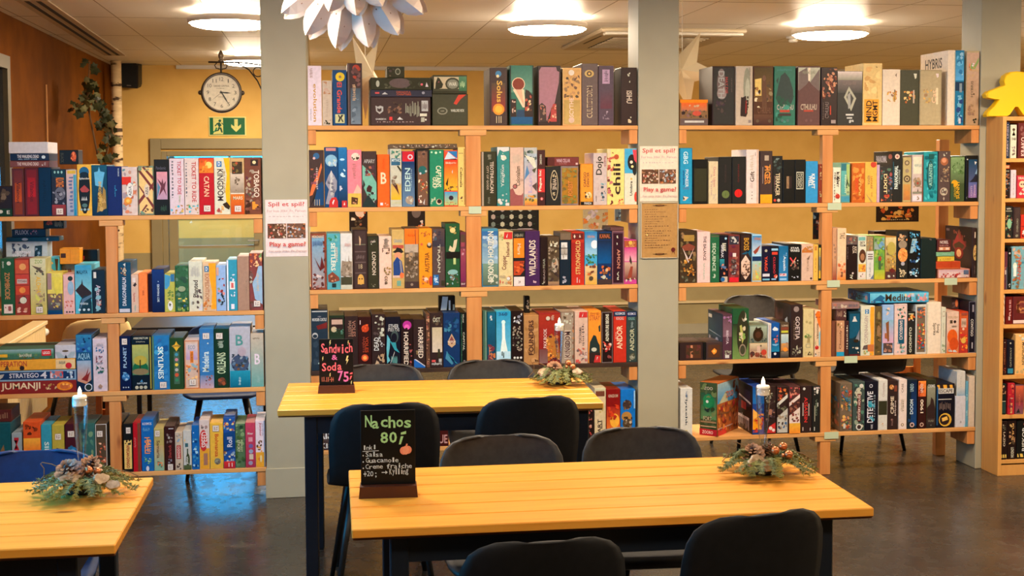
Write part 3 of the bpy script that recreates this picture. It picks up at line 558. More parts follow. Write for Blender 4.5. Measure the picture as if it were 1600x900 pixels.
1.3909 1.4787 1.923 .3264 .0049 .25|taupe box with gold eye and outlined lettering|c 655;e 46 84 30 6 ca6;e 46 84 16 4 543;o 46 84 7 eb6;t CULTISTORM u 30 12 66 64 cb9;t CULTISTORM u 36 13 60 63 644
1.4823 1.5644 1.923 .3155 .0082 .25|dull purple box with lilac label near top|c 545;r 24 70 74 94 b9b;w u 34 74 64 92 656;m 26 10 72 24 8 a9a,878;g 10 28 90 60 634 545
1.6034 1.645 1.923 .2983 .164 .176|slim dark box with red edge by pillar|c 332;r 4 40 70 76 632;r 10 84 36 92 bba;r 0 0 70 34 222
1.6038 1.69 1.923 .307 .0078 .15|black box with stacked white glyphs by pillar|c 322;m 40 72 58 92 4 ccb;t ISIHU d 34 38 70 60 dcb;m 34 4 66 16 5 dca,ccb
.2801 .5986 2.0711 .0352 .0036 .26|flat dark blue grey lid with orange lettering|c 334;t DREADFUL h 42 55 66 85 b53;t CHAPTERS h 42 20 66 48 b53;r 7 45 14 70 d55;p ccc 18 35 28 35 23 70;e 86 60 2.5 22 99a
.6025 .7818 2.0878 .0966 .0043 .26|pale battle box with dark warrior and crest|c 443;r 3 26 80 92 cb9;p 332 6 20 8 60 14 90 20 82 30 50 26 30;p 956 14 60 19 60 18 70;e 58 52 22 36 443;e 58 52 17 26 887;t WAR h 46 42 70 62 ddc;g 76 10 99 94 364 586;w h 80 30 94 70 bda;r 0 0 100 14 332
.2824 .5966 2.1068 .0632 .0066 .26|flat black box with smoky grey artwork|c 332;m 22 10 60 95 16 554,443,665;e 48 55 18 42 655;e 11 50 3 28 bba;o 84 45 2 d67;p dcc 90 25 95 25 92 65;m 60 10 82 80 8 443,554
.3666 .4569 2.1705 .0561 .0087 .2|small black box topmost of the dark stack|c 332;m 4 8 45 90 8 544,765,332;e 62 55 16 32 998;e 62 55 11 22 443
#M2|on the middle bay's second shelf
-.038 .0378 1.501 .2969 .0065 .26|dark volcano box with blue slope and orange sparks|c 433;o 50 90 22 369;o 34 86 9 ebb;p e74 0 20 18 40 40 50 60 60 84 78 88 70 60 46 20 22;p 147 30 10 60 40 90 46 98 40 98 4 30 4;p 222 0 0 60 40 34 14;m 10 40 60 68 10 745,956,b64;w u 45 32 60 70 cbb;r 34 3 38 14 cb9;r 50 3 54 14 cb9;r 66 3 70 14 cb9
.0407 .1102 1.501 .3116 .0048 .27|blue box with white robed figure and red badge|c 147;r 10 94 86 99 c88;o 50 78 46 8bd;m 10 68 90 80 9 cdd,ace;p 99a 30 54 50 60 70 54 92 44 90 30 74 24 60 4 4 6 30 30 4 40;p ccc 38 56 50 62 60 56 56 46 66 34 50 20 36 34 44 46;m 20 20 80 50 12 556,bbb,778;p c33 30 0 98 0 98 10 84 17 50 16 34 10;p eee 60 4 72 12 66 13 54 8
.1112 .1565 1.501 .3104 .0058 .26|slim blue box with white birds and red badge|c 16a;g 0 0 100 100 124 27b;e 45 80 30 2 adf;m 20 50 80 70 7 cef;m 10 26 80 36 4 ccd;r 36 0 96 11 c33;p eee 56 3 66 9 74 4
.1575 .2306 1.501 .298 .0047 .27|pink box with dark fish and yellow base|c e89;e 58 88 32 7 edc;m 30 82 84 92 8 654,432;w d 34 48 66 76 b77;r 0 0 98 24 db5;p eba 40 24 70 40 98 30 98 24;p 532 24 5 70 5 74 16 26 18;m 30 5 70 16 6 b86,321
.2327 .3072 1.501 .2899 .0032 .27|dark grey and turquoise box with leaf shapes|c 433;p 7ba 0 76 60 62 100 44 100 14 60 6 0 40;m 20 56 95 76 10 a65,844,534;t APIARY h 12 79 90 86 bbb;p 422 30 34 46 40 70 36 60 26 30 28;p 333 0 30 20 40 6 50;m 40 4 90 30 10 ccc,333,677;p 233 0 4 40 22 100 2 100 0 0 0
.3115 .3739 1.501 .273 .0039 .27|plain bright orange box with white gothic letter|c f62;t B h 26 44 76 66 fdb;w d 40 72 66 92 e51;r 20 3 44 8 ede;m 60 3 90 8 3 eba
.3776 .4368 1.501 .3018 .0059 .235|white box with tree and yellow savanna|c ccb;m 10 84 95 98 10 376,487,698;r 8 72 90 84 368;t MYTHIC h 14 78 90 83 dee;p 332 60 70 96 60 100 64 70 72;g 4 12 96 40 eb2 ca6;p 522 14 40 50 30 80 20 60 38;m 8 34 90 54 10 987,ba9,765;o 22 7 13 cca;o 50 7 13 cca;o 78 7 13 cca
.439 .5051 1.501 .2893 .0064 .27|blue box with red badge and spaced white lettering|c 247;g 0 0 100 80 68a 136;r 2 82 98 100 c23;o 66 90 22 dcd;o 66 90 12 c23;t EDEN u 22 28 66 70 bdd;w d 70 34 80 68 9bc;o 58 12 34 a98;m 30 4 90 20 9 ccb,877
.5131 .5806 1.501 .2991 .0032 .25|black framed box with teal orb and bright bottles|c 222;r 10 2 88 97 754;m 14 86 86 98 8 433,865;o 48 64 34 266;o 30 58 9 ccd;o 76 62 9 bcc;m 14 22 86 48 22 ca5,864,c53,edb;m 10 4 44 20 8 b44,edc;p ddd 50 6 66 14 60 3
.5828 .6561 1.501 .2967 .008 .27|emerald green box with white slanted lettering|c 286;t CAPTAINS d 44 34 84 72 eec;t GULF d 20 32 46 52 eec;o 14 96 7 cec;o 46 95 9 cec;o 78 96 7 cec;m 4 4 40 20 6 9b9,bca;o 66 8 22 dca;o 68 9 16 322
.6584 .7297 1.501 .2931 .0063 .26|red and yellow desert box with white peak|c e53;g 0 28 100 84 eb3 d32;p cde 0 84 30 98 98 84 98 86 0 84;p 27b 30 98 98 86 98 99 0 99;w h 10 76 90 80 ecb;m 0 28 100 36 14 642,975;p 321 10 40 30 52 24 36;p ddd 56 62 64 66 62 58;g 0 2 100 26 bc7 49c;o 50 15 18 323;m 10 2 90 8 8 986,c96
.731 .77 1.501 .3098 .0082 .25|slim yellow box with black cursive lettering|c ec7;r 84 2 98 98 a74;t Calimala d 26 32 62 66 432;o 20 90 7 654;o 42 90 7 654;o 64 90 7 654;m 30 6 60 18 5 533
.854 .9337 1.501 .2857 .0037 .26|charcoal box with white block lettering downward|c 332;r 0 0 14 100 a98;t TEOTIHUACAN d 58 24 82 82 dcb;t CITY_OF_GODS d 34 30 48 74 ba9;w d 40 86 70 95 998;w d 40 4 58 16 887
.9373 1.0038 1.501 .3103 .0033 .25|teal box with white torn corners and script|c 388;p edd 0 100 96 100 98 94 50 92 20 96 0 84;m 0 0 100 12 8 edd,cb9;o 52 82 22 ddc;m 30 76 76 90 6 cdc,fee;t Yanghun u 30 32 62 70 cdd;w u 24 38 34 64 9bb;o 44 18 8 bcc;o 74 20 6 bcc;o 44 10 8 bcc
1.006 1.0784 1.501 .3079 .0084 .25|cream box with brown earth and cursive lettering|c dba;t Colonialism u 42 34 76 68 432;p 955 0 28 20 30 40 20 60 18 84 18 98 22 98 0 0 0;o 88 44 9 433;o 88 44 6 dba;w h 20 72 90 92 cba;o 36 33 18 433;o 36 33 13 a66
1.0807 1.151 1.501 .3065 .0065 .27|snowy mountain box with golden base|c bbb;g 0 20 100 90 dbb abc;m 0 74 98 98 14 566,787,344;p ddc 0 88 60 70 98 60 80 82;p 554 60 62 98 66 80 56;p 544 60 34 98 40 98 24;p 58b 0 44 20 70 40 56;t Lunar u 30 22 60 76 bac;g 0 0 100 12 c74 eb4;m 4 4 96 22 12 ca5,664,e93
1.1522 1.1938 1.501 .2939 .0059 .235|maroon box with white and red downward lettering|c 422;t PANDEMIC d 28 74 56 92 ccb;r 4 24 98 66 c33;t Plague_Inc u 16 26 60 64 eed;o 54 12 22 c55;p edd 46 10 54 15 62 10
1.1958 1.2754 1.501 .2061 .004 .235|black box with white ornate vertical frame|c 222;e 58 52 28 40 cb9;e 58 52 24 37 222;t WINE d 46 40 74 70 cba;m 46 20 72 34 5 ba8;m 46 72 72 88 4 ba8;w u 30 44 42 58 ba9
1.2762 1.3724 1.501 .2079 .0044 .26|mustard framed box with pine trees|c 877;r 6 4 96 96 a72;m 6 4 40 96 22 763,863,983;m 8 70 90 96 10 984,774;m 8 4 94 26 10 773,884;t FOREST u 40 24 66 62 d84
1.3818 1.4507 1.501 .2201 .0033 .27|orange box with dark cat and black base strip|c e93;f c72 4;t CARGO u 24 44 46 80 633;t DANCER u 52 44 70 80 633;o 66 24 26 ec8;m 34 16 78 34 10 322,643,edc;r 0 0 100 8 111;t PANDA h 30 1 90 7 ddd
1.4531 1.5269 1.501 .2769 .005 .235|pale grey box with black brush lettering|c cbb;t Dojo u 18 58 76 94 221;m 54 8 92 42 12 8bc,79a,456;w u 14 6 24 18 544;w d 76 74 96 94 a66;p b99 30 28 40 40 36 28
1.5281 1.6218 1.501 .2984 .0088 .26|yellow box with black rounded lettering and blossom|c ed8;p dca 0 100 20 100 24 50 0 40;m 0 60 40 98 14 c65,a43,e98;o 54 86 15 b53;t chili u 34 18 78 74 322;m 0 0 34 50 12 733,c77;m 60 0 98 12 6 c54,e97
1.6226 1.69 1.501 .3005 .0079 .27|sky blue and white box with black blob|c ddc;r 0 56 100 100 4ad;e 60 76 36 14 222;e 84 66 20 14 222;p e45 66 98 100 98 100 74 80 80;o 56 76 13 edc;o 64 68 11 ed9;o 56 46 9 eb6;t Umbra u 44 16 64 42 322;e 96 14 16 9 d43
1.2056 1.375 1.7094 .0479 .0031 .22|flat red box lying on the two dark boxes|c 522;r 22 2 99 96 733;t WINE_CELLAR h 28 40 72 80 cab;w h 36 18 62 30 a77;r 90 12 97 34 dbb
.3801 .7274 1.8033 .0246 .0081 .26|flat grey wooden disc lid across several boxes|c 654;m 0 10 100 90 60 ba9,654,987,c97,544,ccb
#M3|on the middle bay's third shelf
-.0364 .0451 1.076 .2903 .0051 .235|brown framed box with blue sky and ship|c 843;r 8 4 88 96 8ac;g 8 4 88 96 a99 7ac;m 12 2 84 32 26 dcc,843,a77,633;t MERCHANT h 10 93 88 98 eca;p 622 20 60 60 40 70 60 90 40 60 34;w h 14 78 80 90 57a;m 80 30 96 90 8 944,632
.0474 .1159 1.076 .2904 .0037 .25|turquoise box with white downward lettering|c 5ab;t SETTLERS d 30 34 64 84 eed;t IMPERIAL d 66 48 82 76 dcb;m 2 84 90 98 10 495,7bb,386;p 843 4 26 40 32 90 22 96 16 40 12 8 14;m 20 14 80 28 8 643,c97;r 36 4 68 11 233
.1171 .1781 1.076 .2907 .004 .235|white box with grey cathedral ruins|c ddd;p 987 0 30 10 52 40 50 40 58 44 50 66 50 70 62 76 50 98 50 98 24 0 24;m 4 16 98 52 26 876,765,ba9;r 0 8 98 22 443;w h 36 76 90 84 dbb;r 0 0 98 8 ccb
.1794 .2562 1.076 .31 .0085 .26|thick dark tome with ribbed bands and gold ghost|c 322;r 14 2 90 98 433;r 14 74 90 76 665;r 14 62 90 64 655;r 14 44 90 46 655;r 14 26 90 28 655;p ca8 46 74 54 74 58 84 44 90;t 18 h 40 34 66 42 ba8;e 54 16 22 9 da5;r 32 8 76 16 da5;o 44 17 5 422;o 62 17 5 422;w h 26 50 80 58 766
.257 .315 1.076 .2755 .0079 .25|black box with white serif lettering|c 332;f 222 6;t LONDON d 38 26 74 70 dcb;m 24 84 72 96 7 ccb,877;m 16 3 76 10 8 776,887
.3161 .381 1.076 .2736 .0059 .235|cream box with small sepia animals|c ecb;m 24 66 88 78 14 754,a86,532;w d 30 76 90 96 876;m 36 26 98 44 12 a85,764;t COB d 42 8 66 24 432
.3825 .4472 1.076 .3076 .0033 .27|yellow box with portly man in hat|c ca6;g 0 58 100 98 db7 ca6;t GRAND h 14 78 86 84 79a;r 4 68 96 74 b54;p 222 2 62 30 66 40 70 76 68 96 62 60 58;e 50 56 34 6 d97;p 248 10 22 8 44 40 54 80 46 96 26 60 20;p 889 60 48 76 46 84 26 70 24;r 4 18 96 22 dba;r 38 4 72 13 7a9;e 80 22 18 5 e74
.448 .5219 1.076 .3124 .0045 .26|orange topped box with armoured knight|c 654;r 0 74 100 100 f72;p 533 76 98 78 60 84 60 80 98;w h 24 86 80 92 c51;r 0 60 98 74 ba9;e 50 55 24 8 987;m 4 14 96 60 36 876,654,a98,543,b97;r 0 0 100 11 433;o 50 6 10 987
.523 .5919 1.076 .3104 .0033 .27|bright yellow orange box with dark serif lettering|c f92;t AUSTRIA u 44 26 80 60 532;m 14 86 88 96 8 c62,b63;o 82 72 22 432;o 80 74 14 cba;o 20 74 10 d64;o 52 14 18 ecb;m 20 6 70 22 9 b63,e97;e 90 12 14 8 c43
.593 .6598 1.076 .3085 .0077 .26|dull mauve grey box with spaced white lettering|c 544;g 0 70 100 100 334 544;m 4 76 80 98 12 456,334,a87;t TRAJAN d 36 26 64 74 ccb;r 4 4 50 22 26a;m 8 5 46 20 8 9ce,cde;r 70 3 98 12 332;w d 72 44 80 62 988
.6634 .7384 1.076 .3353 .0081 .235|tall dark green box with black strap|c 253;o 50 90 20 ec8;m 24 84 78 96 5 a95;p dca 20 58 30 66 50 62 60 74 84 76 76 64 60 54;r 0 45 100 56 111;r 54 36 72 46 bc8;m 0 2 100 24 24 dcc,776,8bc,543;e 50 24 36 4 8bb
.7404 .77 1.076 .2899 .0033 .25|magenta purple box in green box's shadow|c 634;g 0 10 98 70 725 945;r 10 74 80 84 945;m 10 58 80 72 6 c9a,845;r 6 82 90 96 543;w h 10 4 80 8 edd
.854 .9407 1.076 .3064 .0034 .235|cloudy sky box with white upright block lettering|c 48a;g 0 40 100 96 9bc 26a;m 4 48 98 88 14 ace,bcd,8ab;g 4 2 98 40 565 798;m 40 4 98 26 12 ccb,665;t BEYOND_HORIZON u 36 8 72 96 eed
.943 1.02 1.076 .2917 .0081 .235|yellow map box with red badge and script|c dc9;p c33 34 86 98 86 98 99 40 99;p eee 54 90 66 97 60 88;t Copper u 22 30 62 56 733;t Island u 52 54 76 80 733;m 4 2 90 20 16 c85,ba8,c65;m 4 84 34 98 6 8a6,ca6;o 68 14 12 ddd
1.0212 1.0835 1.076 .2897 .0061 .235|black box with orange square and white base|c 222;r 2 52 96 88 f82;t Mars d 36 58 66 78 fca;w h 10 90 90 97 998;p b42 2 20 2 46 98 46 80 34 98 30 60 20;m 6 24 94 44 10 d63,732;r 2 0 98 17 edd;t 24 h 42 5 62 10 654
1.0846 1.1633 1.076 .2911 .0049 .27|deep purple box with cream downward lettering|c 425;t WILDLANDS u 26 18 72 84 edc;w u 76 32 84 68 967;m 54 4 88 12 4 cab
1.1655 1.2038 1.076 .2584 .0034 .26|thin black box with grey lettering by warriors|c 211;t FEAR u 36 36 66 56 998;t DEAD u 40 6 66 34 988;m 20 3 80 8 3 bba
1.205 1.269 1.076 .2588 .0069 .27|brown warriors box with bearded figure|c 543;m 4 64 98 98 24 876,a98,432,ba8;e 62 42 30 16 ba9;e 60 48 14 6 c97;m 4 4 98 62 26 665,987,433,765;g 0 0 98 8 865 a86;m 20 80 94 90 5 ddc
1.2712 1.3295 1.076 .2397 .0052 .26|navy black box with white square labels|c 123;r 10 84 70 96 ddd;r 10 70 70 82 ddd;r 10 58 70 69 ddd;w h 14 60 66 94 765;m 20 4 66 22 6 ccd,99a
1.3332 1.4033 1.076 .2836 .0056 .26|red box with yellow angular lettering|c b32;g 0 0 100 80 c32 922;r 4 86 96 98 622;p edc 16 92 24 96 32 92 24 88;p edc 60 90 66 96 74 90;t STRONGHOLD u 32 20 70 84 db7;r 40 4 48 14 dbb;r 60 4 66 10 dbb
1.4057 1.4737 1.076 .285 .0063 .25|bright beach box with palms and blue sky|c 4ad;g 0 56 100 100 9ce 27b;e 80 76 30 8 eef;w h 20 88 80 94 c85;g 0 0 100 36 da4 ec9;m 6 40 96 58 18 364,585,253;m 6 18 96 40 12 c63,743,db8;o 50 12 18 543
1.476 1.5525 1.076 .2829 .0078 .27|dark blue deep sea box with orange reef|c 136;g 0 40 100 84 059 124;r 10 86 96 98 222;t KANAL h 14 88 92 96 b64;m 10 6 96 36 22 c63,853,322,eb8;o 44 14 14 ccb;r 0 0 100 10 433
1.5537 1.6198 1.076 .2867 .0033 .25|dark plum box with pinkish frame and script|c 645;r 8 3 90 96 312;f a77 3;r 36 72 66 92 312;m 38 74 64 92 3 ddc;t AMON d 40 30 68 66 c87;t RA u 40 8 56 24 ccb
1.621 1.69 1.076 .2372 .0066 .27|hot pink desert box with horseman|c c49;g 0 52 100 84 eab c38;r 0 84 100 99 a53;o 50 94 16 eb5;g 0 10 100 50 733 ca9;p 433 40 52 46 66 54 60 62 50 56 44;p 943 20 10 50 40 70 40 60 14;m 10 4 90 14 6 dcb,332;m 10 84 90 98 6 853,c85
1.2717 1.3328 1.3162 .0413 .0041 .2|small wooden brown box lying above the navy one|c 654;r 6 10 96 90 765
1.5444 1.6198 1.3632 .0208 .0077 .2|flat dark wooden lid on plum box|c 533;r 2 10 98 90 644
#M4|on the middle bay's fourth shelf
-.038 .048 .655 .3168 .0068 .27|dark slate box with white serif title and red stain|c 234;t MURDER_CASTLE h 6 82 94 87 ddd;r 4 97 98 99 bbb;p 722 30 74 96 80 96 70 40 68;e 22 58 18 5 bbb;e 22 57 14 3 234;m 10 10 90 50 8 345,234;o 44 12 5 acc;w h 40 88 60 91 99a
.0555 .1321 .655 .2862 .0067 .235|dark green box with moon and cream tag|c 232;r 6 74 94 96 322;r 14 84 90 93 ca9;o 30 75 20 cb9;g 6 4 94 64 365 232;m 40 66 96 76 8 587,465
.1343 .2022 .655 .2812 .0033 .27|brown black box with tan scratchy lettering|c 322;t VOLES d 54 62 84 92 a76;t MAJESTE d 20 62 52 92 976
.2033 .2715 .655 .2763 .0076 .27|brown black box with red scratchy lettering and ember|c 311;o 54 78 30 c42;m 30 70 84 86 7 e63,823;t VOLES d 54 32 78 62 b42;t MAJESTE d 28 32 52 62 943;o 50 22 28 d53;o 50 22 16 fa5;r 12 86 18 94 edd
.2739 .3434 .655 .2883 .0055 .26|black and white sketch box with reaching hands|c 322;m 10 60 96 98 20 ccb,322,998,544;t DEAD u 14 34 52 58 ddd;m 50 40 96 60 10 bbb,322;p ca8 20 8 50 26 70 16 96 30 80 6;m 10 2 96 28 12 998,322,b97
.3455 .4231 .655 .2731 .0058 .27|black box with ice blue curved monster|c 112;t ETHER h 20 78 90 86 ccc;t FIELDS h 16 72 96 78 bbb;p 6bc 10 66 30 56 26 40 16 24 30 16 8 10 4 40;p 39a 20 56 50 50 64 60 74 40 96 30 60 36 34 50;e 62 62 26 12 455;e 58 60 20 9 112;w h 36 8 80 26 6aa;p bbb 24 6 60 34 60 30 30 8
.4252 .4884 .655 .2602 .0043 .25|black box with magenta swirl and white lettering|c 211;o 52 88 38 b39;o 50 84 24 e6b;o 46 80 12 211;t HORRIFIED d 22 6 62 74 edc;m 70 6 96 50 9 844,322,a55
.4895 .554 .655 .2564 .0072 .26|black box with white lettering and blue corner|c 322;t HORRIFIED d 40 20 82 84 edc;p 26b 4 18 98 2 98 0 4 0;p ccd 4 18 98 2 98 4 20 18;w u 20 28 40 36 b96
.5565 .577 .655 .285 .0034 .2|very thin brown speckled box|c 643;m 5 4 95 96 30 a65,c97,533
.5781 .6463 .655 .2886 .0043 .27|black box with large pale cream panel|c 322;m 20 76 96 96 10 ba9,654,443;t OST h 20 84 80 92 ccb;g 14 28 94 74 dcb cb9;p 332 56 18 60 34 76 34 80 18;w h 10 4 90 10 ccc;r 10 10 40 14 d55;r 66 10 90 16 bbb
.6474 .7363 .655 .2869 .0083 .25|deep blue box with triangular tan emblem|c 136;m 6 40 94 94 16 147,258,035;p 48a 10 16 20 30 60 6 50 4;p ca8 50 62 70 50 74 42 50 36 26 42 30 50;p 844 50 58 66 48 50 42 34 48;t MISSION h 26 45 74 49 edc;p 39b 10 30 60 16 70 8 90 4;m 4 60 50 80 4 48a
.7375 .77 .655 .2877 .0052 .26|black box with teal ornament and grey script|c 111;t CAPITAL d 40 30 74 64 bba;r 8 2 24 98 254;m 8 4 26 96 14 465,232;w u 30 82 60 98 ccb;r 50 4 80 12 988
.858 .8786 .655 .2956 .0077 .2|thin grey teal box at the left post|c 465;r 60 0 100 100 798
.8797 .9257 .655 .2881 .0037 .26|teal box with orange lettering at base|c 156;g 10 4 96 98 135 168;t KATTE u 20 6 70 36 d85;o 44 92 12 ccd;m 30 80 60 94 4 cdd;m 6 8 96 40 8 c74,734
.9281 1.0065 .655 .2901 .0086 .235|icy blue lighthouse box with tiny travellers|c 4bd;g 0 0 100 100 7ce 29c;p eff 40 80 60 80 62 50 90 10 20 10 40 50;e 50 80 14 4 dff;g 0 0 100 26 adf cef;p 344 36 18 44 18 44 26 38 26;p 344 46 14 54 14 54 24 48 24;t 360 h 16 92 78 98 247;r 0 0 100 6 7bd
1.0088 1.0747 .655 .2908 .007 .27|black box packed with grey portraits|c 211;m 8 26 92 72 44 887,a98,655,ba9,433;m 16 74 88 96 12 ddd,99a,322;o 24 14 10 ddd;o 50 14 10 ddd;o 78 14 10 ddd;w d 20 2 34 10 998;w d 60 2 76 10 998
1.0758 1.1559 .655 .2663 .0064 .26|kraft brown box with dark upright lettering|c b85;m 4 4 96 96 14 a74,b85,c96;t FOUNDERS u 32 20 66 90 422;r 70 22 74 60 422;m 70 4 96 12 6 532
1.1571 1.2725 .655 .2756 .0079 .235|rust red box with orange warrior art|c 922;g 0 40 100 98 922 a32;p b73 30 50 60 60 90 44 100 10 40 6;m 34 6 98 56 30 d73,e94,523,b52,fb6;g 0 2 40 30 866 744;t PAX_BOOK u 20 32 36 70 ecc;o 42 90 10 dcb;w d 56 86 74 96 dba
1.2737 1.3486 .655 .2816 .0058 .235|grey beige box with outlined upright lettering|c a98;f 754 5;m 20 76 90 98 16 987,ccb,543;t KINGDOM u 24 10 76 64 dcb;t KINGDOM u 30 12 70 62 644;m 86 10 98 90 10 c85,854
1.3509 1.4226 .655 .2812 .0076 .25|beige box with red badge and dark sideways lettering|c dba;p c33 30 88 98 88 98 99 36 99;p eee 54 90 66 97 60 90;t YOKOHAMA u 30 38 52 70 544;w u 54 34 74 76 766;m 10 4 96 30 20 a88,766,dcc,c65;m 4 0 96 8 8 d55
1.4249 1.4944 .655 .2819 .0062 .235|amber yellow box with black dog|c f93;t STRAY h 8 82 94 92 b53;w h 14 92 90 98 a52;p 233 4 20 10 40 40 54 60 52 76 40 90 34 96 14 60 4 4 8;p 233 80 70 96 74 96 60 84 60;p 322 4 0 96 0 96 20 4 20;p c33 42 1 96 1 96 14 54 15;p eee 64 5 76 11 70 12;e 44 26 22 4 ccb
1.4968 1.5582 .655 .2747 .007 .235|black box with white upright lettering and red warrior|c 211;f 988 4;t ADVENTURE_BEGINS u 36 42 66 96 eed;m 10 4 90 42 22 d54,b33,ecb,844
1.5617 1.6316 .655 .2779 .0041 .27|red box with white serif lettering and navy cap|c c32;r 0 90 100 100 135;t KOSMOS h 14 93 90 98 dde;t ROHLING h 20 83 80 89 dbb;t ANDOR u 24 26 70 72 fdb;w u 12 46 22 60 fcb
1.6328 1.69 .655 .2752 .005 .235|dark teal box with white serif lettering and navy cap|c 344;r 0 90 100 100 025;t KOSMOS h 12 93 90 98 dde;t ROHLING h 16 83 80 89 7aa;t ANDOR u 32 22 76 66 cca;o 56 10 28 998;m 30 2 84 18 9 ccb,554;w u 40 68 66 80 9aa
.6365 .7219 .9441 .0773 .1084 .06|small black box with white labels atop the emblem box|c 111;p ddd 8 0 46 0 56 96 20 98;r 60 0 72 70 ddd;r 86 0 98 40 bba
1.0972 1.1254 .9218 .0897 .1081 .05|thin patterned black and white box atop the portraits box|c 111;m 10 10 90 96 10 ddd,cb9,222
#M5|on the middle bay's bottom shelf
-.0264 .2814 .237 .0471 .0075 .26|flat dark box, lower of the left pair|c 433;t KISMET h 8 20 60 80 ddd;m 62 10 98 90 8 855,345,988
.4255 .6715 .237 .0896 .0034 .26|dark red box beneath the white lettered red one|c 411;t CLUE h 60 16 98 70 c99;m 0 10 55 90 8 622,311
1.2722 1.3535 .237 .1549 .0032 .2|dark wooden cased game at the table's edge|c 322;m 10 10 90 90 10 433,533
1.3589 1.4542 .237 .1733 .007 .235|black box with small red fighters|c 211;m 10 6 90 60 36 b44,c65,644,c98,944;m 50 64 90 96 10 754,b55
1.4581 1.5203 .237 .2847 .0065 .26|cream box with black upright lettering|c dca;r 8 84 90 94 743;t ART u 26 14 60 40 322;m 20 52 80 66 5 cb7;r 62 22 68 38 433;p ddb 0 96 98 96 98 100 0 100
1.5225 1.598 .237 .2761 .0032 .235|red and orange fire box with boy figure|c 811;t KINGDOM h 14 84 84 90 cba;g 0 2 100 66 f83 a22;e 60 38 36 14 fb4;m 30 4 80 22 12 c52,843,fb6;e 46 16 16 6 732;m 10 40 90 70 10 d42,b32
1.6002 1.6815 .237 .2715 .0036 .25|bright blue box with round fighters at pillar|c 17d;o 44 70 32 433;m 20 60 70 80 10 654,322,876;e 40 46 36 10 b84;o 46 32 34 543;m 14 18 80 46 16 876,cba,432;g 0 0 90 14 9bc 8ac;r 90 62 100 98 9cf
-.0255 .2755 .2846 .0707 .0086 .26|flat grey box, upper of the left pair|c 544;t RISK h 8 14 40 86 eee;m 44 10 98 90 10 766,a54,345
.4332 .6689 .3271 .1052 .0049 .26|red box with fat white lettering in a table gap|c a22;g 0 66 100 100 357 468;t STOMP h 30 12 92 58 fff;m 0 66 100 98 10 58b,ca8,433
#R1|on the right bay's top shelf
1.9257 2.082 1.923 .1393 .008 .25|small orange lidded box with horsemen|c 864;r -2 88 102 100 f81;g 4 56 96 88 b75 e62;m 4 28 96 60 22 543,866,654,322;e 60 46 16 10 c54;r 0 0 100 26 655;r 16 10 86 18 ccc;m 30 70 70 80 4 ca8
2.1062 2.2296 1.923 .3174 .009 .25|large black box with pale tentacled lettering|c 322;r 4 2 98 98 333;e 40 70 20 24 766;e 42 54 22 10 988;e 40 88 14 8 877;t DEATH d 26 46 54 92 aaa;t MAY_DIE d 58 54 70 82 a44;m 14 18 60 44 10 434,544;w d 84 56 90 80 655
2.2356 2.3298 1.923 .3181 .0057 .25|white box with grey smoke and black creature|c cba;e 66 66 22 32 998;e 70 60 14 20 bba;m 30 12 76 50 14 322,433,544;p 322 26 16 30 46 60 50 70 20 60 14;p 922 56 20 62 20 64 42 58 42;r 76 4 92 9 988;w d 76 84 88 98 887
2.3334 2.4447 1.923 .3188 .0045 .27|brown smoky box with standing detectives|c 532;g 4 40 96 98 753 542;p ec7 6 78 40 80 40 50 8 50;p 643 44 20 44 70 56 84 64 74 70 20;e 54 80 9 5 754;m 4 30 36 66 9 edb,a74,322;m 66 40 98 74 9 754,543,986;t CTHULHU h 20 20 90 30 754;g 0 0 100 18 422 643;o 20 7 8 654;o 82 7 8 654
2.4519 2.5711 1.923 .3196 .0086 .27|teal box with hooded dark monster|c 276;r 0 0 100 100 376;p 344 6 46 20 70 30 84 50 90 72 80 90 60 92 46 80 36 20 36;p 344 8 76 20 82 16 70;w h 12 92 84 96 488;t CTHULHU h 12 26 92 35 cbb;r 26 22 74 26 b43;m 6 4 94 50 14 498,265,254;r 22 16 80 20 433;o 38 8 7 577;o 64 8 7 577
2.5856 2.7114 1.923 .3205 .0088 .27|foggy grey box with glowing winged silhouette|c 644;g 0 60 100 98 998 ccb;p 766 2 90 40 98 50 70 98 96 98 58 2 58;p fed 46 98 56 98 56 78 50 70 46 78;p 644 4 58 40 70 50 76 60 70 96 58 96 40 4 40;t CTHULHU h 12 26 86 36 cba;r 26 23 70 26 b43;w h 20 86 80 94 998;o 38 8 6 755;o 60 8 6 755
2.7173 2.8081 1.923 .3143 .006 .27|dark box crowded with peach skulls|c 322;m 4 42 98 98 46 c86,a65,d97,732,eb9;t CTHULHU u 20 12 46 40 877;r 52 18 60 34 b43;w u 6 10 12 40 877;r 60 3 90 9 a99
2.8096 2.953 1.923 .2947 .0081 .27|misty grey box with pale emblem|c 333;g 0 60 100 98 444 988;g 0 84 100 100 998 edd;p bba 46 72 76 50 56 26 26 52;p 444 46 64 66 50 54 36 36 52;p aaa 40 56 52 62 54 34 44 30;r 34 18 66 21 ddd;r 38 12 60 15 ccc;m 36 4 66 10 5 ccc;w h 20 74 76 82 877
2.9552 3.0653 1.923 .3387 .0055 .25|pale yellow box with orange square and black lettering|c ec8;m 6 50 90 95 10 eb7,fd9,da6;r 6 4 84 42 fa3;t MIND u 16 6 46 40 321;t MGMT u 50 6 78 40 321;m 66 93 84 96 2 a85;r 74 44 76 64 ca6
3.0683 3.1696 1.923 .306 .0039 .27|off white box with golden bear emblem|c edc;m 24 40 84 62 14 c84,eb5,976;r 66 42 72 64 765;p 876 70 90 80 94 78 86;t Cat u 58 42 74 60 da5
3.1723 3.2807 1.923 .3029 .0084 .27|charcoal box with golden emblem and white crest|c 443;m 18 40 80 62 14 d94,b63,ec8;r 68 40 76 64 cba;p ddc 70 94 88 94 86 86 78 84
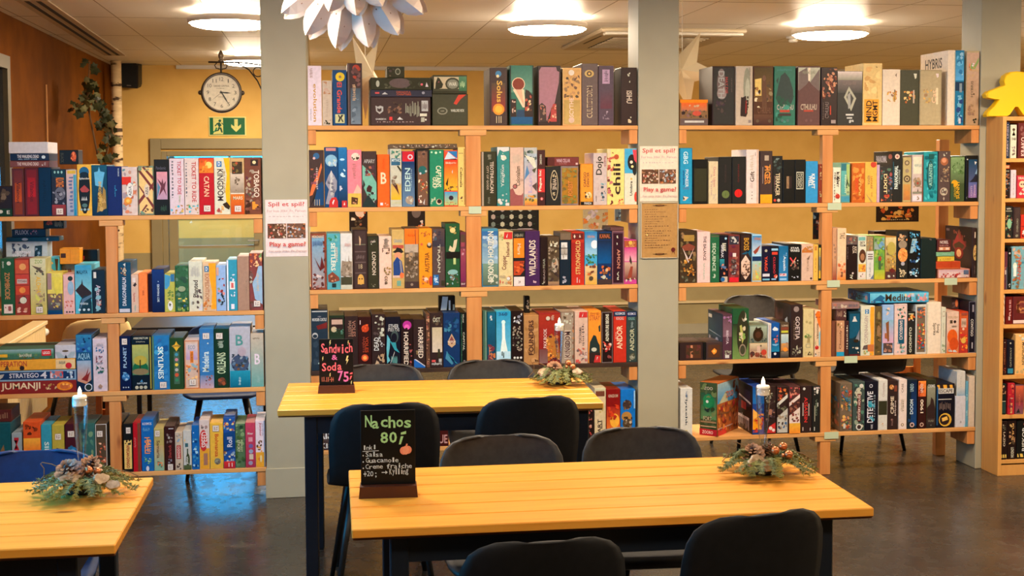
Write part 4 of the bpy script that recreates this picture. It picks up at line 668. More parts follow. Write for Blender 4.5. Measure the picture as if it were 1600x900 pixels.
3.2834 3.411 1.923 .3037 .004 .25|grey green box with golden scroll emblem|c ba8;m 16 40 76 66 16 ca6,eb6,a86;r 74 38 84 68 edb;p edd 72 94 86 94 86 88 78 86;f a97 2;t Cat u 54 40 74 64 eca
3.4461 3.4908 1.923 .4128 .006 .33|tall white slipcase with dark title on its side|c edc;r 86 2 98 98 ccb|t HYBRIS h 18 78 80 92 322;r 18 73 78 74 665;w h 22 68 74 71 a98;o 30 64 4 332
3.4921 3.5443 1.923 .4132 .0085 .27|glossy blue box with white streaks|c 17a;g 0 60 100 98 5ae 28b;m 10 60 90 98 10 9ce,6be,27b;r 0 46 98 58 135;w d 26 4 70 40 7be;m 10 4 90 40 10 7bd,248;r 46 44 76 56 89a;r 40 2 66 9 dde
3.5564 3.632 1.923 .4101 .0065 .27|beige brown box with ragged green top picture|c ba8;g 0 0 100 98 b97 ca9;p 8a6 20 74 40 84 60 80 98 92 98 86 60 74;m 18 74 70 84 8 e85,ede,543;t HYBRIS u 34 38 54 60 765;o 60 42 6 432;m 10 12 70 34 9 a86,976;o 60 7 8 332;o 76 8 8 332;o 68 4 8 332;m 0 60 98 76 6 ca8
#R2|on the right bay's second shelf
1.9252 1.9949 1.501 .302 .0038 .25|bright blue box with white letters and pyramid|c 29c;f 157 3;t GBG d 28 72 66 94 cef;t PIONEER d 44 30 70 62 cde;r 24 26 76 30 48b;p dcb 30 14 72 12 44 6 24 6;p 332 24 14 40 10 30 6;w d 22 34 38 60 148
1.9995 2.0806 1.501 .2407 .0039 .25|black lidded case left of a cream box|c 111;r 6 6 94 80 332;r 20 80 94 82 000
2.0873 2.1397 1.501 .2296 .0086 .26|small cream box with pink sideways lettering|c dca;t Once_Upon d 40 40 76 88 c88;t a_Time d 20 20 40 70 b99;m 40 4 80 26 4 cba
2.1418 2.2155 1.501 .253 .007 .26|black box with green disc|c 222;f 111 3;t MINDBUG d 46 46 58 84 433;o 54 20 30 674;w d 50 16 58 24 453
2.2178 2.294 1.501 .2549 .0066 .27|black box with red disc|c 222;f 111 3;t MINDBUG d 40 46 52 84 622;o 46 22 30 d22;w d 44 18 50 26 b11
2.2971 2.3679 1.501 .2923 .0083 .26|white box with dark upright lettering and dots|c edd;t Gift u 30 40 64 60 432;w u 26 62 60 90 cba;o 46 21 4 432;o 46 15 4 432;o 44 9 4 432;w u 68 88 76 95 544;w u 26 28 56 38 cbb;r 84 0 98 100 dba
2.3736 2.4424 1.501 .2845 .0031 .26|dark grey box with golden lettering and orange base|c 433;r 0 0 100 17 fa2;t TIGER d 36 36 86 74 d94;m 34 38 84 72 8 d84,a63;r 34 82 70 92 ba9;r 16 38 22 70 988
2.4437 2.5014 1.501 .2573 .0078 .27|black box with green tentacle and white lettering|c 222;m 10 66 98 96 14 455,788,344;t TERRACER d 30 16 74 64 edb;o 24 6 14 c43;o 62 6 16 cba;w d 16 24 24 58 a77
2.5026 2.5695 1.501 .2365 .004 .25|black box with small tan stamp|c 111;r 30 34 52 62 a86;w u 34 36 50 60 654;r 56 34 74 62 322
2.5707 2.6309 1.501 .2373 .0044 .26|black box with white outlined stamp|c 111;r 12 32 82 72 ddc;r 17 34 77 70 111;t POISON d 46 36 70 68 ccb;t CLASSIC d 24 36 46 68 ccb
2.6333 2.7028 1.501 .2283 .0076 .27|sky blue box with slanted white lettering|c 39d;t KRAFT d 48 34 76 70 fff;t WELL d 22 40 52 66 fff
2.7052 2.725 1.501 .2118 .0055 .25|rust brown box with speckled top|c 832;m 6 60 90 96 12 cb8,a64,643;m 30 6 98 30 6 ba7,754;w d 20 40 30 60 a64
2.789 2.8336 1.501 .1932 .0072 .27|white box with black lettering and red seal|c eed;m 40 62 90 88 9 322,554;t RUMMY d 44 44 76 88 433;o 60 18 32 c43;m 40 8 84 28 6 a33,e98;w u 12 6 24 90 655;t KOBI d 20 66 34 86 443
2.8346 2.886 1.501 .2201 .0058 .25|teal and lime striped box|c 7a9;r 0 80 60 98 378;g 0 20 60 80 5aa 6bb;g 60 20 98 96 bc9 ac7;p 343 50 30 66 60 56 80 80 50;t SANTORINI u 40 24 60 70 dec;r 0 2 98 16 49b;m 60 20 96 60 6 464,897
2.8968 2.9711 1.501 .2164 .0059 .235|orange box with ornate golden lettering|c c62;m 4 6 96 94 14 d73,b52,e94;t RAJAS u 52 18 76 74 eb6;t GANGES u 22 26 48 64 e53;m 84 4 98 22 4 a22
2.9734 3.0417 1.501 .2229 .0081 .235|yellow box with dark sideways text and red round logo|c eb5;t KENYA d 20 44 42 66 865;t SAFARI d 46 36 64 66 b73;o 72 94 26 c43;p b96 0 24 60 4 66 0 50 0;o 56 36 8 c85;w u 50 14 66 26 b84
3.0425 3.059 1.501 .2067 .0077 .27|narrow pale lilac box edge|c cac
3.0603 3.1325 1.501 .1963 .0058 .235|dark box with cream ticket lettering|c 333;m 4 60 98 96 14 466,a55,576;m 4 2 98 22 14 b43,d85,733;r 24 22 56 82 433;t DIXIT d 26 24 54 80 eda;m 60 30 98 80 10 679,866
3.1333 3.1898 1.501 .2804 .0083 .25|large black box with white upright lettering|c 222;o 46 90 26 ecb;o 46 90 12 a66;t PARANORMAL u 16 26 56 72 eff;t DETECTIVES u 62 36 78 64 bcc;g 0 30 10 80 146 256|t PARANORMAL h 14 78 70 92 ccd;e 88 90 10 5 c76;g 40 2 98 70 112 146;m 30 30 90 70 14 257,334,a54
3.1927 3.2424 1.501 .2471 .0088 .235|beige box with bronze cogs|c ba7;o 48 88 30 654;o 48 88 18 ba8;o 50 52 42 543;o 50 52 26 ba8;o 50 52 12 543;g 4 4 90 40 b74 c95;o 50 20 28 c84;o 48 70 24 987
3.2447 3.3103 1.501 .2606 .0045 .26|white box with grey rose window and banner|c cbb;r 8 60 86 96 ddc;w h 20 74 84 82 9aa;o 50 40 34 876;m 10 30 90 52 12 a98,987,b97;o 50 40 10 a43;p 322 44 20 52 30 58 20;r 4 18 88 22 887;r 2 2 88 14 ede;m 34 4 70 12 3 987;r 90 0 100 100 743
3.3137 3.3954 1.501 .2775 .0077 .25|turquoise box with dark oval frame|c 29a;m 4 4 96 96 30 3ab,178,4bc,067;e 46 54 24 30 155;e 46 54 18 26 378;t ATLANTIS u 36 32 60 76 9cb;r 34 86 70 96 155
3.399 3.4688 1.501 .2807 .0041 .25|grey box with red gems and ornaments|c 544;m 30 90 70 98 4 ccb;o 48 80 34 a64;o 46 82 20 d97;m 14 40 90 70 24 876,a86,433,cb9;o 44 20 34 ba9;o 44 20 24 655;m 30 14 66 26 5 ccb;p ba9 44 10 52 6 44 2 36 6
3.4716 3.5551 1.501 .2528 .0084 .235|green forest box with yellow flower and lettering|c 453;g 0 40 100 98 564 8a7;m 4 60 96 98 22 685,574,8a7,463;o 28 40 24 ea2;t SUNNY u 40 6 64 46 eb3;t GROVE u 24 10 40 34 ca3;g 0 0 20 40 354 453
3.5599 3.632 1.501 .2559 .004 .26|black framed box with blue dusk hill and lilac text|c 111;g 22 8 94 92 669 146;p 223 44 46 60 50 84 60 94 56 94 42 30 42;g 22 8 94 42 86a 56a;p 8ac 76 60 94 72 94 60;t YSPAHAN u 66 8 84 36 cac;t LIGHTS u 40 8 56 34 bac;o 10 92 6 ccc;p ddd 70 88 90 86 76 80;m 4 6 12 12 3 998
#R3|on the right bay's third shelf
1.9252 2.0218 1.076 .2838 .0049 .235|dark patterned box with white horned skull|c 432;m 4 4 96 98 36 543,764,322,975;r 22 80 84 92 a84;p 843 10 70 50 76 90 70 80 62 20 62;p dcc 14 68 50 46 84 68 60 48 50 38 36 48;m 20 14 84 46 22 c83,a62,eb6;m 10 2 90 14 10 776,443
2.024 2.0954 1.076 .2762 .0035 .27|white box with black downward lettering|c ecc;t THE_BALANCE d 46 44 70 92 322;w d 44 6 60 38 aba;w d 12 4 22 18 cbb
2.0977 2.1465 1.076 .2566 .0037 .235|green box with white block lettering|c 264;t SEQUENCE d 12 24 60 84 cdc;r 4 97 98 99 654;m 20 6 58 18 4 bcb;m 70 10 98 90 5 375
2.1473 2.1962 1.076 .2543 .008 .26|black box with bold white lettering and paint|c 112;o 76 94 14 adf;t BANK d 34 66 80 84 eed;t BREAK d 20 52 50 80 ccd;g 4 34 60 50 157 39a;m 20 16 96 40 10 c64,57a,e86;r 30 0 98 12 cba;o 40 6 26 26a
2.1984 2.2602 1.076 .2568 .0032 .26|reddish box with dark balls and card pictures|c 733;r 4 80 96 98 334;m 10 82 90 97 8 ccc,566;m 4 4 96 78 18 944,a65,624;o 44 44 24 433;o 44 32 24 433;o 44 20 24 433;m 20 16 70 48 10 aab,766;r 4 0 90 10 d23;r 34 54 66 62 edd
2.2624 2.3277 1.076 .2614 .0065 .27|black box with checkered diamond pattern|c 211;r 10 4 90 98 322;t BOSS d 34 66 80 92 c93;p 157 10 58 56 58 98 70 98 50 60 64;p ecb 50 56 90 42 90 18 50 4 10 18 10 42;m 14 12 86 44 46 532,643;m 14 12 86 44 14 ecb
2.33 2.3842 1.076 .2574 .003 .26|sky blue and white box with red bird|c adf;g 0 60 100 98 cde 38c;p 943 10 64 40 70 90 78 60 64 30 58;r 0 44 100 54 136;g 0 2 100 44 ca5 acc;m 20 4 96 40 10 eb5,9c8,da8;o 54 10 18 cd7;w h 20 88 90 96 c86
2.3868 2.4366 1.076 .1926 .005 .26|small black box with orange downward lettering|c 113;t YARGI d 30 30 64 72 e53;o 46 88 16 bba;r 6 14 90 22 dde;r 6 3 90 8 7bd
2.4378 2.4809 1.076 .193 .0059 .27|small black box with red downward lettering|c 112;r 4 88 96 94 9ce;r 10 76 90 84 d43;t CLUEDO d 30 22 60 70 c34;o 66 14 26 d54;r 4 4 70 8 8be;p edd 60 12 90 16 76 8
2.4843 2.5366 1.076 .1912 .0069 .25|small bright blue box with white downward lettering|c 27b;g 0 0 100 100 38c 169;t Aqualin d 40 30 76 72 def;r 6 14 84 22 dcd;m 10 15 80 21 5 c56;r 6 3 84 8 9cf;m 50 74 90 82 3 9cf
2.5376 2.6083 1.076 .2012 .0053 .27|black box with crossed red beams|c 111;t STAR h 16 88 86 93 eee;t WARS h 12 80 90 87 eee;p e45 8 62 60 40 64 42 14 66;p e76 12 42 60 66 62 62 20 40;m 20 30 84 56 10 876,433,cba;o 74 56 5 ddd;m 18 8 80 13 5 ccd
2.6117 2.678 1.076 .1992 .0037 .26|cream box with orange roof picture|c dba;p c73 0 84 30 94 60 86 96 84 96 78 0 78;p 865 40 60 60 66 76 72 64 58;t VIRTUES d 44 26 60 60 976;o 84 6 10 432;m 0 82 98 96 6 b85,da7
2.6792 2.7066 1.076 .1985 .0035 .26|yellow slim box with faint lettering|c eb5;t LAKE u 34 24 60 64 b84;r 20 84 76 96 c84
2.7078 2.725 1.076 .1969 .0037 .27|black box with yellow haze panels|c 221;g 10 6 80 92 eb4 654;g 10 46 80 92 655 ec5;t INIX d 30 40 62 68 bba;r 10 28 80 66 776;t INIX d 34 42 60 66 aab;g 10 6 80 28 eb3 da4
2.789 2.8148 1.076 .2875 .0086 .2|slim reddish paper box at the post|c c97;m 20 30 80 70 8 976,b85;g 0 0 100 40 943 c97
2.8156 2.8667 1.076 .2858 .0036 .26|cream box with orange leaf base and scribbles|c eca;t TAG d 24 80 84 92 765;g 0 0 100 34 e83 eca;m 4 6 96 36 16 d74,c64,f96;w d 40 6 70 16 433
2.8688 2.9337 1.076 .1926 .0071 .26|black box with bold white initials at base|c 211;t CUR d 56 76 74 98 dcb;t KEY d 76 76 94 96 dcb;t AI u 34 2 60 14 ddc;w u 4 60 16 96 766;o 60 19 9 dcc
2.9356 2.9837 1.076 .2421 .0048 .27|white box with bearded man portrait|c ddc;r 4 90 90 98 7bb;t SKY h 20 82 86 88 433;t TEAM h 16 76 90 81 433;e 54 54 44 16 532;e 54 52 26 8 a75;g 4 18 96 36 e93 fb4;m 10 20 90 36 6 c74,fc6;r 4 4 90 16 edd;m 20 6 70 14 3 987
2.9858 3.0278 1.076 .1568 .0036 .26|small white box with grey printed lines|c ddd;r 14 88 86 92 766;r 14 80 86 84 766;r 14 72 86 76 766;w u 30 10 60 64 99a;p 679 50 2 96 2 96 18
3.0286 3.0925 1.076 .2374 .007 .26|green meadow box with red haired figure|c 7a4;g 0 70 100 98 9ab 8a6;m 4 4 96 96 26 8b4,695,ab5,574;m 40 70 96 98 6 69c,7ac;e 52 48 14 7 a43;p 464 40 26 44 44 62 44 66 26 54 20;g 0 0 100 22 cb3 9b4
3.0949 3.1591 1.076 .2377 .007 .235|golden autumn leaf box with brown base|c b84;g 0 20 100 98 a84 dc9;m 4 24 96 80 34 ca4,a73,eb6,875;e 52 72 40 16 ba5;r 0 0 98 18 533;m 8 4 96 10 4 ccb;p 622 30 22 60 26 96 20 60 14
3.1612 3.2256 1.076 .2667 .0034 .15|black box with gold and cream ink shapes|c 222;m 4 80 96 98 12 ca8,e95,876;e 50 72 40 9 987;e 52 50 46 15 e95;m 10 40 94 60 16 eb6,c73;o 52 32 18 aab;m 6 4 94 22 16 dca,ba8
3.1396 3.2744 1.076 .2532 .2524 .09|dark cased box hiding behind the leaf boxes|c 322;r 20 90 30 94 988
3.2293 3.3 1.076 .2659 .0071 .15|black box with bright blue ink shapes|c 111;m 10 82 96 98 14 39c,7cf,157;p 9bc 10 54 30 84 70 84 60 60 30 54;m 20 50 96 80 22 39d,6bf,258,9cf;m 10 30 90 46 10 247,adf;m 6 4 90 22 18 7bd,cde,258
3.3029 3.3922 1.076 .2245 .0069 .25|plain black green box without lettering|c 122;m 40 95 70 99 3 655
3.4028 3.5925 1.076 .0512 .0039 .12|small flat red and white box, bottom of stack|c b76;g 2 6 96 94 ecc cab;t FALLING h 30 40 66 72 edd;m 2 6 96 60 30 c44,a33,dcc;r 80 40 96 90 568
3.6068 3.632 1.076 .2787 .0064 .32|large dark brown box with cream fan and lantern side|c 322;r 46 80 74 92 dcb;e 70 50 54 16 ca6;m 30 40 94 62 10 eb8,a75,753;r 88 4 100 98 221;w u 44 8 70 24 766|r 30 60 78 72 733;e 52 62 24 12 733;e 52 62 18 9 432;p 933 30 62 52 96 76 62 52 70;e 52 46 16 12 822;e 52 46 9 8 eb8;r 4 90 16 95 766;m 30 70 74 94 9 843,a65
3.3927 3.5374 1.1277 .0417 .0052 .12|small rust orange box in stack|c b42;r 60 4 62 96 a31;r 2 4 98 14 c63
3.4029 3.5024 1.1699 .0278 .0085 .12|small yellow box in stack|c db4;t CARD h 30 25 80 70 b83;o 14 30 3 543
3.3927 3.5007 1.1982 .0243 .0057 .12|small mint green box in stack|c 7a8;w h 30 30 80 70 9cb
3.3969 3.4804 1.223 .0682 .0036 .12|small maroon box topmost of the little stack|c 522;t NOBEL h 18 68 80 94 dcc;r 10 12 92 40 c86;r 18 16 40 34 ecb;r 60 16 84 34 ecb;w h 16 44 84 62 a77
2.9839 3.0261 1.2333 .0802 .0087 .2|painted olive box above the small white one|c 986;m 4 10 96 96 12 a87,765,b96;p a53 40 4 60 4 56 40
2.8672 2.932 1.2691 .0457 .0052 .2|dark painted box resting on the black one|c 655;m 4 6 96 94 12 8a9,754,a65
#R4|on the right bay's fourth shelf
1.9288 2.0584 .655 .099 .0085 .2|low dark leather chest with orange emblem|c 322;r 26 10 92 86 532;r 46 14 56 84 c86;m 28 12 90 84 8 633,432
2.0595 2.0752 .655 .0972 .0069 .2|black strap box between the two low chests|c 111
2.0763 2.1676 .655 .0958 .0069 .2|low dark chest with glowing gold star|c 433;r 12 14 84 88 532;p f93 30 50 50 68 66 54 62 40 46 30;o 48 50 8 fc6
2.1684 2.2206 .655 .2484 .0063 .27|purplish box with white downward lettering|c 534;g 0 50 100 96 867 645;m 4 80 96 98 8 a7a,544;t BIEHTA d 36 34 62 64 dcd;m 20 10 96 20 8 998;r 24 3 70 10 ddd|c 234;g 4 44 96 96 245 345;m 8 4 96 44 16 99a,345,567;o 22 26 10 9ab;r 6 84 30 92 ccc;p 89a 10 54 90 48 90 50 10 56
2.2227 2.3152 .655 .2778 .0057 .25|green gradient box with feather and dark oval|c 253;g 0 0 100 70 795 232;e 62 50 36 46 332;p bb6 44 66 56 68 72 40 60 30 50 48;m 40 34 80 66 8 8a5,dca;e 62 18 22 12 987;e 62 18 16 9 443;e 70 84 14 10 ba9;e 66 88 12 9 332;o 80 79 8 ddc
2.3196 2.4216 .655 .0858 .0041 .2|sepia balls picture box lower of pair|c ca8;g 2 50 98 98 a87 dca;o 14 32 14 533;o 42 26 14 843;o 80 40 16 c43;r 40 40 60 84 dba;m 4 4 96 40 14 732,a65,543;o 62 84 5 765
2.4224 2.4416 .655 .1923 .0036 .235|slim white box side by train picture|c ddd;r 20 4 80 96 cbb
2.4427 2.4905 .655 .1943 .0075 .25|small deep blue box with red coral|c 15a;g 0 0 100 60 29c 048;p def 10 82 40 90 86 84 80 78 30 78;m 26 42 80 66 12 d65,c44,e87;p 7be 6 40 96 40 60 34 20 36;r 0 0 100 18 013;o 46 12 16 dde
2.4939 2.5441 .655 .1942 .0052 .27|small box of stacked landscape pictures|c 543;t LONG h 14 90 88 95 dcb;r 6 80 94 88 843;r 8 72 90 78 cc4;g 6 40 94 68 9bc cdd;g 6 20 94 42 c84 b97;m 6 20 94 44 8 a76,d95;g 6 2 94 18 444 876;e 56 24 28 6 f93
2.5525 2.6211 .655 .2915 .0046 .26|tall brown black box with white serif lettering|c 322;o 46 92 24 988;t GOETIA d 38 34 76 78 dcc;w d 24 34 34 70 876;m 10 2 96 20 18 887,655,bba;p ccb 44 20 54 24 60 14|c 322;f 433 4;r 8 30 54 88 533;p ddd 66 70 80 76 84 56 74 50;m 60 8 90 30 5 998
2.6248 2.6855 .655 .2642 .0082 .235|pale yellow botanical sketch box|c dc9;m 10 40 90 56 6 684,9a7;o 64 88 14 ca8;o 64 88 10 dc9;o 32 74 12 ba7;o 66 72 14 ba7;r 26 20 70 28 998;r 30 21 66 27 dc9;w u 30 30 70 44 ba7;p 543 40 4 60 12 96 4;m 10 2 96 12 5 cb8
2.6901 2.725 .655 .26 .0059 .235|orange splash box with red apple|c eca;p f72 4 90 40 98 98 96 98 60 60 70 30 84;m 4 84 96 98 10 e61,832,f83;t VEGGIE u 36 38 60 72 532;p 9cd 70 52 98 56 98 24 70 24;o 36 20 34 b22;o 30 22 12 e65;m 4 2 96 12 12 ddd,334;p 8a5 0 30 14 36 10 24
2.789 2.8151 .655 .1971 .0046 .2|brown side of a puzzle box by post|c 743;r 70 0 98 98 532
2.8163 2.8632 .655 .1974 .0083 .26|slim tan box with brown upright lettering|c c97;t Chocoly u 36 20 70 74 632;m 10 80 90 98 6 edb,863;r 0 0 100 12 29c
2.8644 2.8873 .655 .1954 .0062 .27|thin maroon box with white writing|c 422;w u 40 20 80 90 ddc
2.888 2.9519 .655 .2462 .0051 .235|dark blue box with white bag and mountain shape|c 134;p 157 4 96 98 96 98 50 30 40 4 40;p 889 50 32 98 60 98 34;t MR h 40 84 62 90 dde;p ddd 26 78 50 90 76 78;m 30 3 96 20 7 ddd,cba;e 66 34 24 4 321;p 622 -4 0 98 0 98 4 -4 4
2.9564 3.0362 .655 .2779 .0039 .235|white and yellow box with faded upright lettering|c ddc;p fa3 70 98 98 98 98 0 66 0 74 40 66 70;r 28 84 58 93 27b;t D h 36 85 50 92 fff;t COPENHAGEN u 24 24 52 80 baa;p 655 10 12 20 20 50 22 50 12;r 50 8 98 22 c74;m 20 2 80 10 5 8b8,ba6
3.0387 3.0799 .655 .272 .0071 .235|brown box with wooden figure column|c 653;m 10 6 90 96 26 864,a84,542;e 50 50 26 12 975;e 52 82 24 8 985
3.081 3.1478 .655 .2801 .0041 .235|pale blue pink box with wooden boat|c 9be;g 0 24 100 70 dac 8bd;m 20 80 90 96 8 def,48a,ecb;p 853 28 64 56 68 60 28 46 26;p a64 20 44 40 44 44 32 20 34;r 8 4 92 24 544;m 12 6 90 22 9 a76,c98;r 0 0 100 3 ddd
3.1514 3.2258 .655 .2832 .0064 .25|white box with red figure and navy banner|c ecc;m 20 72 90 96 18 c54,8ab,365,dcb;r 30 22 80 70 157;t SANSSOUCI d 40 30 66 68 edd;m 24 4 84 26 14 397,9bc,587;f ddd 3
3.2288 3.2764 .655 .2391 .0079 .27|slim black box with spaced white lettering|c 222;t GODINTO u 24 4 56 64 ddc;m 10 76 96 94 8 c63,fb5;o 24 82 7 ddd;o 70 80 7 ddd;r 10 94 80 96 ddb
3.2771 3.3408 .655 .2773 .0066 .25|white framed box with flaming picture|c ccc;r 10 4 90 96 765;m 14 66 88 94 16 457,a43,e85;m 14 34 88 62 18 e84,c43,887,ec7;m 14 6 88 34 18 c33,e63,57a,fa5
3.3431 3.4279 .655 .2885 .0082 .25|large white box with green script lettering|c edc;t Spirits d 40 36 66 60 543;t Song d 68 40 90 58 543;r 0 0 8 98 ccb
3.4295 3.4554 .655 .2594 .0063 .25|slim white box with thin outlined label|c ddc;r 20 80 80 92 ba9;r 28 82 72 90 ddc;t Jasmine u 30 36 62 66 998;m 20 2 96 20 6 796,9a8
3.4619 3.5335 .655 .2339 .0064 .25|cream box with orange fox picture|c ecb;g 0 0 100 60 e73 ecb;e 46 40 44 18 e62;e 60 22 40 16 d52;r 24 72 46 80 543;o 66 76 12 322;t ISUBI h 10 84 90 90 ca8;m 10 2 90 10 5 68a,ddd;w h 40 62 80 68 876
3.536 3.5892 .655 .2325 .0082 .25|orange red box with cream tag|c c42;g 0 0 100 96 b33 d63;r 20 62 80 84 dba;w h 26 66 76 80 765;o 46 58 14 ecb;m 8 4 96 50 18 e52,d33,fa4;e 46 30 30 7 eb5;r 20 92 90 98 a54
3.592 3.632 .655 .2884 .0077 .26|black slim box with white curly lettering|c 112;f aac 3;r 10 4 90 96 112;t CONTIGO d 28 32 70 66 ddd;r 50 80 76 94 99a;r 46 8 64 20 bbc
2.3186 2.4206 .7413 .0969 .0049 .2|black train picture box upper of pair|c 787;g 2 4 98 96 776 aba;e 48 46 30 40 321;e 48 46 16 20 532;p 321 30 82 50 76 70 84 60 90 44 80 40 96;m 4 4 96 26 10 455,566
2.8147 2.8741 .8529 .0632 .0087 .24|reddish brown box with white smudges above the tan one|c 533;w h 4 30 60 90 a87;m 60 30 96 80 4 ccb
3.5467 3.5915 .888 .0663 .1232 .12|small dark lantern box in the corner|c 433;o 22 50 16 655;e 70 50 22 34 c64;e 70 50 14 24 d85;m 10 10 50 90 4 655
2.789 2.9489 .9165 .0344 .0081 .24|flat pinkish box lying along the left end|c 977;m 4 8 70 90 8 cba,876,b76;w h 60 30 96 80 667
2.9991 3.3531 .944 .0589 .0078 .28|long blue box with flowing black lettering atop row|c 28b;g 0 4 100 96 4ad 7ce;p 269 6 20 20 80 28 50 22 20;t Medina h 28 15 72 86 432;m 60 10 98 90 14 dca,bce,e9a;w h 78 20 82 80 543;p c99 88 24 98 24 93 76;r 0 0 2 100 037;m 4 4 26 30 6 843,358|c 147;g 40 4 98 90 5bc 38b;t Azur h 36 20 84 80 234;m 4 4 40 90 9 147,852,37b;e 92 50 6 24 c99
#R5|on the right bay's bottom shelf
1.9324 2.0003 .237 .2674 .0087 .27|white plain box with dark green script|c ddd;t Flyttehk d 36 22 60 86 345;w u 40 82 60 94 57a;r 30 4 60 14 cb7
2.3382 2.4049 .237 .2669 .0053 .27|blue box with orange explosion|c 249;g 0 64 100 98 27c 15a;p fa2 0 50 40 40 80 30 80 10 0 10;m 4 4 96 46 26 d43,e63,fa4,a22;m 20 50 90 70 8 124,37b;p fb5 0 54 60 40 0 30|c 211;p 323 10 40 90 56 90 86 10 90;r 30 44 60 60 a33;r 10 24 80 30 dcc;w h 10 4 80 34 a99;p dcc 4 70 90 60 90 64 4 74
2.4061 2.4717 .237 .2649 .0068 .26|dark box with swirling white figures|c 322;m 6 60 94 96 22 bba,665,433,887;p c33 20 2 98 2 98 24 40 16;o 54 12 16 edd;o 80 8 14 edd;m 10 26 90 58 12 a76,545
2.4766 2.5413 .237 .2628 .0084 .26|black box with diagonal white band and red swirl|c 322;m 6 70 96 98 18 c43,e84,843;p ddd 0 64 98 84 98 76 0 56;m 6 40 98 64 9 776,554;p ccc 0 34 98 54 98 2 0 2;m 8 4 92 40 26 8ab,433,a98,57a;f 433 2
2.5449 2.6097 .237 .2608 .0032 .27|pink dragon box with yellow base|c 533;m 6 74 96 98 18 c45,d87,a44;p edd 0 66 98 84 98 76 0 58;m 6 42 96 70 14 843,965,533;p edd 0 38 98 56 98 20 0 20;m 20 22 90 44 12 844,cba,654;g 0 0 100 22 f93 eb4
2.6134 2.6784 .237 .2611 .0074 .25|black box with red downward lettering|c 322;o 30 94 12 ddd;t ASSASSIN d 32 22 62 76 d33;r 16 36 24 64 cbb;r 70 36 78 62 cbb;r 16 4 24 12 dcc;r 84 4 90 10 dcc
2.6796 2.725 .237 .2591 .0036 .235|black box with pale green lettering and white bloom|c 222;m 10 80 96 98 12 cbb,dcc,a88;o 26 94 14 eee;t VERSO d 36 36 60 72 787;r 24 24 32 58 ccb;r 62 56 74 64 ddd;r 20 4 30 12 ddd;e 60 88 14 5 eee
2.8414 2.9101 .237 .2688 .006 .25|colourful town box with red and teal letters|c 765;m 4 4 96 96 50 48a,b65,eb6,466,a87,d96;t SPY h 66 74 98 86 d43;t GUILD u 66 42 84 70 39b;t CITY u 44 44 58 62 ea4;p 369 10 80 60 64 60 60 10 76;r 22 6 42 16 ccc;m 40 6 90 30 18 c53,e97,7a6|m 4 4 96 96 40 48a,b65,466,a87,964;p 369 10 80 90 64 90 60 10 76
2.914 2.9829 .237 .2749 .0042 .27|green grey box with red framed upright lettering|c 455;m 4 6 96 96 26 587,9a9,344,ccb;r 36 20 66 76 622;t MYSTERY_HOUSE u 42 22 62 74 edd;o 52 8 28 ddd;o 52 8 18 433;o 70 92 18 ddd;m 10 60 40 90 6 ccb
2.9855 3.0599 .237 .2753 .0032 .25|black box with tall white upright lettering|c 112;o 44 91 14 ccd;o 44 91 9 334;t DETECTIVE u 14 16 62 80 eef;m 20 16 80 60 8 5ac,29b;w u 66 20 80 76 89a;w u 40 3 62 12 ccd
3.0625 3.1158 .237 .2822 .0037 .27|white box with dark middle band|c ddd;r 0 30 98 60 332;t Chronicles u 42 66 66 94 baa;m 30 8 56 14 3 da7;r 0 58 98 60 ccc
3.1185 3.1786 .237 .2754 .0088 .26|black crime box with white upright lettering|c 322;o 38 87 24 c84;m 20 82 60 92 6 eb8,843;r 64 78 92 90 843;t CRIME u 28 32 62 68 edc;w u 66 28 86 60 cbb;o 40 20 8 a77;w u 34 8 56 22 977
3.1826 3.2294 .237 .2801 .0038 .25|white slim box with grey sketchy lettering|c edd;t CASE u 30 74 56 92 766;t ORIGINS u 24 36 44 60 a98;t TIME u 46 34 64 60 a98;o 46 9 20 865;o 46 9 12 edc
3.2321 3.2912 .237 .2772 .0067 .235|black blue box with white block lettering|c 123;g 40 6 98 96 148 124;t UNDO u 28 76 66 92 acd;t DOOM u 28 30 62 60 def;o 52 8 24 dbb;o 52 8 14 433;m 10 14 90 28 6 247
3.2952 3.3437 .237 .2755 .0032 .235|black orange box with white rounded digits|c 311;g 0 66 98 98 d63 f94;m 4 66 96 96 9 e74,a32;t UNDO u 24 74 60 92 edd;t 1900 u 26 32 66 60 fed;o 46 8 26 dba;o 46 8 16 533
3.3463 3.4016 .237 .2752 .006 .25|misty dark box with lone figure|c 332;g 4 40 96 86 665 998;p 322 4 42 40 50 50 64 76 58 96 40 96 20 4 20;t CRIME h 10 84 90 90 ddd;g 0 0 100 20 222 433;w h 20 12 80 18 887;o 50 6 7 777
3.4046 3.5129 .237 .2484 .0062 .27|black escape box with gold disc and striped tape|c 112;r 0 88 98 98 322;p fb4 6 88 20 88 16 98 2 98;p fb4 40 88 60 88 56 98 36 98;p fb4 76 88 92 88 88 98 72 98;r 10 78 96 90 ddd;t ESCAPE h 14 80 90 88 433;o 50 18 36 eb4;o 46 18 28 322;p fc6 30 22 60 26 66 18 34 14;r 10 64 84 66 ccc;w h 16 40 80 60 766;r 0 6 8 94 258
3.518 3.5788 .237 .1752 .0049 .26|white box beneath the small white blue box|c dde;t 2 h 46 14 62 20 556;p adf 80 0 100 0 100 12;w d 66 20 74 60 ccd
3.5796 3.5956 .237 .2575 .008 .3|thin pale blue box beside plain white box|c 6ac;m 10 10 90 80 6 9cd
3.5965 3.632 .237 .287 .0035 .25|large plain white box at the bookcase|c dcb;f cbb 2
3.5269 3.5771 .4127 .1392 .0082 .22|small white blue box perched on white box|c ddd;g 0 0 100 40 9bd ddd;w d 40 36 56 80 bbb
#B1|in the edge bookcase, uppermost compartment
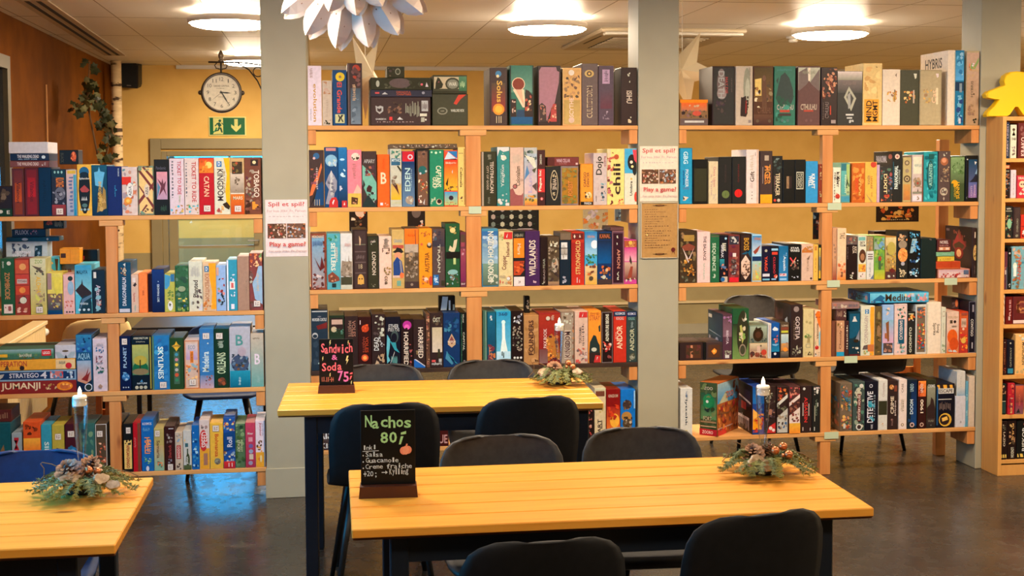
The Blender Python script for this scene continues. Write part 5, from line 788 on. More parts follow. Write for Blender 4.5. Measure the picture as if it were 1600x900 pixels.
3.697 3.7195 1.7394 .1952 -.1683 .14|navy box with white downward lettering|c 235;t CARRY_LINES u 36 6 74 90 cbc;o 56 94 14 edd
3.7238 3.759 1.7394 .1818 -.1728 .14|white box with brown figure and lettering|c ddc;o 50 86 24 543;p 543 24 68 50 84 76 68 70 74 30 74;t FAB h 18 54 86 62 543;m 20 8 80 40 6 988;r 30 10 70 14 654
3.7692 3.8335 1.7394 .1914 -.1725 .14|brown red box with white upright lettering|c 622;t KRAKO u 24 6 60 60 ecc;m 10 60 90 95 8 cba,855
#B2|in the edge bookcase, second compartment
3.697 3.7274 1.5224 .1931 -.167 .14|black box with orange title over crowd|c 211;r 10 84 90 94 d63;t DARK h 16 86 86 93 edb;w h 20 74 80 80 bba;m 8 6 92 70 30 a64,655,c86,58a
3.7322 3.7633 1.5224 .1543 -.167 .14|slim plain white box with faint script|c dcd;w u 40 10 60 90 a9a
3.768 3.8386 1.5224 .1231 -.1718 .14|pinkish red box with pale skull|c c34;t DRAGON h 6 84 94 95 edc;o 40 62 28 eca;o 32 62 7 644;o 50 62 7 644;m 14 6 90 28 8 edc;t 4 h 34 30 56 46 edc
#B3|in the edge bookcase, third compartment
3.697 3.7436 1.3029 .1771 -.1726 .14|black box with glowing fantasy picture|c 222;w h 20 90 80 96 ddd;r 10 84 90 87 998;m 6 4 94 72 30 a85,486,c97,744,6a9;e 54 46 28 16 8b9
3.7473 3.7894 1.3029 .1715 -.1718 .14|black box with white sideways lettering|c 322;r 20 2 96 98 433;t OVERLORD u 46 20 72 64 998;m 30 4 90 16 4 887
3.7938 3.847 1.3029 .1283 -.1688 .14|red box with black speckles|c c32;m 10 6 90 40 14 422,edd;r 0 50 100 54 922
#B4|in the edge bookcase, fourth compartment
3.697 3.7186 1.0248 .2064 -.1717 .14|dull red brown box with tilted title|c 634;m 6 10 94 90 14 844,a66,534;r 20 40 70 52 cbb;r 60 0 98 60 556
3.7201 3.7402 1.0248 .2264 -.1711 .14|thin black box with white marks|c 111;o 50 88 30 bbb;m 20 4 80 16 4 ccc;w u 40 40 60 80 655
3.7437 3.8189 1.0248 .2343 -.1683 .14|sky blue animal box with red lettering|c 7ab;m 4 60 96 98 14 a74,ca9,48a;t ANIMAL u 44 20 74 80 c65;e 24 54 16 9 eed;r 12 30 36 56 eee;m 4 2 60 30 10 b63,864
#B5|in the edge bookcase, fifth compartment
3.697 3.706 .8335 .1668 -.1705 .14|white box with rust diagonal stripes|c edc;p a64 0 96 100 84 100 76 0 88;p a64 0 76 100 64 100 56 0 68;p a64 0 36 100 24 100 16 0 28;p a64 0 16 100 4 100 0 0 8;o 40 48 24 433
3.7136 3.754 .8335 .1506 -.1679 .14|dark red box with pinkish upright lettering|c 611;t RISE u 50 30 78 90 daa;r 40 14 66 28 cbb
3.7558 3.8607 .8335 .1508 -.1688 .14|red brown ornate gear box|c 622;o 50 62 34 a64;o 50 62 24 733;m 20 40 84 90 12 c85,843,521;r 0 2 98 14 ecc
#B6|in the edge bookcase, sixth compartment
3.697 3.7224 .5551 .1961 -.1707 .14|maroon black box with rust lettering|c 311;t HIDDEN u 36 30 66 76 a64;m 20 4 90 20 8 c54,643;o 50 92 12 ccb
3.7247 3.7659 .5551 .191 -.1702 .14|black box with teal lettering|c 112;t GATEWAY u 40 22 66 80 998;r 10 4 90 18 38a;o 46 92 12 ccb
3.7719 3.848 .5551 .2241 -.1726 .14|yellow cream box with brown upright lettering|c eb7;t MUNCHKIN d 50 24 76 80 643;m 20 84 90 98 5 ddc,9ab;m 10 2 90 14 5 9a8,ca7
#B7|in the edge bookcase, seventh compartment
3.697 3.7244 .3358 .1712 -.1679 .14|black green box with white shapes|c 122;m 10 60 90 98 12 eb9,c97,433;r 6 4 94 40 244;r 6 42 94 44 ccb;e 50 80 30 10 322
3.7331 3.7722 .3358 .1738 -.1717 .14|bright red samurai box with cream letters|c b23;m 10 50 90 96 12 c98,d54,422;t RONIN u 34 4 68 36 ec8;m 6 20 94 50 6 834
3.7768 3.8269 .3358 .1621 -.1701 .14|purple to orange sunset box|c 645;g 0 30 98 98 523 d64;g 0 0 98 40 756 934;t NORA u 40 30 62 70 c65;p 222 10 4 40 20 60 4
#B8|in the edge bookcase, lowest compartment
3.697 3.7301 .0872 .2133 -.1729 .14|black box with white serif lettering and striped tape|c 211;t LAZIO d 34 34 72 72 dcb;m 20 76 80 92 8 ba9,665;r 4 4 96 13 ec6;p 222 20 4 34 4 26 13 12 13;p 222 60 4 76 4 68 13 52 13;f 433 3
3.7344 3.7867 .0872 .2176 -.1703 .14|black box with golden letters|c 211;t LONDON d 40 4 76 30 ddc;m 14 34 86 98 16 b86,543,ca7;t RULE d 50 50 70 92 da6
3.7911 3.8567 .0872 .2114 -.1689 .14|black box with white bold lettering and tape|c 111;t RISKOR u 46 20 84 84 ddd;r 4 4 96 13 ec6;p 222 20 4 34 4 26 13 12 13;p 222 60 4 76 4 68 13 52 13;o 70 92 12 c65"""
STICKER = mat('price_sticker_paper', rgb(232, 222, 214), .6)
where = ''; row = ''
for li, line in enumerate(TABLE_OF_GAMES.split('\n')):
    if line[0] == '#': row, where = line[1:].split('|'); continue
    geo, look, ops, *side = line.split('|')
    x0, x1, z0, h, y0, dep = map(float, geo.split()); w = x1-x0
    body = hx(ops.split(';')[0].split()[1])
    b = MB(); b.box(-w/2, w/2, 0, dep, 0, h, body, ch=min(.0018, w*.1))
    fc = Face(b, -w/2+.0014, .0014, w-.0028, h-.0028, -.0001, li)
    st = fc.run(ops)
    if side:                              # the printed left side of the box
        b.T = Matrix(((0, 1, 0, -w/2), (-1, 0, 0, dep), (0, 0, 1, 0), (0, 0, 0, 1)))
        sf = Face(b, .0014, .0014, dep-.0028, h-.0028, -.0001, li+500); sf.fill = True; sf.run(side[0]); b.T = None
    if h < .8*w and h < .12: name, cat = ('flat_game_box', 'game box')
    elif w < .04: name, cat = ('slim_game_box', 'game box')
    else: name, cat = ('board_game_box', 'board game')
    o = b.build(name, CARD, None, loc=((x0+x1)/2, y0, z0+.0004))
    tag(o, look+' '+where, cat, 'board games '+where)
    for (u, v) in st:
        b = MB(); sw, sh = min(.034, w*.5), .032; cx, cz = -w/2+w*u/100, h*v/100; yy = -.00012*(fc.k+3)-.0003
        b.box(cx-sw/2, cx+sw/2, yy, yy+.0002, cz-sh/2, cz+sh/2, rgb(236, 226, 220))
        f2 = Face(b, cx-sw/2, cz-sh/2, sw, sh, yy, li); f2.run('f 988 5;r 24 24 36 76 988;r 50 20 60 50 a87;r 52 60 78 72 988;r 66 28 78 44 988')
        s_ = b.build('price_sticker', CARD, o); s_['label'] = 'white price sticker'

# ------------------------------------------------------------------ ceiling lamps and fittings
def glow(name, k): return mat('%s_%d' % (name, round(k)), (1, .9, .75), .5, emit=LAMP_COL, estr=k)
lamp_say = {(-.51, 1.47): 'round glowing ceiling lamp by the left pillar, nearer one', (-.52, 4.53): 'round glowing ceiling lamp farthest back beside the clock',
            (1.49, 1.60): 'round glowing ceiling lamp over the middle shelves', (3.47, 1.74): 'round glowing ceiling lamp over the right shelves'}
for (x, y) in LAMPS:
    t = empty('ceiling_lamp', (x, y, CEIL), 0, lamp_say.get((x, y), 'round ceiling lamp of the same model, out of the picture'), 'ceiling lamp', 'round ceiling lamps')
    b = MB(); b.lathe([(.255, -.078), (.262, -.07), (.262, -.046), (.255, -.04), (.225, -.04)], n=40, cap=False); b.lathe([(.255, -.078), (.246, -.078), (.246, -.07)], n=40, cap=False); b.lathe([(.15, -.04), (.15, 0)], n=24); b.build('housing', WHITE, t, True)
    k = lamp_power(x, y)
    b = MB(); b.lathe([(0, -.108), (.12, -.105), (.20, -.100), (.236, -.09), (.245, -.075)], n=40, cap=False); b.build('diffuser', glow('lamp_diffuser', k), t)
    b = MB(); b.lathe([(.16, -.0385), (.224, -.0385)], n=40, cap=False); b.build('uplight_ring', glow('lamp_uplight', k*.28), t)
# air conditioning cassette
AC = mat('air_conditioner_white', rgb(205, 190, 165), .5)
t = empty('ceiling_air_conditioner', (2.5, 2.85, CEIL), 0, 'flat white air conditioner cassette in the ceiling behind the poster pillar', 'air conditioner')
b = MB(); b.box(-.53, .53, -.68, .82, -.03, 0, ch=.01); b.build('panel', AC, t)
b = MB(); b.box(-.5, .5, -.695, -.60, -.05, -.0305, ch=.006); b.build('front_flap', WHITE, t)
DARKG = mat('dark_slots', rgb(70, 58, 48), .7)
for yy in (-.4, -.15): b = MB(); b.box(-.47, -.455, yy, yy+.4, -.0312, -.0303); b.build('slot', DARKG, t)
b = MB(); b.box(-.36, .38, -.3, .6, -.0312, -.0303); g = b.build('grille', DARKG, t)
b = MB(); [b.box(-.35, .37, -.28+.09*i, -.25+.09*i, -.036, -.0314) for i in range(10)]; b.build('grille_slats', AC, g)
# slot vent, detectors
t = empty('ceiling_slot_vent', (-1.64, 2.9, CEIL), 0, 'long double slot air vent in the ceiling along the left wall', 'air vent')
t.rotation_euler = (0, 0, .026)
b = MB(); b.box(-.09, .09, -1.9, 1.9, -.008, 0, ch=.002); b.build('vent_frame', mat('vent_white', rgb(190, 172, 148), .6), t)
for xx in (-.045, .02): b = MB(); b.box(xx, xx+.028, -1.86, 1.86, -.0095, -.0083); b.build('slot', mat('black_slots', rgb(30, 22, 16), .8), t)
for (x, y, l) in ((3.56, 2.68, 'small white smoke detector under the right ceiling lamp'), (-.42, 2.35, 'small white smoke detector between the two left ceiling lamps')):
    t = empty('smoke_detector', (x, y, CEIL), 0, l, 'smoke detector')
    b = MB(); b.lathe([(.055, 0), (.055, -.015), (.05, -.02)], n=20); b.build('base', WHITE, t, True)
    b = MB(); b.lathe([(.036, -.021), (.034, -.04), (.02, -.046), (0, -.046)], n=20); b.build('sensor_head', WHITE, t, True)

# ------------------------------------------------------------------ tables
def table(name, x, y, L, Wd, rz, label, planks, inset=.13):
    t = empty(name, (x, y, 0), rz, label, 'table'); b = MB(); n = planks; w = Wd/n
    for i in range(n):
        b.box(-L/2, L/2, -Wd/2+i*w+.0017, -Wd/2+(i+1)*w-.0017, .714, .74, ch=.003)
    b.build('tabletop', TABLE, t)
    b = MB(); b.box(-L/2+.003, L/2-.003, -Wd/2+.01, Wd/2-.01, .708, .7138); b.build('backing_board', mat('dark_backing_board', rgb(120, 66, 22), .7), t)
    ax, bx, ay = L/2-.13, L/2-inset, Wd/2-.07
    b = MB(); b.box(-ax, bx, -ay-.02, -ay+.005, .63, .7075); b.box(-ax, bx, ay-.005, ay+.02, .63, .7075); b.box(-ax-.02, -ax+.005, -ay, ay, .64, .7075); b.box(bx-.005, bx+.02, -ay, ay, .64, .7075); b.build('apron', STEEL, t)
    for sx in (-1, 1):
        for sy in (-1, 1):
            b = MB(); q = bx if sx > 0 else -ax; b.box(q-.026, q+.026, sy*ay-.026, sy*ay+.026, 0.006, .707, ch=.004); lg = b.build('leg', STEEL, t)
            b = MB(); b.box(q-.022, q+.022, sy*ay-.022, sy*ay+.022, 0, .006); b.build('foot_cap', BLACK, lg)
    return t
table('cafe_table', .823, -2.965, 1.475, .70, -.012, 'slatted pine table in front with the green nachos menu board', 6)
table('cafe_table', .509, -1.225, 1.325, .655, -.046, 'smaller pine table behind with the pink sandwich menu board', 6, .08)
table('cafe_table', -1.205, -2.965, 1.36, .745, -.01, 'pine table at the lower left with a candle wreath', 6)

# ------------------------------------------------------------------ chairs
PROF = [(-.195, .440, .150, 0), (-.186, .452, .185, 0), (-.15, .456, .208, .004), (-.08, .448, .216, .008), (.02, .443, .218, .012), (.10, .448, .216, .018),
        (.155, .47, .214, .03), (.19, .51, .213, .035), (.208, .56, .214, .04), (.222, .62, .216, .042), (.234, .68, .214, .042), (.243, .73, .207, .04), (.249, .765, .190, .036), (.252, .785, .165, .03), (.253, .797, .125, .022), (.254, .800, .08, .012)]
def chair_shell(th=.011):
    nu = 16; vs = []; rows = len(PROF)
    for (y, z, hw, curl) in PROF:
        back = min(max((y-.1)/.1, 0), 1)
        for j in range(nu+1):
            u = -1+2*j/nu; q = abs(u)**2.4
            vs.append(Vector((hw*u, y-curl*back*q, z+curl*(1-back)*q)))
    N = []
    for i in range(rows):
        for j in range(nu+1):
            a = vs[min(i+1, rows-1)*(nu+1)+j]-vs[max(i-1, 0)*(nu+1)+j]; c = vs[i*(nu+1)+min(j+1, nu)]-vs[i*(nu+1)+max(j-1, 0)]
            N.append(c.cross(a).normalized())
    n = len(vs); V = [v+th/2*m for v, m in zip(vs, N)]+[v-th/2*m for v, m in zip(vs, N)]; F = []
    for i in range(rows-1):
        for j in range(nu):
            q = (i*(nu+1)+j, i*(nu+1)+j+1, (i+1)*(nu+1)+j+1, (i+1)*(nu+1)+j); F.append(q); F.append(tuple(k+n for k in q[::-1]))
    rim = [j for j in range(nu+1)]+[i*(nu+1)+nu for i in range(1, rows)]+[(rows-1)*(nu+1)+j for j in range(nu-1, -1, -1)]+[i*(nu+1) for i in range(rows-2, 0, -1)]
    for k in range(len(rim)): a, c = rim[k], rim[(k+1) % len(rim)]; F.append((a, a+n, c+n, c))
    return V, F
SHV, SHF = chair_shell()
LEGM = mat('black_chair_legs', rgb(18, 18, 20), .45)
_ch = {}
def chair(x, y, rz, label, m, group):
    t = empty('cafe_chair', (x, y, 0), rz, label, 'chair', group)
    if 'a' not in _ch:
        b = MB(); b.add(SHV, SHF); s = b.build('seat_shell', m, t, True); _ch['a'] = s
        legs = []
        for sx in (-1, 1):
            for (y0, y1) in ((-.10, -.20), (.10, .20)):
                b = MB(); b.tube([(sx*.12, y0, .435), (sx*.155, (y0+y1)/2, .25), (sx*.195, y1, 0.0)], [.017, .0145, .010], 10); legs.append(b.build('leg', LEGM, t, True))
        b = MB(); b.box(-.13, .13, -.11, .11, .424, .4355, ch=.003); fr = b.build('under_frame', LEGM, t); _ch['b'] = legs+[fr]
    else:
        me = _ch['a'].data.copy(); me.materials.clear(); me.materials.append(m)
        s = bpy.data.objects.new('seat_shell', me); COL.objects.link(s); s.parent = t
        for l in _ch['b']: c = l.copy(); COL.objects.link(c); c.parent = t
    return t
def back_at(x, y, rz): return (x+.25*math.sin(rz), y-.25*math.cos(rz))    # chair whose back top stands at x,y
G1, G2 = 'chairs at the front table', 'chairs at the table behind'
for (x, y, rz, l, m, g) in [
    (1.152, -3.55, PI+.22, 'shade-darkened shell chair at the front table, nearest right, seen from behind', CHAIR_SHADED, G1),
    (.545, -3.70, PI+.05, 'shade-darkened shell chair at the front table, cut off by the bottom edge', CHAIR_SHADED, G1),
    (.605, -2.437, .02, 'grey shell chair beyond the front table, left one, facing out', CHAIR, G1),
    (1.104, -2.391, -.03, 'grey shell chair beyond the front table, right one, facing out', CHAIR, G1),
    (.252, -1.79, PI+.03, 'shade-darkened shell chair behind the nachos menu board', CHAIR_SHADED, G2),
    (.828, -1.75, PI+.12, 'shade-darkened shell chair in the middle, tucked under the table behind', CHAIR_SHADED, G2),
    (.272, -.775, -.02, 'grey shell chair beyond the rear table, beside the sandwich board', CHAIR, G2),
    (.797, -.735, .03, 'grey shell chair beyond the rear table, near the wreath', CHAIR, G2),
    (-.915, -2.42, .0, 'navy blue shell chair beyond the lower left table', CHAIRN, 'chairs at the left table'),
    (2.62, .47, PI+.1, 'dark chair behind the right rack, left one', CHAIR_SHADED, 'chairs behind the shelf racks'),
    (3.26, .47, PI-.06, 'dark chair behind the right rack, by the bookcase', CHAIR_SHADED, 'chairs behind the shelf racks'),
    (2.97, 1.95, .1, 'dark chair far behind the right rack, facing out', CHAIR, 'chairs behind the shelf racks'),
    (-.55, .92, .05, 'blue chair behind the left rack', CHAIRN, 'chairs behind the shelf racks'),
    (-1.3, 1.3, PI+.5, 'cream shell chair behind the left rack by the radiator', mat('cream_chair_shell', rgb(226, 196, 140), .5), 'chairs behind the shelf racks')]:
    ox, oy = back_at(x, y, rz); chair(ox, oy, rz, l, m, g)

# ------------------------------------------------------------------ menu boards
MENU = mat('menu_walnut', rgb(72, 32, 18), .45)
SL = rgb(13, 14, 14)
def scrawl(f, text, u0, v0, u1, v1, c, bold=.03, jit=1.5, seed=1):
    R = random.Random(seed); n = len(text); w = (u1-u0)/n
    for i, ch in enumerate(text):
        if ch == ' ': continue
        low = ch in 'acemnorsuvwxz'; tall = v1-v0; du = R.uniform(-.08, .08)*w; dv = R.uniform(-.08, .08)*tall
        k = .66 if low else 1; nar = .45 if ch in 'ilI1.,;:!-' else .88
        if ch in '.,': k = .2
        a = u0+w*i+w*(1-nar)/2+du; z0 = v0+dv-(tall*.22 if ch in 'gpy,;' else 0); z1 = z0+tall*k
        if ch == '-': z0 = v0+tall*.4; z1 = z0+tall*.1; nar = .9
        f.text(ch, 'h', a, z0, a+w*nar, z1, c, bold)
def slanted(f, q, c): f.poly(q, c)
def menu_board(x, y, w, h, rz, label, draw):
    t = empty('menu_board', (x, y, .7402), rz, label, 'menu board')
    b = MB(); hb = .034*w/.165
    b.prism([(-w/2-.003, 0), (w/2+.003, 0), (w/2, hb), (-w/2, hb)], -.03, .03); b.build('wooden_base', MENU, t)
    b = MB(); b.box(-w/2+.003, w/2-.003, -.003, .003, hb, h, SL, ch=.0008)
    f = Face(b, -w/2+.004, hb, w-.008, h-hb-.001, -.0031, 3); draw(f); b.build('chalk_panel', CARD, t)
def bolt(f, u, v, s, c): f.poly([(u, v+s), (u+s*.5, v+s), (u+s*.1, v+s*.15), (u+s*.55, v+s*.2), (u-s*.3, v-s), (u+s*.0, v-s*.1), (u-s*.4, v-s*.1)], c)
def nachos(f):
    gr, wt = rgb(178, 232, 160), rgb(214, 228, 232)
    scrawl(f, 'Nachos', 6, 77, 94, 93, gr, .02, seed=2)
    scrawl(f, '80', 36, 56, 68, 71, gr, .02, seed=3); f.poly([(74, 70), (84, 72), (84, 68), (74, 67)], gr); f.poly([(74, 65), (79, 65), (74, 54), (70, 54)], gr)
    scrawl(f, 'Inkl', 4, 48, 28, 54, wt, .004, seed=4); f.poly([(3, 46), (33, 46.6), (33, 45.8), (3, 45.2)], wt)
    for i, (s, e) in enumerate((('Salsa', 40), ('Guacamole', 70), ('Creme fraiche', 94))):
        v = 38-8.5*i; f.ell(4, v+2, 1.2, 1.0, wt); scrawl(f, s, 8, v+i*.6, e, v+6.5+i*.6, wt, .004, seed=5+i)
    scrawl(f, '+20;', 4, 12, 30, 19, wt, .004, seed=9); f.poly([(38, 16.5), (46, 16.5), (46, 17.5), (38, 17.5)], wt); f.poly([(45, 14.5), (49, 17), (45, 19.5)], wt)
    scrawl(f, 'Kylling', 52, 14, 88, 22, wt, .004, seed=11)
    pk = rgb(246, 152, 118); f.ell(79, 46, 7, 5.5, pk); f.ell(87, 47, 7, 5.5, pk); f.ell(83, 46.5, 6, 6, rgb(250, 168, 132)); f.poly([(82, 51), (85, 51), (87, 55), (84, 55.5)], pk)
def sandwich(f):
    pk = rgb(242, 112, 118); ye = rgb(240, 222, 140); ma = rgb(226, 118, 176)
    scrawl(f, 'Sandwich', 4, 70, 99, 90, pk, .02, seed=2); scrawl(f, '&', 36, 55, 56, 66, ma, .02, seed=3)
    scrawl(f, 'Soda', 7, 32, 66, 50, pk, .02, seed=4); scrawl(f, 'Kl.11-14', 6, 8, 42, 18, rgb(206, 118, 96), .015, seed=5)
    scrawl(f, '75', 52, 8, 88, 30, ma, .02, seed=6); f.poly([(90, 26), (98, 28), (98, 24), (90, 23)], pk); f.poly([(92, 20), (97, 20), (92, 12), (89, 12)], pk)
    bolt(f, 32, 92, 6, ye); bolt(f, 86, 92, 5, ye); bolt(f, 10, 58, 5, ye); bolt(f, 82, 54, 10, ye); bolt(f, 31, 22, 5, ye); bolt(f, 94, 4, 5, ye)
menu_board(.199, -2.955, .167, .256, -.06, 'black menu board lettered Nachos in green on the front table', nachos)
menu_board(.074, -1.145, .152, .232, -.05, 'black menu board lettered Sandwich and Soda in pink', sandwich)

# ------------------------------------------------------------------ candle wreaths
FIR = [mottled('fir_needles', rgb(160, 150, 68), rgb(116, 118, 52), 30, .6), mottled('fir_needles_blue', rgb(134, 136, 82), rgb(98, 108, 64), 30, .6)]
CONE = mottled('pine_cone_brown', rgb(120, 70, 46), rgb(84, 46, 32), 60, .5)
BARK = mottled('birch_bark', rgb(214, 190, 158), rgb(164, 132, 104), 50, .8)
COPPER = mat('copper_bauble', rgb(208, 128, 84), .28, .75)
DARKC = mat('dark_wreath_base', rgb(44, 36, 26), .8)
TWIG = mat('bare_twig', rgb(120, 92, 62), .7)
FLAME = mat('led_flame', (1, .8, .5), .4, emit=(1, .72, .36), estr=12)
WAX = mat('tealight_wax', rgb(244, 236, 222), .5, emit=(1, .75, .45), estr=.25)
def spray(b, R, base, ang, L, lift, wid=.018):
    d = Vector((math.cos(ang), math.sin(ang), 0)); side = Vector((-d.y, d.x, 0)); pts = []
    n = 9; bend = R.uniform(-.35, .35)
    for i in range(n):
        t = i/(n-1); p = Vector(base)+d*L*t+side*bend*L*t*t+Vector((0, 0, lift*math.sin(PI*min(t*1.15, 1))-.0*t))
        p.z = max(p.z, .745); pts.append(p)
    b.tube(pts, [.0016*(1-.6*i/n) for i in range(n)], 5)
    for i in range(n-1):
        for h in (0, .5):
            p = pts[i].lerp(pts[i+1], h); dd = (pts[i+1]-pts[i]).normalized(); l2 = wid*(1.25-.8*(i+h)/n)*R.uniform(.8, 1.2)
            for sg in (-1, 1):
                for sub in range(3):
                    tip = p+dd*l2*(.55+.25*sub)+side*sg*l2*(1-.3*sub)+Vector((0, 0, R.uniform(-.006, .007))); tip.z = max(tip.z, .7415)
                    o = dd*.0019; nrm = Vector((0, 0, .0014)); m = p.lerp(tip, .5)
                    b.add([p-o, p+o, m+o*1.3+nrm, tip, m-o*1.3+nrm], [(0, 1, 2, 3, 4)])
def cone(b, c, r, h, R, tilt=(0, 0)):
    T = Matrix.Translation(c) @ Matrix.Rotation(tilt[0], 4, 'X') @ Matrix.Rotation(tilt[1], 4, 'Y'); b.T = T
    dk, md, lt = rgb(62, 32, 22), rgb(112, 62, 42), rgb(196, 146, 112); b.lathe([(r*.25, 0), (r*.45, h*.2), (r*.42, h*.5), (r*.2, h*.85), (0, h*.95)], n=10, c=dk)
    k = 0
    for i in range(7):
        z = h*(.04+.14*i); rad = r*(.8+.35*math.sin(PI*min(1, .25+i/7.5)))*(1-.5*(i/7)**2); n = max(5, 9-i//2)
        for j in range(n):
            a = 2*PI*(j+.5*(i % 2))/n; ca, sa = math.cos(a), math.sin(a); w = rad*.30; tx = Vector((-sa, ca, 0)); o = Vector((ca, sa, 0))
            p = o*rad*.45+Vector((0, 0, z)); q = o*rad+Vector((0, 0, z+h*.07))
            b.add([p-tx*w*.5, p+tx*w*.5, q+tx*w, q+o*w*.5+Vector((0, 0, h*.05)), q-tx*w, q+Vector((0, 0, -h*.05))], [(0, 1, 2, 3, 4), (4, 3, 5), (3, 2, 5)], (dk, dk, lt, lt, lt, md))
    b.T = None
def wreath(x, y, label, seed, R0, cones, balls, barks, flute, fl_label, tl_label, loops=2, stretch=1.0, th=.245):
    R = random.Random(seed)
    t = empty('candle_wreath', (x, y, 0), 0, label, 'table decoration', 'candle wreaths on the tables')
    b = MB(); b.T = Matrix.Translation((flute[0], flute[1], 0)); b.lathe([(.001, .7405), (.05, .7405), (.055, .75), (.045, .775), (.026, .782), (.025, .765), (.001, .765)], n=20); b.T = None; b.build('dark_base', DARKC, t, True)
    for q in (0, 1):
        b = MB()
        for i in range(22):
            a = 2*PI*(i+q*.5)/22+R.uniform(-.2, .2); L = R0*R.uniform(.72, 1.06)*(1+(stretch-1)*abs(math.cos(a)))
            spray(b, R, (.018*math.cos(a), .018*math.sin(a), .762+.012*q), a, L, R.uniform(.012, .045), R.uniform(.015, .024))
        g = b.build('fir_sprays', FIR[q], t); g['kind'] = 'stuff'
    for (cx, cy, cz, r, h, tx, ty) in cones:
        b = MB(); cone(b, (cx, cy, cz), r, h, R, (tx, ty)); b.build('pine_cone', CARD, t)
    for (cx, cy, cz, r) in balls:
        b = MB(); b.ball((cx, cy, cz), r, 20); o = b.build('bauble', COPPER, t, True)
    for (cx, cy, cz, r, ang) in barks:
        b = MB(); n = 16; b.T = Matrix.Translation((cx, cy, cz)) @ Matrix.Rotation(ang, 4, 'Z') @ Matrix.Rotation(1.05, 4, 'X')
        out = [(r*R.uniform(.75, 1.1)*math.cos(2*PI*k/n), r*.75*R.uniform(.7, 1.1)*math.sin(2*PI*k/n)) for k in range(n)]
        b.add([(u, v, -.004) for u, v in out]+[(u*.92, v*.92, .004+R.uniform(0, .003)) for u, v in out], [tuple(range(n-1, -1, -1)), tuple(range(n, 2*n))]+[(k, (k+1) % n, n+(k+1) % n, n+k) for k in range(n)])
        b.T = None; b.build('bark_slice', BARK, t)
    for k in range(loops):
        b = MB(); a = R.uniform(-.6, .6)+k*PI; pts = [(.05*math.cos(a)+.10*math.cos(a)*s+.02*math.sin(9*s), .05*math.sin(a)+.03*s, .77+.07*math.sin(PI*s)*(1 if k else .6)) for s in [i/8 for i in range(9)]]
        b.tube(pts, .0015, 5); b.build('twig', TWIG, t)
    fx, fy = x+flute[0], y+flute[1]; z0 = .7665; h = th
    f = empty('champagne_flute', (fx, fy, z0), 0, fl_label, 'glass', 'candle flutes')
    b = MB(); rr = .0235
    b.lathe([(.016, 0), (.015, .004), (.0045, .012), (.0042, .03), (.008, .05), (.013, .09), (.018, .15), (rr-.001, h-.03), (rr, h), (rr-.0012, h), (rr-.0022, h-.03), (.0165, .15), (.0115, .09), (.006, .055), (0, .052)], n=28, cap=True)
    b.build('bowl_and_stem', FLUTE, f, True)
    tl = empty('led_tealight', (fx, fy, z0+h-.024), 0, tl_label, 'candle', 'candles in the flutes')
    b = MB(); b.lathe([(.0, 0), (.0195, 0), (.0205, .003), (.0205, .027), (.019, .03), (.016, .028), (0, .027)], n=28); b.build('candle_cup', WAX, tl, True)
    b = MB(); b.lathe([(.004, .0275), (.0062, .036), (.0052, .045), (.002, .054), (0, .058)], n=14); b.build('flame_bulb', FLAME, tl, True)
wreath(1.39, -2.875, 'fir wreath with three copper baubles on the front table', 4, .15,
       [(-.03, .015, .785, .030, .055, .5, -.3), (.01, .03, .785, .026, .05, -.2, .5)],
       [(.018, -.045, .822, .0135), (.047, -.035, .832, .0135), (.055, -.062, .812, .0135), (.036, -.062, .81, .006)],
       [(-.045, -.06, .79, .034, .2), (-.01, -.075, .785, .03, -.1)], (.0, .02), 'clear champagne flute holding a candle on the front table', 'lit white tealight in the flute on the front table')
wreath(1.065, -1.11, 'fir wreath with two copper baubles on the table behind', 9, .115,
       [(-.03, .01, .80, .03, .05, .9, 0)], [(.03, -.02, .838, .0135), (.048, -.03, .822, .0135), (.02, -.03, .822, .007)],
       [(-.075, -.03, .80, .035, .3), (.065, -.045, .80, .025, -.4), (-.02, -.06, .785, .02, 0)], (.0, .03), 'clear champagne flute holding a candle on the table behind', 'lit white tealight in the flute on the table behind', 2, 1.15, .235)
wreath(-.70, -2.80, 'fir wreath with big pine cones and pale bark on the left table', 14, .14,
       [(-.03, -.01, .80, .036, .06, .7, -.2), (.012, .01, .805, .03, .055, .3, .4)], [(.022, -.03, .822, .012), (.045, -.02, .815, .011)],
       [(-.028, -.055, .80, .034, .2), (.062, -.06, .80, .026, .5), (.095, -.07, .785, .022, .1)], (-.012, .045), 'clear champagne flute holding a candle on the left table', 'lit white tealight in the flute on the left table', 2, 1.1, .26)

# ------------------------------------------------------------------ posters and framed notice on the pillars
def thin_print(name, x0, x1, z0, z1, y, base, ops, label, cat, group=None, seed=5):
    b = MB(); b.box(-(x1-x0)/2, (x1-x0)/2, -.0012, 0, 0, z1-z0, hx(base)); f = Face(b, -(x1-x0)/2, 0, x1-x0, z1-z0, -.0013, seed); f.run('c 000;'+ops)
    return tag(b.build(name, CARD, None, loc=((x0+x1)/2, y, z0)), label, cat, group)
POSTER = ('t Spil_et_spil? h 7 86 93 96 c55;t For_kun_30kr._Pr._Person h 4 78 96 82.5 caa;w h 8 69 92 71.5 cbb;r 5 32 49 58 643;r 51 32 95 58 754;'
          'm 5 32 49 58 46 cba,a75,864,432,ecb,b54;m 51 32 95 58 46 c85,965,432,dba,a53,abc;t Play_a_game? h 9 15.5 95 26 c55;t For_only_30kr._Pr._Person h 7 7 97 11.5 caa')
thin_print('poster', -.262, -.049, 1.253, 1.545, -.0005, 'edd', POSTER, 'white Play a game poster on the left pillar', 'poster', 'play a game posters')
thin_print('poster', 1.704, 1.913, 1.519, 1.813, -.0005, 'edc', POSTER, 'white Play a game poster on the middle pillar above the framed notice', 'poster', 'play a game posters', 8)
t = empty('framed_notice', (1.813, -.0005, 1.212), 0, 'brown text notice in a thin pale frame on the middle pillar', 'framed notice')
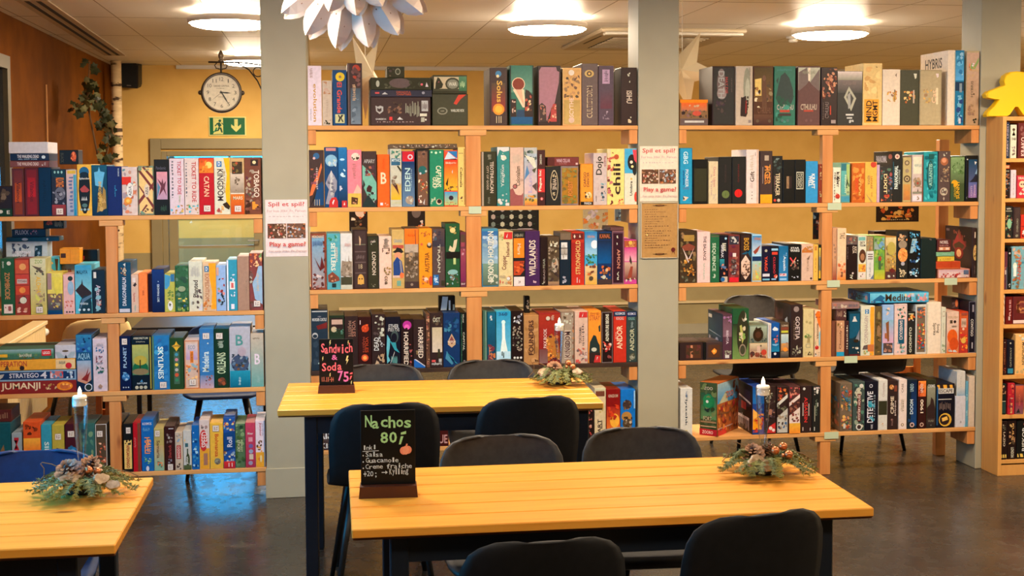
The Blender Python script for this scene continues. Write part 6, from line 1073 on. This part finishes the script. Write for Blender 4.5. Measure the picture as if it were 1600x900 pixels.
frame('frame', -.104, .104, 0, .302, .006, -.008, 0, mat('pale_frame', rgb(190, 176, 150), .4), t)
b = MB(); b.box(-.0975, .0975, -.003, -.0005, .0065, .2955, rgb(184, 140, 84)); f = Face(b, -.0975, .0065, .195, .289, -.0031, 2)
f.run('c 000;'+';'.join('w h 8 %.1f %d %.1f 643' % (88-4.4*i, (48, 66, 40, 72, 58, 60, 44, 80, 30, 84, 60, 82, 44, 84, 40, 78, 58)[i], 89.6-4.4*i) for i in range(17))+';r 30 96 70 96.6 321;e 50 96.3 14 1.6 321;e 50 96.3 10 .9 853;r 30 6 70 6.6 321;e 50 6.3 14 1.6 321;e 50 6.3 10 .9 853;o 88 14 6 622;p 622 84 4 87 12 85 12;p 622 92 4 91 12 88 12;e 14 42 2 1.4 fd8')
b.build('printed_sheet', CARD, t)

# ------------------------------------------------------------------ things on the back wall
def wall_print(x0, y0, x1, y1, base, ops, label, name='poster', seed=4):
    a = at_y(x0, y1, BACKY-.006); c = at_y(x1, y0, BACKY-.006); thin_print(name, a.x, c.x, a.z, c.z, BACKY-.001, base, ops, label, 'poster', 'game posters on the back wall', seed)
wall_print(546, 318, 574, 362, '211', 'r 0 0 100 100 211;m 10 40 90 90 12 c63,edc,421;e 56 70 24 18 ecb;m 30 6 80 40 6 a64,543', 'dark poster with pale rose face on back wall, leftmost')
wall_print(637, 316, 664, 360, '211', 'e 50 64 26 20 766;m 30 4 90 36 9 d74,edd,322;m 20 70 70 98 4 544', 'dark poster with grey smoke on back wall, second from left')
wall_print(763, 318, 842, 372, '111', ';'.join('p %s %d %d %d %d %d %d %d %d %d %d %d %d' % (('ccb', 'cbb', '899', 'ddc', 'bba')[(i+j) % 5], 10+18*i, 92-22*j, 14+18*i, 88-22*j, 14+18*i, 80-22*j, 10+18*i, 76-22*j, 6+18*i, 80-22*j, 6+18*i, 88-22*j) for i in range(5) for j in range(4))+';'+';'.join('w h %d %d %d %d 575' % (16+18*i, 83-22*j, 21+18*i, 85-22*j) for i in range(5) for j in range(4)), 'black poster with rows of pale hexagons on back wall')
wall_print(911, 318, 950, 364, 'cb9', 'm 0 40 60 100 16 dcd,bab,edd;m 0 0 60 50 14 e83,c64,d96;m 50 0 100 70 20 d84,a64,ecb,c95;g 60 80 100 100 dba eca', 'peach and lilac art print on back wall behind middle rack')
wall_print(960, 322, 973, 346, '678', 'f dcb 8;m 15 10 85 90 10 346,acd,543', 'small blue framed print on back wall by the pillar')
wall_print(1369, 320, 1436, 347, '211', 'm 6 10 94 96 30 d83,421,c52,eb6,322;p e94 20 40 36 40 44 30 26 28;p e94 46 38 60 38 62 28 48 26;p c63 66 40 84 38 82 26 70 26;w h 26 10 74 16 cb9', 'dark poster with fiery ships on back wall behind right rack')
a = at_y(1262, 385, .36); c = at_y(1278, 326, .36)
t = tag(thin_print('standing_print', a.x, c.x, .633+.422+.1, c.z, .30, '123', 'm 0 30 100 90 20 369,6ac,246,9cd;m 0 0 100 36 12 733,a54,422;t MATA h 30 88 96 96 ccd;t Fight h 30 28 90 34 ddd', 'x', 'print'), 'tall blue leaflet leaning at the right rack post', 'leaflet', kind=None)
t.location.z = 1.0765+.21; t.location.y = .285
# exit sign
t = empty('exit_sign', (-.835, BACKY, 2.004), 0, 'green and cream exit sign with running figure and arrow', 'exit sign')
b = MB(); b.box(-.174, .174, -.012, 0, 0, .182, ch=.003); b.build('sign_panel', mat('exit_cream', rgb(232, 226, 150), .5), t)
b = MB(); b.box(-.164, .164, -.0135, -.0122, .010, .172, rgb(0, 100, 60)); f = Face(b, -.164, .010, .328, .162, -.0137, 2)
f.run('c 000;p dd8 10 4 38 4 38 98 10 98;p 185 12 18 18 18 22 40 18 44;o 29 82 4 154;p 154 20 68 28 74 34 56 27 42;p 154 20 68 14 52 17 49 22 62;p 154 33 66 38 58 40 60 34 72;p 154 27 44 33 42 37 14 33 12;p 154 25 46 30 42 25 22 15 20 15 26 22 29;p 185 10 10 16 20 10 22;p dd8 70 92 80 92 80 48 89 62 89 44 75 16 61 44 61 62 70 48')
b.build('pictogram', CARD, t)
# speaker
t = empty('wall_speaker', tuple(at_y(205, 136, BACKY-.11)), 0, 'small black loudspeaker high in the back left corner', 'loudspeaker')
t.rotation_euler = (.18, .06, -.12)
b = MB(); b.prism([(-.075, .0), (.075, .0), (.085, .03), (.085, .21), (.05, .24), (-.05, .24), (-.085, .21), (-.085, .03)], -.07, .06); b.build('cabinet', BLACK, t)
b = MB(); b.prism([(-.065, .012), (.065, .012), (.075, .035), (.075, .205), (.045, .228), (-.045, .228), (-.075, .205), (-.075, .035)], -.078, -.0705); b.build('grille', mat('speaker_grille', rgb(24, 24, 25), .9), t)
b = MB(); b.tube([(0, .06, .12), (0, .10, .15)], .012); b.build('bracket', BLACK, t)
b = MB(); b.box(-.02, .02, -.0795, -.0785, .02, .028); b.build('badge', mat('badge_grey', rgb(120, 116, 110), .4), t)
# station clock on iron bracket, fixed to the rear pillar
ck = at_y(346, 145, 3.0)
t = empty('station_clock', (ck.x, 3.0, ck.z), .1, 'round white station clock on a dark iron scroll bracket', 'clock')
b = MB()
b.lathe([(.128, -.05), (.136, -.055), (.146, -.045), (.147, -.02), (.147, .02), (.146, .045), (.136, .055), (.128, .05)], n=44, axis='Y', cap=False); b.lathe([(0.0, .04), (.129, .04)], n=44, axis='Y'); b.lathe([(.0, -.03), (.130, -.03)], n=44, axis='Y')
for sx in (-1, 1): b.ball((sx*.15, 0, 0), .017, 12)
b.build('case', mottled('clock_bronze', rgb(58, 46, 40), rgb(40, 32, 28), 30, .35), t, True)
b = MB(); n = 40; b.add([(.128*math.cos(2*PI*i/n), -.0405, .128*math.sin(2*PI*i/n)) for i in range(n)], [tuple(range(n))], rgb(232, 214, 196))
f = Face(b, -.128, -.128, .256, .256, -.0407, 1)
for h in range(12):
    a = PI/2-2*PI*(h+1)/12; u, v = 50+38*math.cos(a), 50+38*math.sin(a); w = 5.5 if h > 8 else 3.4 if h else 1.3
    f.text(str(h+1), 'h', u-w, v-5.2, u+w, v+5.2, rgb(60, 46, 40), .0)
f.run('c 000;t GRAND_CENTRAL h 28 66 72 71 765;w h 36 60 60 63 876;w h 40 36 58 39 876')
b.build('dial', CARD, t)
b = MB()
def hand(ang, L, w, y):
    d = Vector((math.cos(ang), 0, math.sin(ang))); s = Vector((-d.z, 0, d.x)); o = Vector((0, y, 0))
    b.add([o-d*.014-s*w, o-d*.014+s*w, o+d*L*.55+s*w*1.5, o+d*L, o+d*L*.55-s*w*1.5], [(0, 1, 2, 3, 4)])
hand(PI/2-2*PI*3.1/12, .07, .004, -.0435); hand(PI/2-2*PI*5/12, .098, .0035, -.0445); hand(PI/2-2*PI*7.7/12, .095, .0009, -.046); b.ball((0, -.044, 0), .006, 10)
b.build('hands', mat('clock_hand_black', rgb(30, 26, 26), .5), t)
b = MB(); n = 40
b.add([(.127*math.cos(2*PI*i/n), -.0505, .127*math.sin(2*PI*i/n)) for i in range(n)], [tuple(range(n))]); b.build('glass_cover', PANE, t)
b = MB(); R_ = .147
b.tube([(0, 0, R_-.004), (0, 0, .225)], .007, 8); b.tube([(-.09, 0, .222), (.02, 0, .222), (.15, 0, .222), (.3, 0, .205), (.428, 0, .19)], .006, 8)
b.tube([(0, 0, .17), (-.035, 0, .178), (-.045, 0, .20), (-.03, 0, .217)], .004, 6); b.tube([(0, 0, .17), (.035, 0, .178), (.045, 0, .20), (.03, 0, .217)], .004, 6)
b.tube([(.12, 0, .218), (.2, 0, .17), (.26, 0, .09), (.30, 0, 0), (.33, 0, -.10), (.428, 0, -.16)], .005, 6)
b.tube([(.265+.035*math.cos(q), 0, .155+.035*math.sin(q)) for q in [2*PI*i/16 for i in range(17)]], .004, 6)
b.box(.420, .428, -.02, .02, -.19, .22); b.build('scroll_bracket', IRON, t, False)
b = MB(); b.lathe([(.018, .226), (.021, .234), (.010, .242), (.017, .256), (.020, .27), (.014, .292), (.004, .308), (0, .31)], n=14); b.build('finial', mat('pewter', rgb(120, 106, 92), .4, .7), t, True)

# ------------------------------------------------------------------ birch trunk and ivy in the far left corner
def birch():
    m = mat('birch_trunk_bark', rough=.7); f = noise(m, 3, sc3=(2, 2, 7), detail=5); f2 = noise(m, 26)
    lk(m, ramp(m, f, [(.38, rgb(70, 46, 30)), (.44, rgb(214, 184, 140)), (.7, rgb(236, 210, 168))]), bsdf(m).inputs['Base Color']); return m
a, c = at_y(181, 97, 5.45), at_y(184, 400, 5.45)
t = empty('birch_trunk', (c.x, 5.45, 0), 0, 'slim white birch trunk standing in the far left corner', 'tree trunk')
b = MB(); b.tube([(0, 0, 0), (0, 0, c.z), (a.x-c.x-.004, 0, 1.8), (a.x-c.x, 0, CEIL-.002)], [.056, .054, .050, .046], 18); b.build('trunk', birch(), t, True)
R = random.Random(5); b = MB()
for i in range(9):
    z = .95+.19*i; q = R.uniform(-1.2, .9)-PI/2; b.ball((.05*math.cos(q), .05*math.sin(q), z), .012, 8, sq=(1, .6, 1))
b.build('knots', mat('birch_knots', rgb(70, 40, 24), .8), t)
t = empty('ivy_vine', (-1.72, 3.4, 0), 0, 'dark green ivy hanging beside the birch trunk', 'ivy')
IVY = [mottled('ivy_green', rgb(70, 78, 44), rgb(44, 52, 32), 20, .5), mottled('ivy_pale', rgb(150, 150, 104), rgb(110, 116, 76), 20, .5)]
def ivy_leaf(b, p, s, R):
    T = Matrix.Translation(p) @ Matrix.Rotation(R.uniform(-.9, .9), 4, 'Z') @ Matrix.Rotation(R.uniform(-.8, .8), 4, 'X') @ Matrix.Rotation(R.uniform(-1, 1), 4, 'Y'); b.T = T
    o = [(0, -1), (.35, -.62), (.85, -.5), (.6, -.02), (.75, .5), (.3, .42), (0, .62), (-.3, .42), (-.75, .5), (-.6, -.02), (-.85, -.5), (-.35, -.62)]
    V = [(s*u, .12*s*abs(u), s*v) for u, v in o]+[(0, -.06*s, 0)]; n = len(o)
    b.add(V, [(i, (i+1) % n, n) for i in range(n)]); b.T = None
base = Vector((-1.72, 3.4, 0)); greens = (MB(), MB()); stems = MB()
paths = [[(140, 96), (138, 125), (141, 150), (150, 165), (158, 182), (168, 200), (172, 215), (168, 235), (164, 252)], [(142, 140), (132, 158), (122, 165), (112, 172)], [(141, 150), (150, 158), (156, 172)], [(172, 190), (176, 205), (170, 228)]]
for k, ph in enumerate(paths):
    P3_ = [at_y(px, py, 3.4+.05*((i+k) % 3))-base for i, (px, py) in enumerate(ph)]; P3_ = [Vector((max(p.x, -.13), p.y, min(p.z, CEIL-.01))) for p in P3_]
    stems.tube(P3_, .006, 6)
    for i in range(len(P3_)-1):
        for j in range(6 if k == 0 else 5):
            p = P3_[i].lerp(P3_[i+1], j/5)+Vector((R.uniform(-.045, .055), R.uniform(-.05, .05), R.uniform(-.04, .04))); p.z = min(p.z, CEIL-.06); p.x = max(p.x, -.11)
            ivy_leaf(greens[1 if R.random() < (.5 if k in (1, 2) else .15) else 0], p, R.uniform(.032, .052), R)
rod = [at_y(136, 138, 3.5)-base, at_y(140, 180, 3.5)-base, at_y(150, 230, 3.5)-base, at_y(157, 262, 3.5)-base, at_y(165, 330, 3.5)-base]; rod = [Vector((max(p.x, -.12), p.y, p.z)) for p in rod]
stems.tube(rod+[Vector((rod[-1].x+.02, rod[-1].y, 0))], .008, 6)
stems.build('vine_stem', TWIG, t)
for q in (0, 1): o = greens[q].build('leaves', IVY[q], t); o['kind'] = 'stuff'
b = MB(); b.tube([(LEFTX+.012, 2.9, 2.3), (LEFTX+.012, 2.9, 1.0)], .006, 6); tag(b.build('wall_cable', mat('pale_cable', rgb(196, 140, 84), .6)), 'thin pale cable running down the left wall', 'cable')
b = MB(); b.box(.2, RIGHTX, BACKY-.025, BACKY, .31, .335); structure(b.build('trim_8', mat('pale_trunking', rgb(216, 196, 154), .5)))

# ------------------------------------------------------------------ paper stars and the paper bag star lamp
PAPER = mat('white_star_paper', rgb(240, 226, 196), .7); PAPER2 = mat('paper_bag_petals', rgb(236, 218, 208), .7)
def star(x, y, z, rad, rz, tilt, label):
    t = empty('paper_star', (x, y, z), rz, label, 'paper star', 'hanging paper stars'); b = MB(); o = []
    for i in range(10):
        a = tilt+PI/2+2*PI*i/10; r = rad if i % 2 == 0 else rad*.40; o.append((r*math.cos(a), 0, r*math.sin(a)))
    b.add(o+[(0, -rad*.2, 0), (0, rad*.2, 0)], [(i, (i+1) % 10, 10) for i in range(10)]+[((i+1) % 10, i, 11) for i in range(10)]); b.build('folded_star', PAPER, t)
    b = MB(); b.tube([(0, 0, rad*.3), (0, 0, CEIL-z-.001)], .0022, 6); b.build('cord', WHITE, t)
s1 = at_y(571, 117, .47); s2 = at_y(1066, 110, .47)
star(s1.x, .47, s1.z, .245, 1.02, .61, 'cream folded paper star hanging behind the left of the middle rack')
star(s2.x, .47, s2.z, .235, -.35, -.45, 'cream folded paper star half hidden by the middle pillar')
lz = at_y(547, -66, -1.5)
t = empty('paper_bag_star_lamp', (lz.x, -1.5, lz.z), -.1, 'large white many petalled paper star hanging at the top edge', 'paper star lamp')
def petal(a, L, r0, w, yo, tw, R):
    b = MB(); d = Vector((math.cos(a), 0, math.sin(a))); s = Vector((-d.z, 0, d.x)); Y = Vector((0, 1, 0)); prof = [(0, .25), (.3, .7), (.52, .98), (.68, 1), (.82, .8), (.93, .42), (1, .04)]
    L_, C_, R2 = [], [], []
    for (q, ww) in prof:
        c = d*(r0+L*q)+Y*(yo+.02*q); L_.append(c-s*w*ww*.5+Y*.010); R2.append(c+s*w*ww*.5+Y*.010); C_.append(c-Y*.016*ww)
    n = len(prof); V = L_+C_+R2+[c+Y*.034*prof[i][1] for i, c in enumerate(C_)]
    F = []
    for i in range(n-1): F += [(i, i+1, n+i+1, n+i), (n+i, n+i+1, 2*n+i+1, 2*n+i), (i+1, i, 3*n+i, 3*n+i+1), (2*n+i, 2*n+i+1, 3*n+i+1, 3*n+i)]
    b.add(V, F)
    a2 = a+.055; d2 = Vector((math.cos(a2), 0, math.sin(a2))); s2 = Vector((-d2.z, 0, d2.x)); W2 = []          # the bag's back leaf
    for (q, ww) in prof: c = d2*(r0+L*q*1.02)+Y*(yo+.045); W2 += [c-s2*w*ww*.48, c+Y*.012*ww, c+s2*w*ww*.48]
    b.add(W2+[p+Y*.0015 for p in W2], [q for i in range(n-1) for k in (0, 1) for q in ((3*i+k, 3*i+k+1, 3*i+k+4, 3*i+k+3), (3*n+3*i+k+3, 3*n+3*i+k+4, 3*n+3*i+k+1, 3*n+3*i+k))])
    o = b.build('petal', PAPER2, t)
    for (q, e) in ((.5, -.2), (.66, .2)):
        b = MB(); c = d*(r0+L*q)+s*w*e+Y*(yo+.02*q-.016+abs(e)*.055-.0008); b.add([c+d*.0035*math.cos(k)+s*.0035*math.sin(k) for k in [2*PI*j/6 for j in range(6)]], [(0, 1, 2, 3, 4, 5)])
        b.build('punched_hole', mat('hole_brown', rgb(150, 104, 78), .8), o)
for i in range(17): petal(-PI/2+2*PI*(i+.5)/17, .27*random.uniform(.97, 1.02), .09, .098, .035, 0, random)
for i in range(13): petal(-PI/2+2*PI*i/13+.1, .17, .06, .09, -.03, 0, random)
b = MB(); b.ball((0, 0.01, 0), .085, 18); b.build('core', PAPER2, t, True)
b = MB(); b.tube([(0, .02, .08), (0, .02, CEIL-lz.z-.001)], .003, 6) if CEIL-lz.z > .1 else None; b.build('cord', WHITE, t)

# ------------------------------------------------------------------ yellow meeple on the bookcase
YEL = mat('yellow_lacquer', rgb(250, 200, 8), .4)
o = [(0, .247), (.035, .243), (.062, .225), (.072, .195), (.066, .172), (.10, .158), (.15, .14), (.166, .122), (.16, .104), (.125, .096), (.095, .093), (.115, .065), (.15, .03), (.16, .012), (.155, 0), (.052, 0), (.038, .008), (.008, .052)]
o = o+[(-u, v) for u, v in o[::-1]][0:len(o)-1]
b = MB(); n = len(o); c0 = 0.006
def ins(k):                          # outline pulled in a little for a soft edge
    cx, cz = 0, .11; return [(cx+(u-cx)*(1-k), cz+(v-cz)*(1-k*.8)) for u, v in o]
lay = [(ins(.05), -.035), (o, -.027), (o, .027), (ins(.05), .035)]
V = []; F = []
for L_, y in lay: V += [(u, y, max(v, 0)) for u, v in L_]
for l in range(3): F += [(l*n+i, l*n+(i+1) % n, (l+1)*n+(i+1) % n, (l+1)*n+i) for i in range(n)]
F += [tuple(range(n-1, -1, -1)), tuple(3*n+i for i in range(n))]; b.add(V, F)
mp = b.build('meeple_figure', YEL, None, loc=(3.782, -.10, 1.9665)); mp.rotation_euler = (0, 0, -.12); mp.scale = (1.02, 1, 1)
tag(mp, 'big yellow wooden game figure standing on the edge bookcase', 'wooden figure')
b = MB(); b.box(-.05, .05, 0, .05, 0, .10, rgb(60, 34, 34)); Face(b, -.05, 0, .1, .1, -.0002, 3).run('c 000;m 5 5 95 95 14 a65,533,cba')
tag(b.build('small_game_box', CARD, None, loc=(3.97, -.07, 1.9665)), 'small dark box behind the yellow figure at the edge', 'game box')

# ------------------------------------------------------------------ behind the racks
t = empty('radiator', (LEFTX+.03, 1.55, .12), 0, 'cream ribbed radiator on the left wall behind the left rack', 'radiator')
RAD = mat('radiator_cream', rgb(222, 196, 146), .45)
b = MB(); b.box(.02, .045, -.55, .55, .0, .58); b.box(.015, .11, -.56, .56, .565, .59, ch=.003); b.build('body', RAD, t)
b = MB()
for i in range(27): b.box(.046, .10, -.545+.0405*i, -.545+.0405*i+.028, .02, .56, ch=.004)
b.build('ribs', RAD, t)
b = MB(); b.tube([(.07, .56, .5), (.07, .62, .5)], .014, 10); b.tube([(.07, .62, .5), (.07, .68, .5)], .024, 14); b.build('valve_knob', WHITE, t, True)
b = MB()
for yy in (-.45, .45): b.box(0.0, .02, yy-.02, yy+.02, .1, .5)
b.tube([(.07, -.5, .0), (.07, -.5, -.12)], .01, 8); b.build('wall_bracket', RAD, t)
t = empty('dark_side_table', (-.72, 1.75, 0), 0, 'dark side table standing behind the left rack', 'table')
CAB = mat('black_table_paint', rgb(14, 16, 20), .4)
b = MB(); b.box(-.42, .42, -.28, .28, .70, .725, ch=.003); b.build('tabletop', CAB, t)
b = MB(); b.box(-.40, .40, -.26, -.24, .59, .6995); b.box(-.40, .40, .24, .26, .59, .6995); b.box(-.40, -.38, -.2395, .2395, .59, .6995); b.box(.38, .40, -.2395, .2395, .59, .6995); b.build('apron', CAB, t)
for sx in (-.385, .385):
    for sy in (-.245, .245): b = MB(); b.box(sx-.014, sx+.014, sy-.014, sy+.014, 0, .5895); b.build('leg', CAB, t)
t = empty('wooden_easel_stand', (-1.2, .75, 0), 0, 'orange brown wooden stand behind the left rack post', 'stand')
EZ = wood('orange_wood', rgb(206, 120, 48), rgb(180, 98, 36), rgb(120, 60, 20), 'Z', .5)
for (xx, w) in ((-.04, .03), (.01, .03)): b = MB(); b.box(xx, xx+w, -.02, .02, 0, .75, ch=.002); b.build('leg', EZ, t)
for z in (.3, .65): b = MB(); b.box(-.0405, .0405, .0205, .04, z, z+.05); b.build('crossbar', EZ, t)
t = empty('wooden_easel_stand', (3.85, 1.35, 0), 0, 'orange brown wooden stand behind the right rack', 'stand')
for xx in (-.06, .07): b = MB(); b.box(xx, xx+.035, -.02, .02, 0, .62, ch=.002); b.build('leg', EZ, t)
for z in (.3, .5): b = MB(); b.box(-.0605, .1055, .0205, .04, z, z+.06); b.build('crossbar', EZ, t)

# the rotated jungle temple game on the right bay's bottom shelf
w, dep, h = .105, .275, .292; c = at_y(1050+428/6, 650, -.012); zt = .215+.0225
b = MB(); b.box(-w, 0, 0, dep, 0, h, hx('b63'), ch=.0018)
f = Face(b, -w+.001, .001, w-.002, h-.002, -.0001, 77)
f.run('c 453;r 0 0 100 100 453;g 6 30 94 80 696 254;t ZOO h 24 86 74 92 dcb;e 50 62 36 16 285;e 42 62 8 4 eee;p 233 24 50 60 52 50 46;m 4 12 96 98 24 564,785,342;e 50 62 30 10 285;o 44 64 8 eee;p 233 24 48 60 52 50 44;r 0 0 100 12 b23;t ZOORO h 16 3 78 9 edd;r 6 24 96 27 a86;r 6 16 96 18 ca8;t FORT h 22 28 70 36 cb9')
b.T = Matrix(((0, -1, 0, 0), (1, 0, 0, 0), (0, 0, 1, 0), (0, 0, 0, 1)))
Face(b, .001, .001, dep-.002, h-.002, -.0001, 78).run('c b63;g 0 60 100 98 39d acd;p cca 6 60 40 80 50 60;m 0 4 98 60 50 c63,a33,e94,854,d84,732;t ZOO h 36 68 70 80 c63;p 853 0 44 50 40 98 56 98 54 50 37 0 41;m 70 60 98 98 12 854,743;r 0 0 40 12 c33;r 0 12 70 14 dbb')
b.T = None
o = b.build('board_game_box', CARD, None, loc=(c.x, -.006, zt)); o.rotation_euler = (0, 0, -.74)
tag(o, "turned jungle temple box with bird and rope bridge on the right bay's bottom shelf", 'board game', "board games on the right bay's bottom shelf")
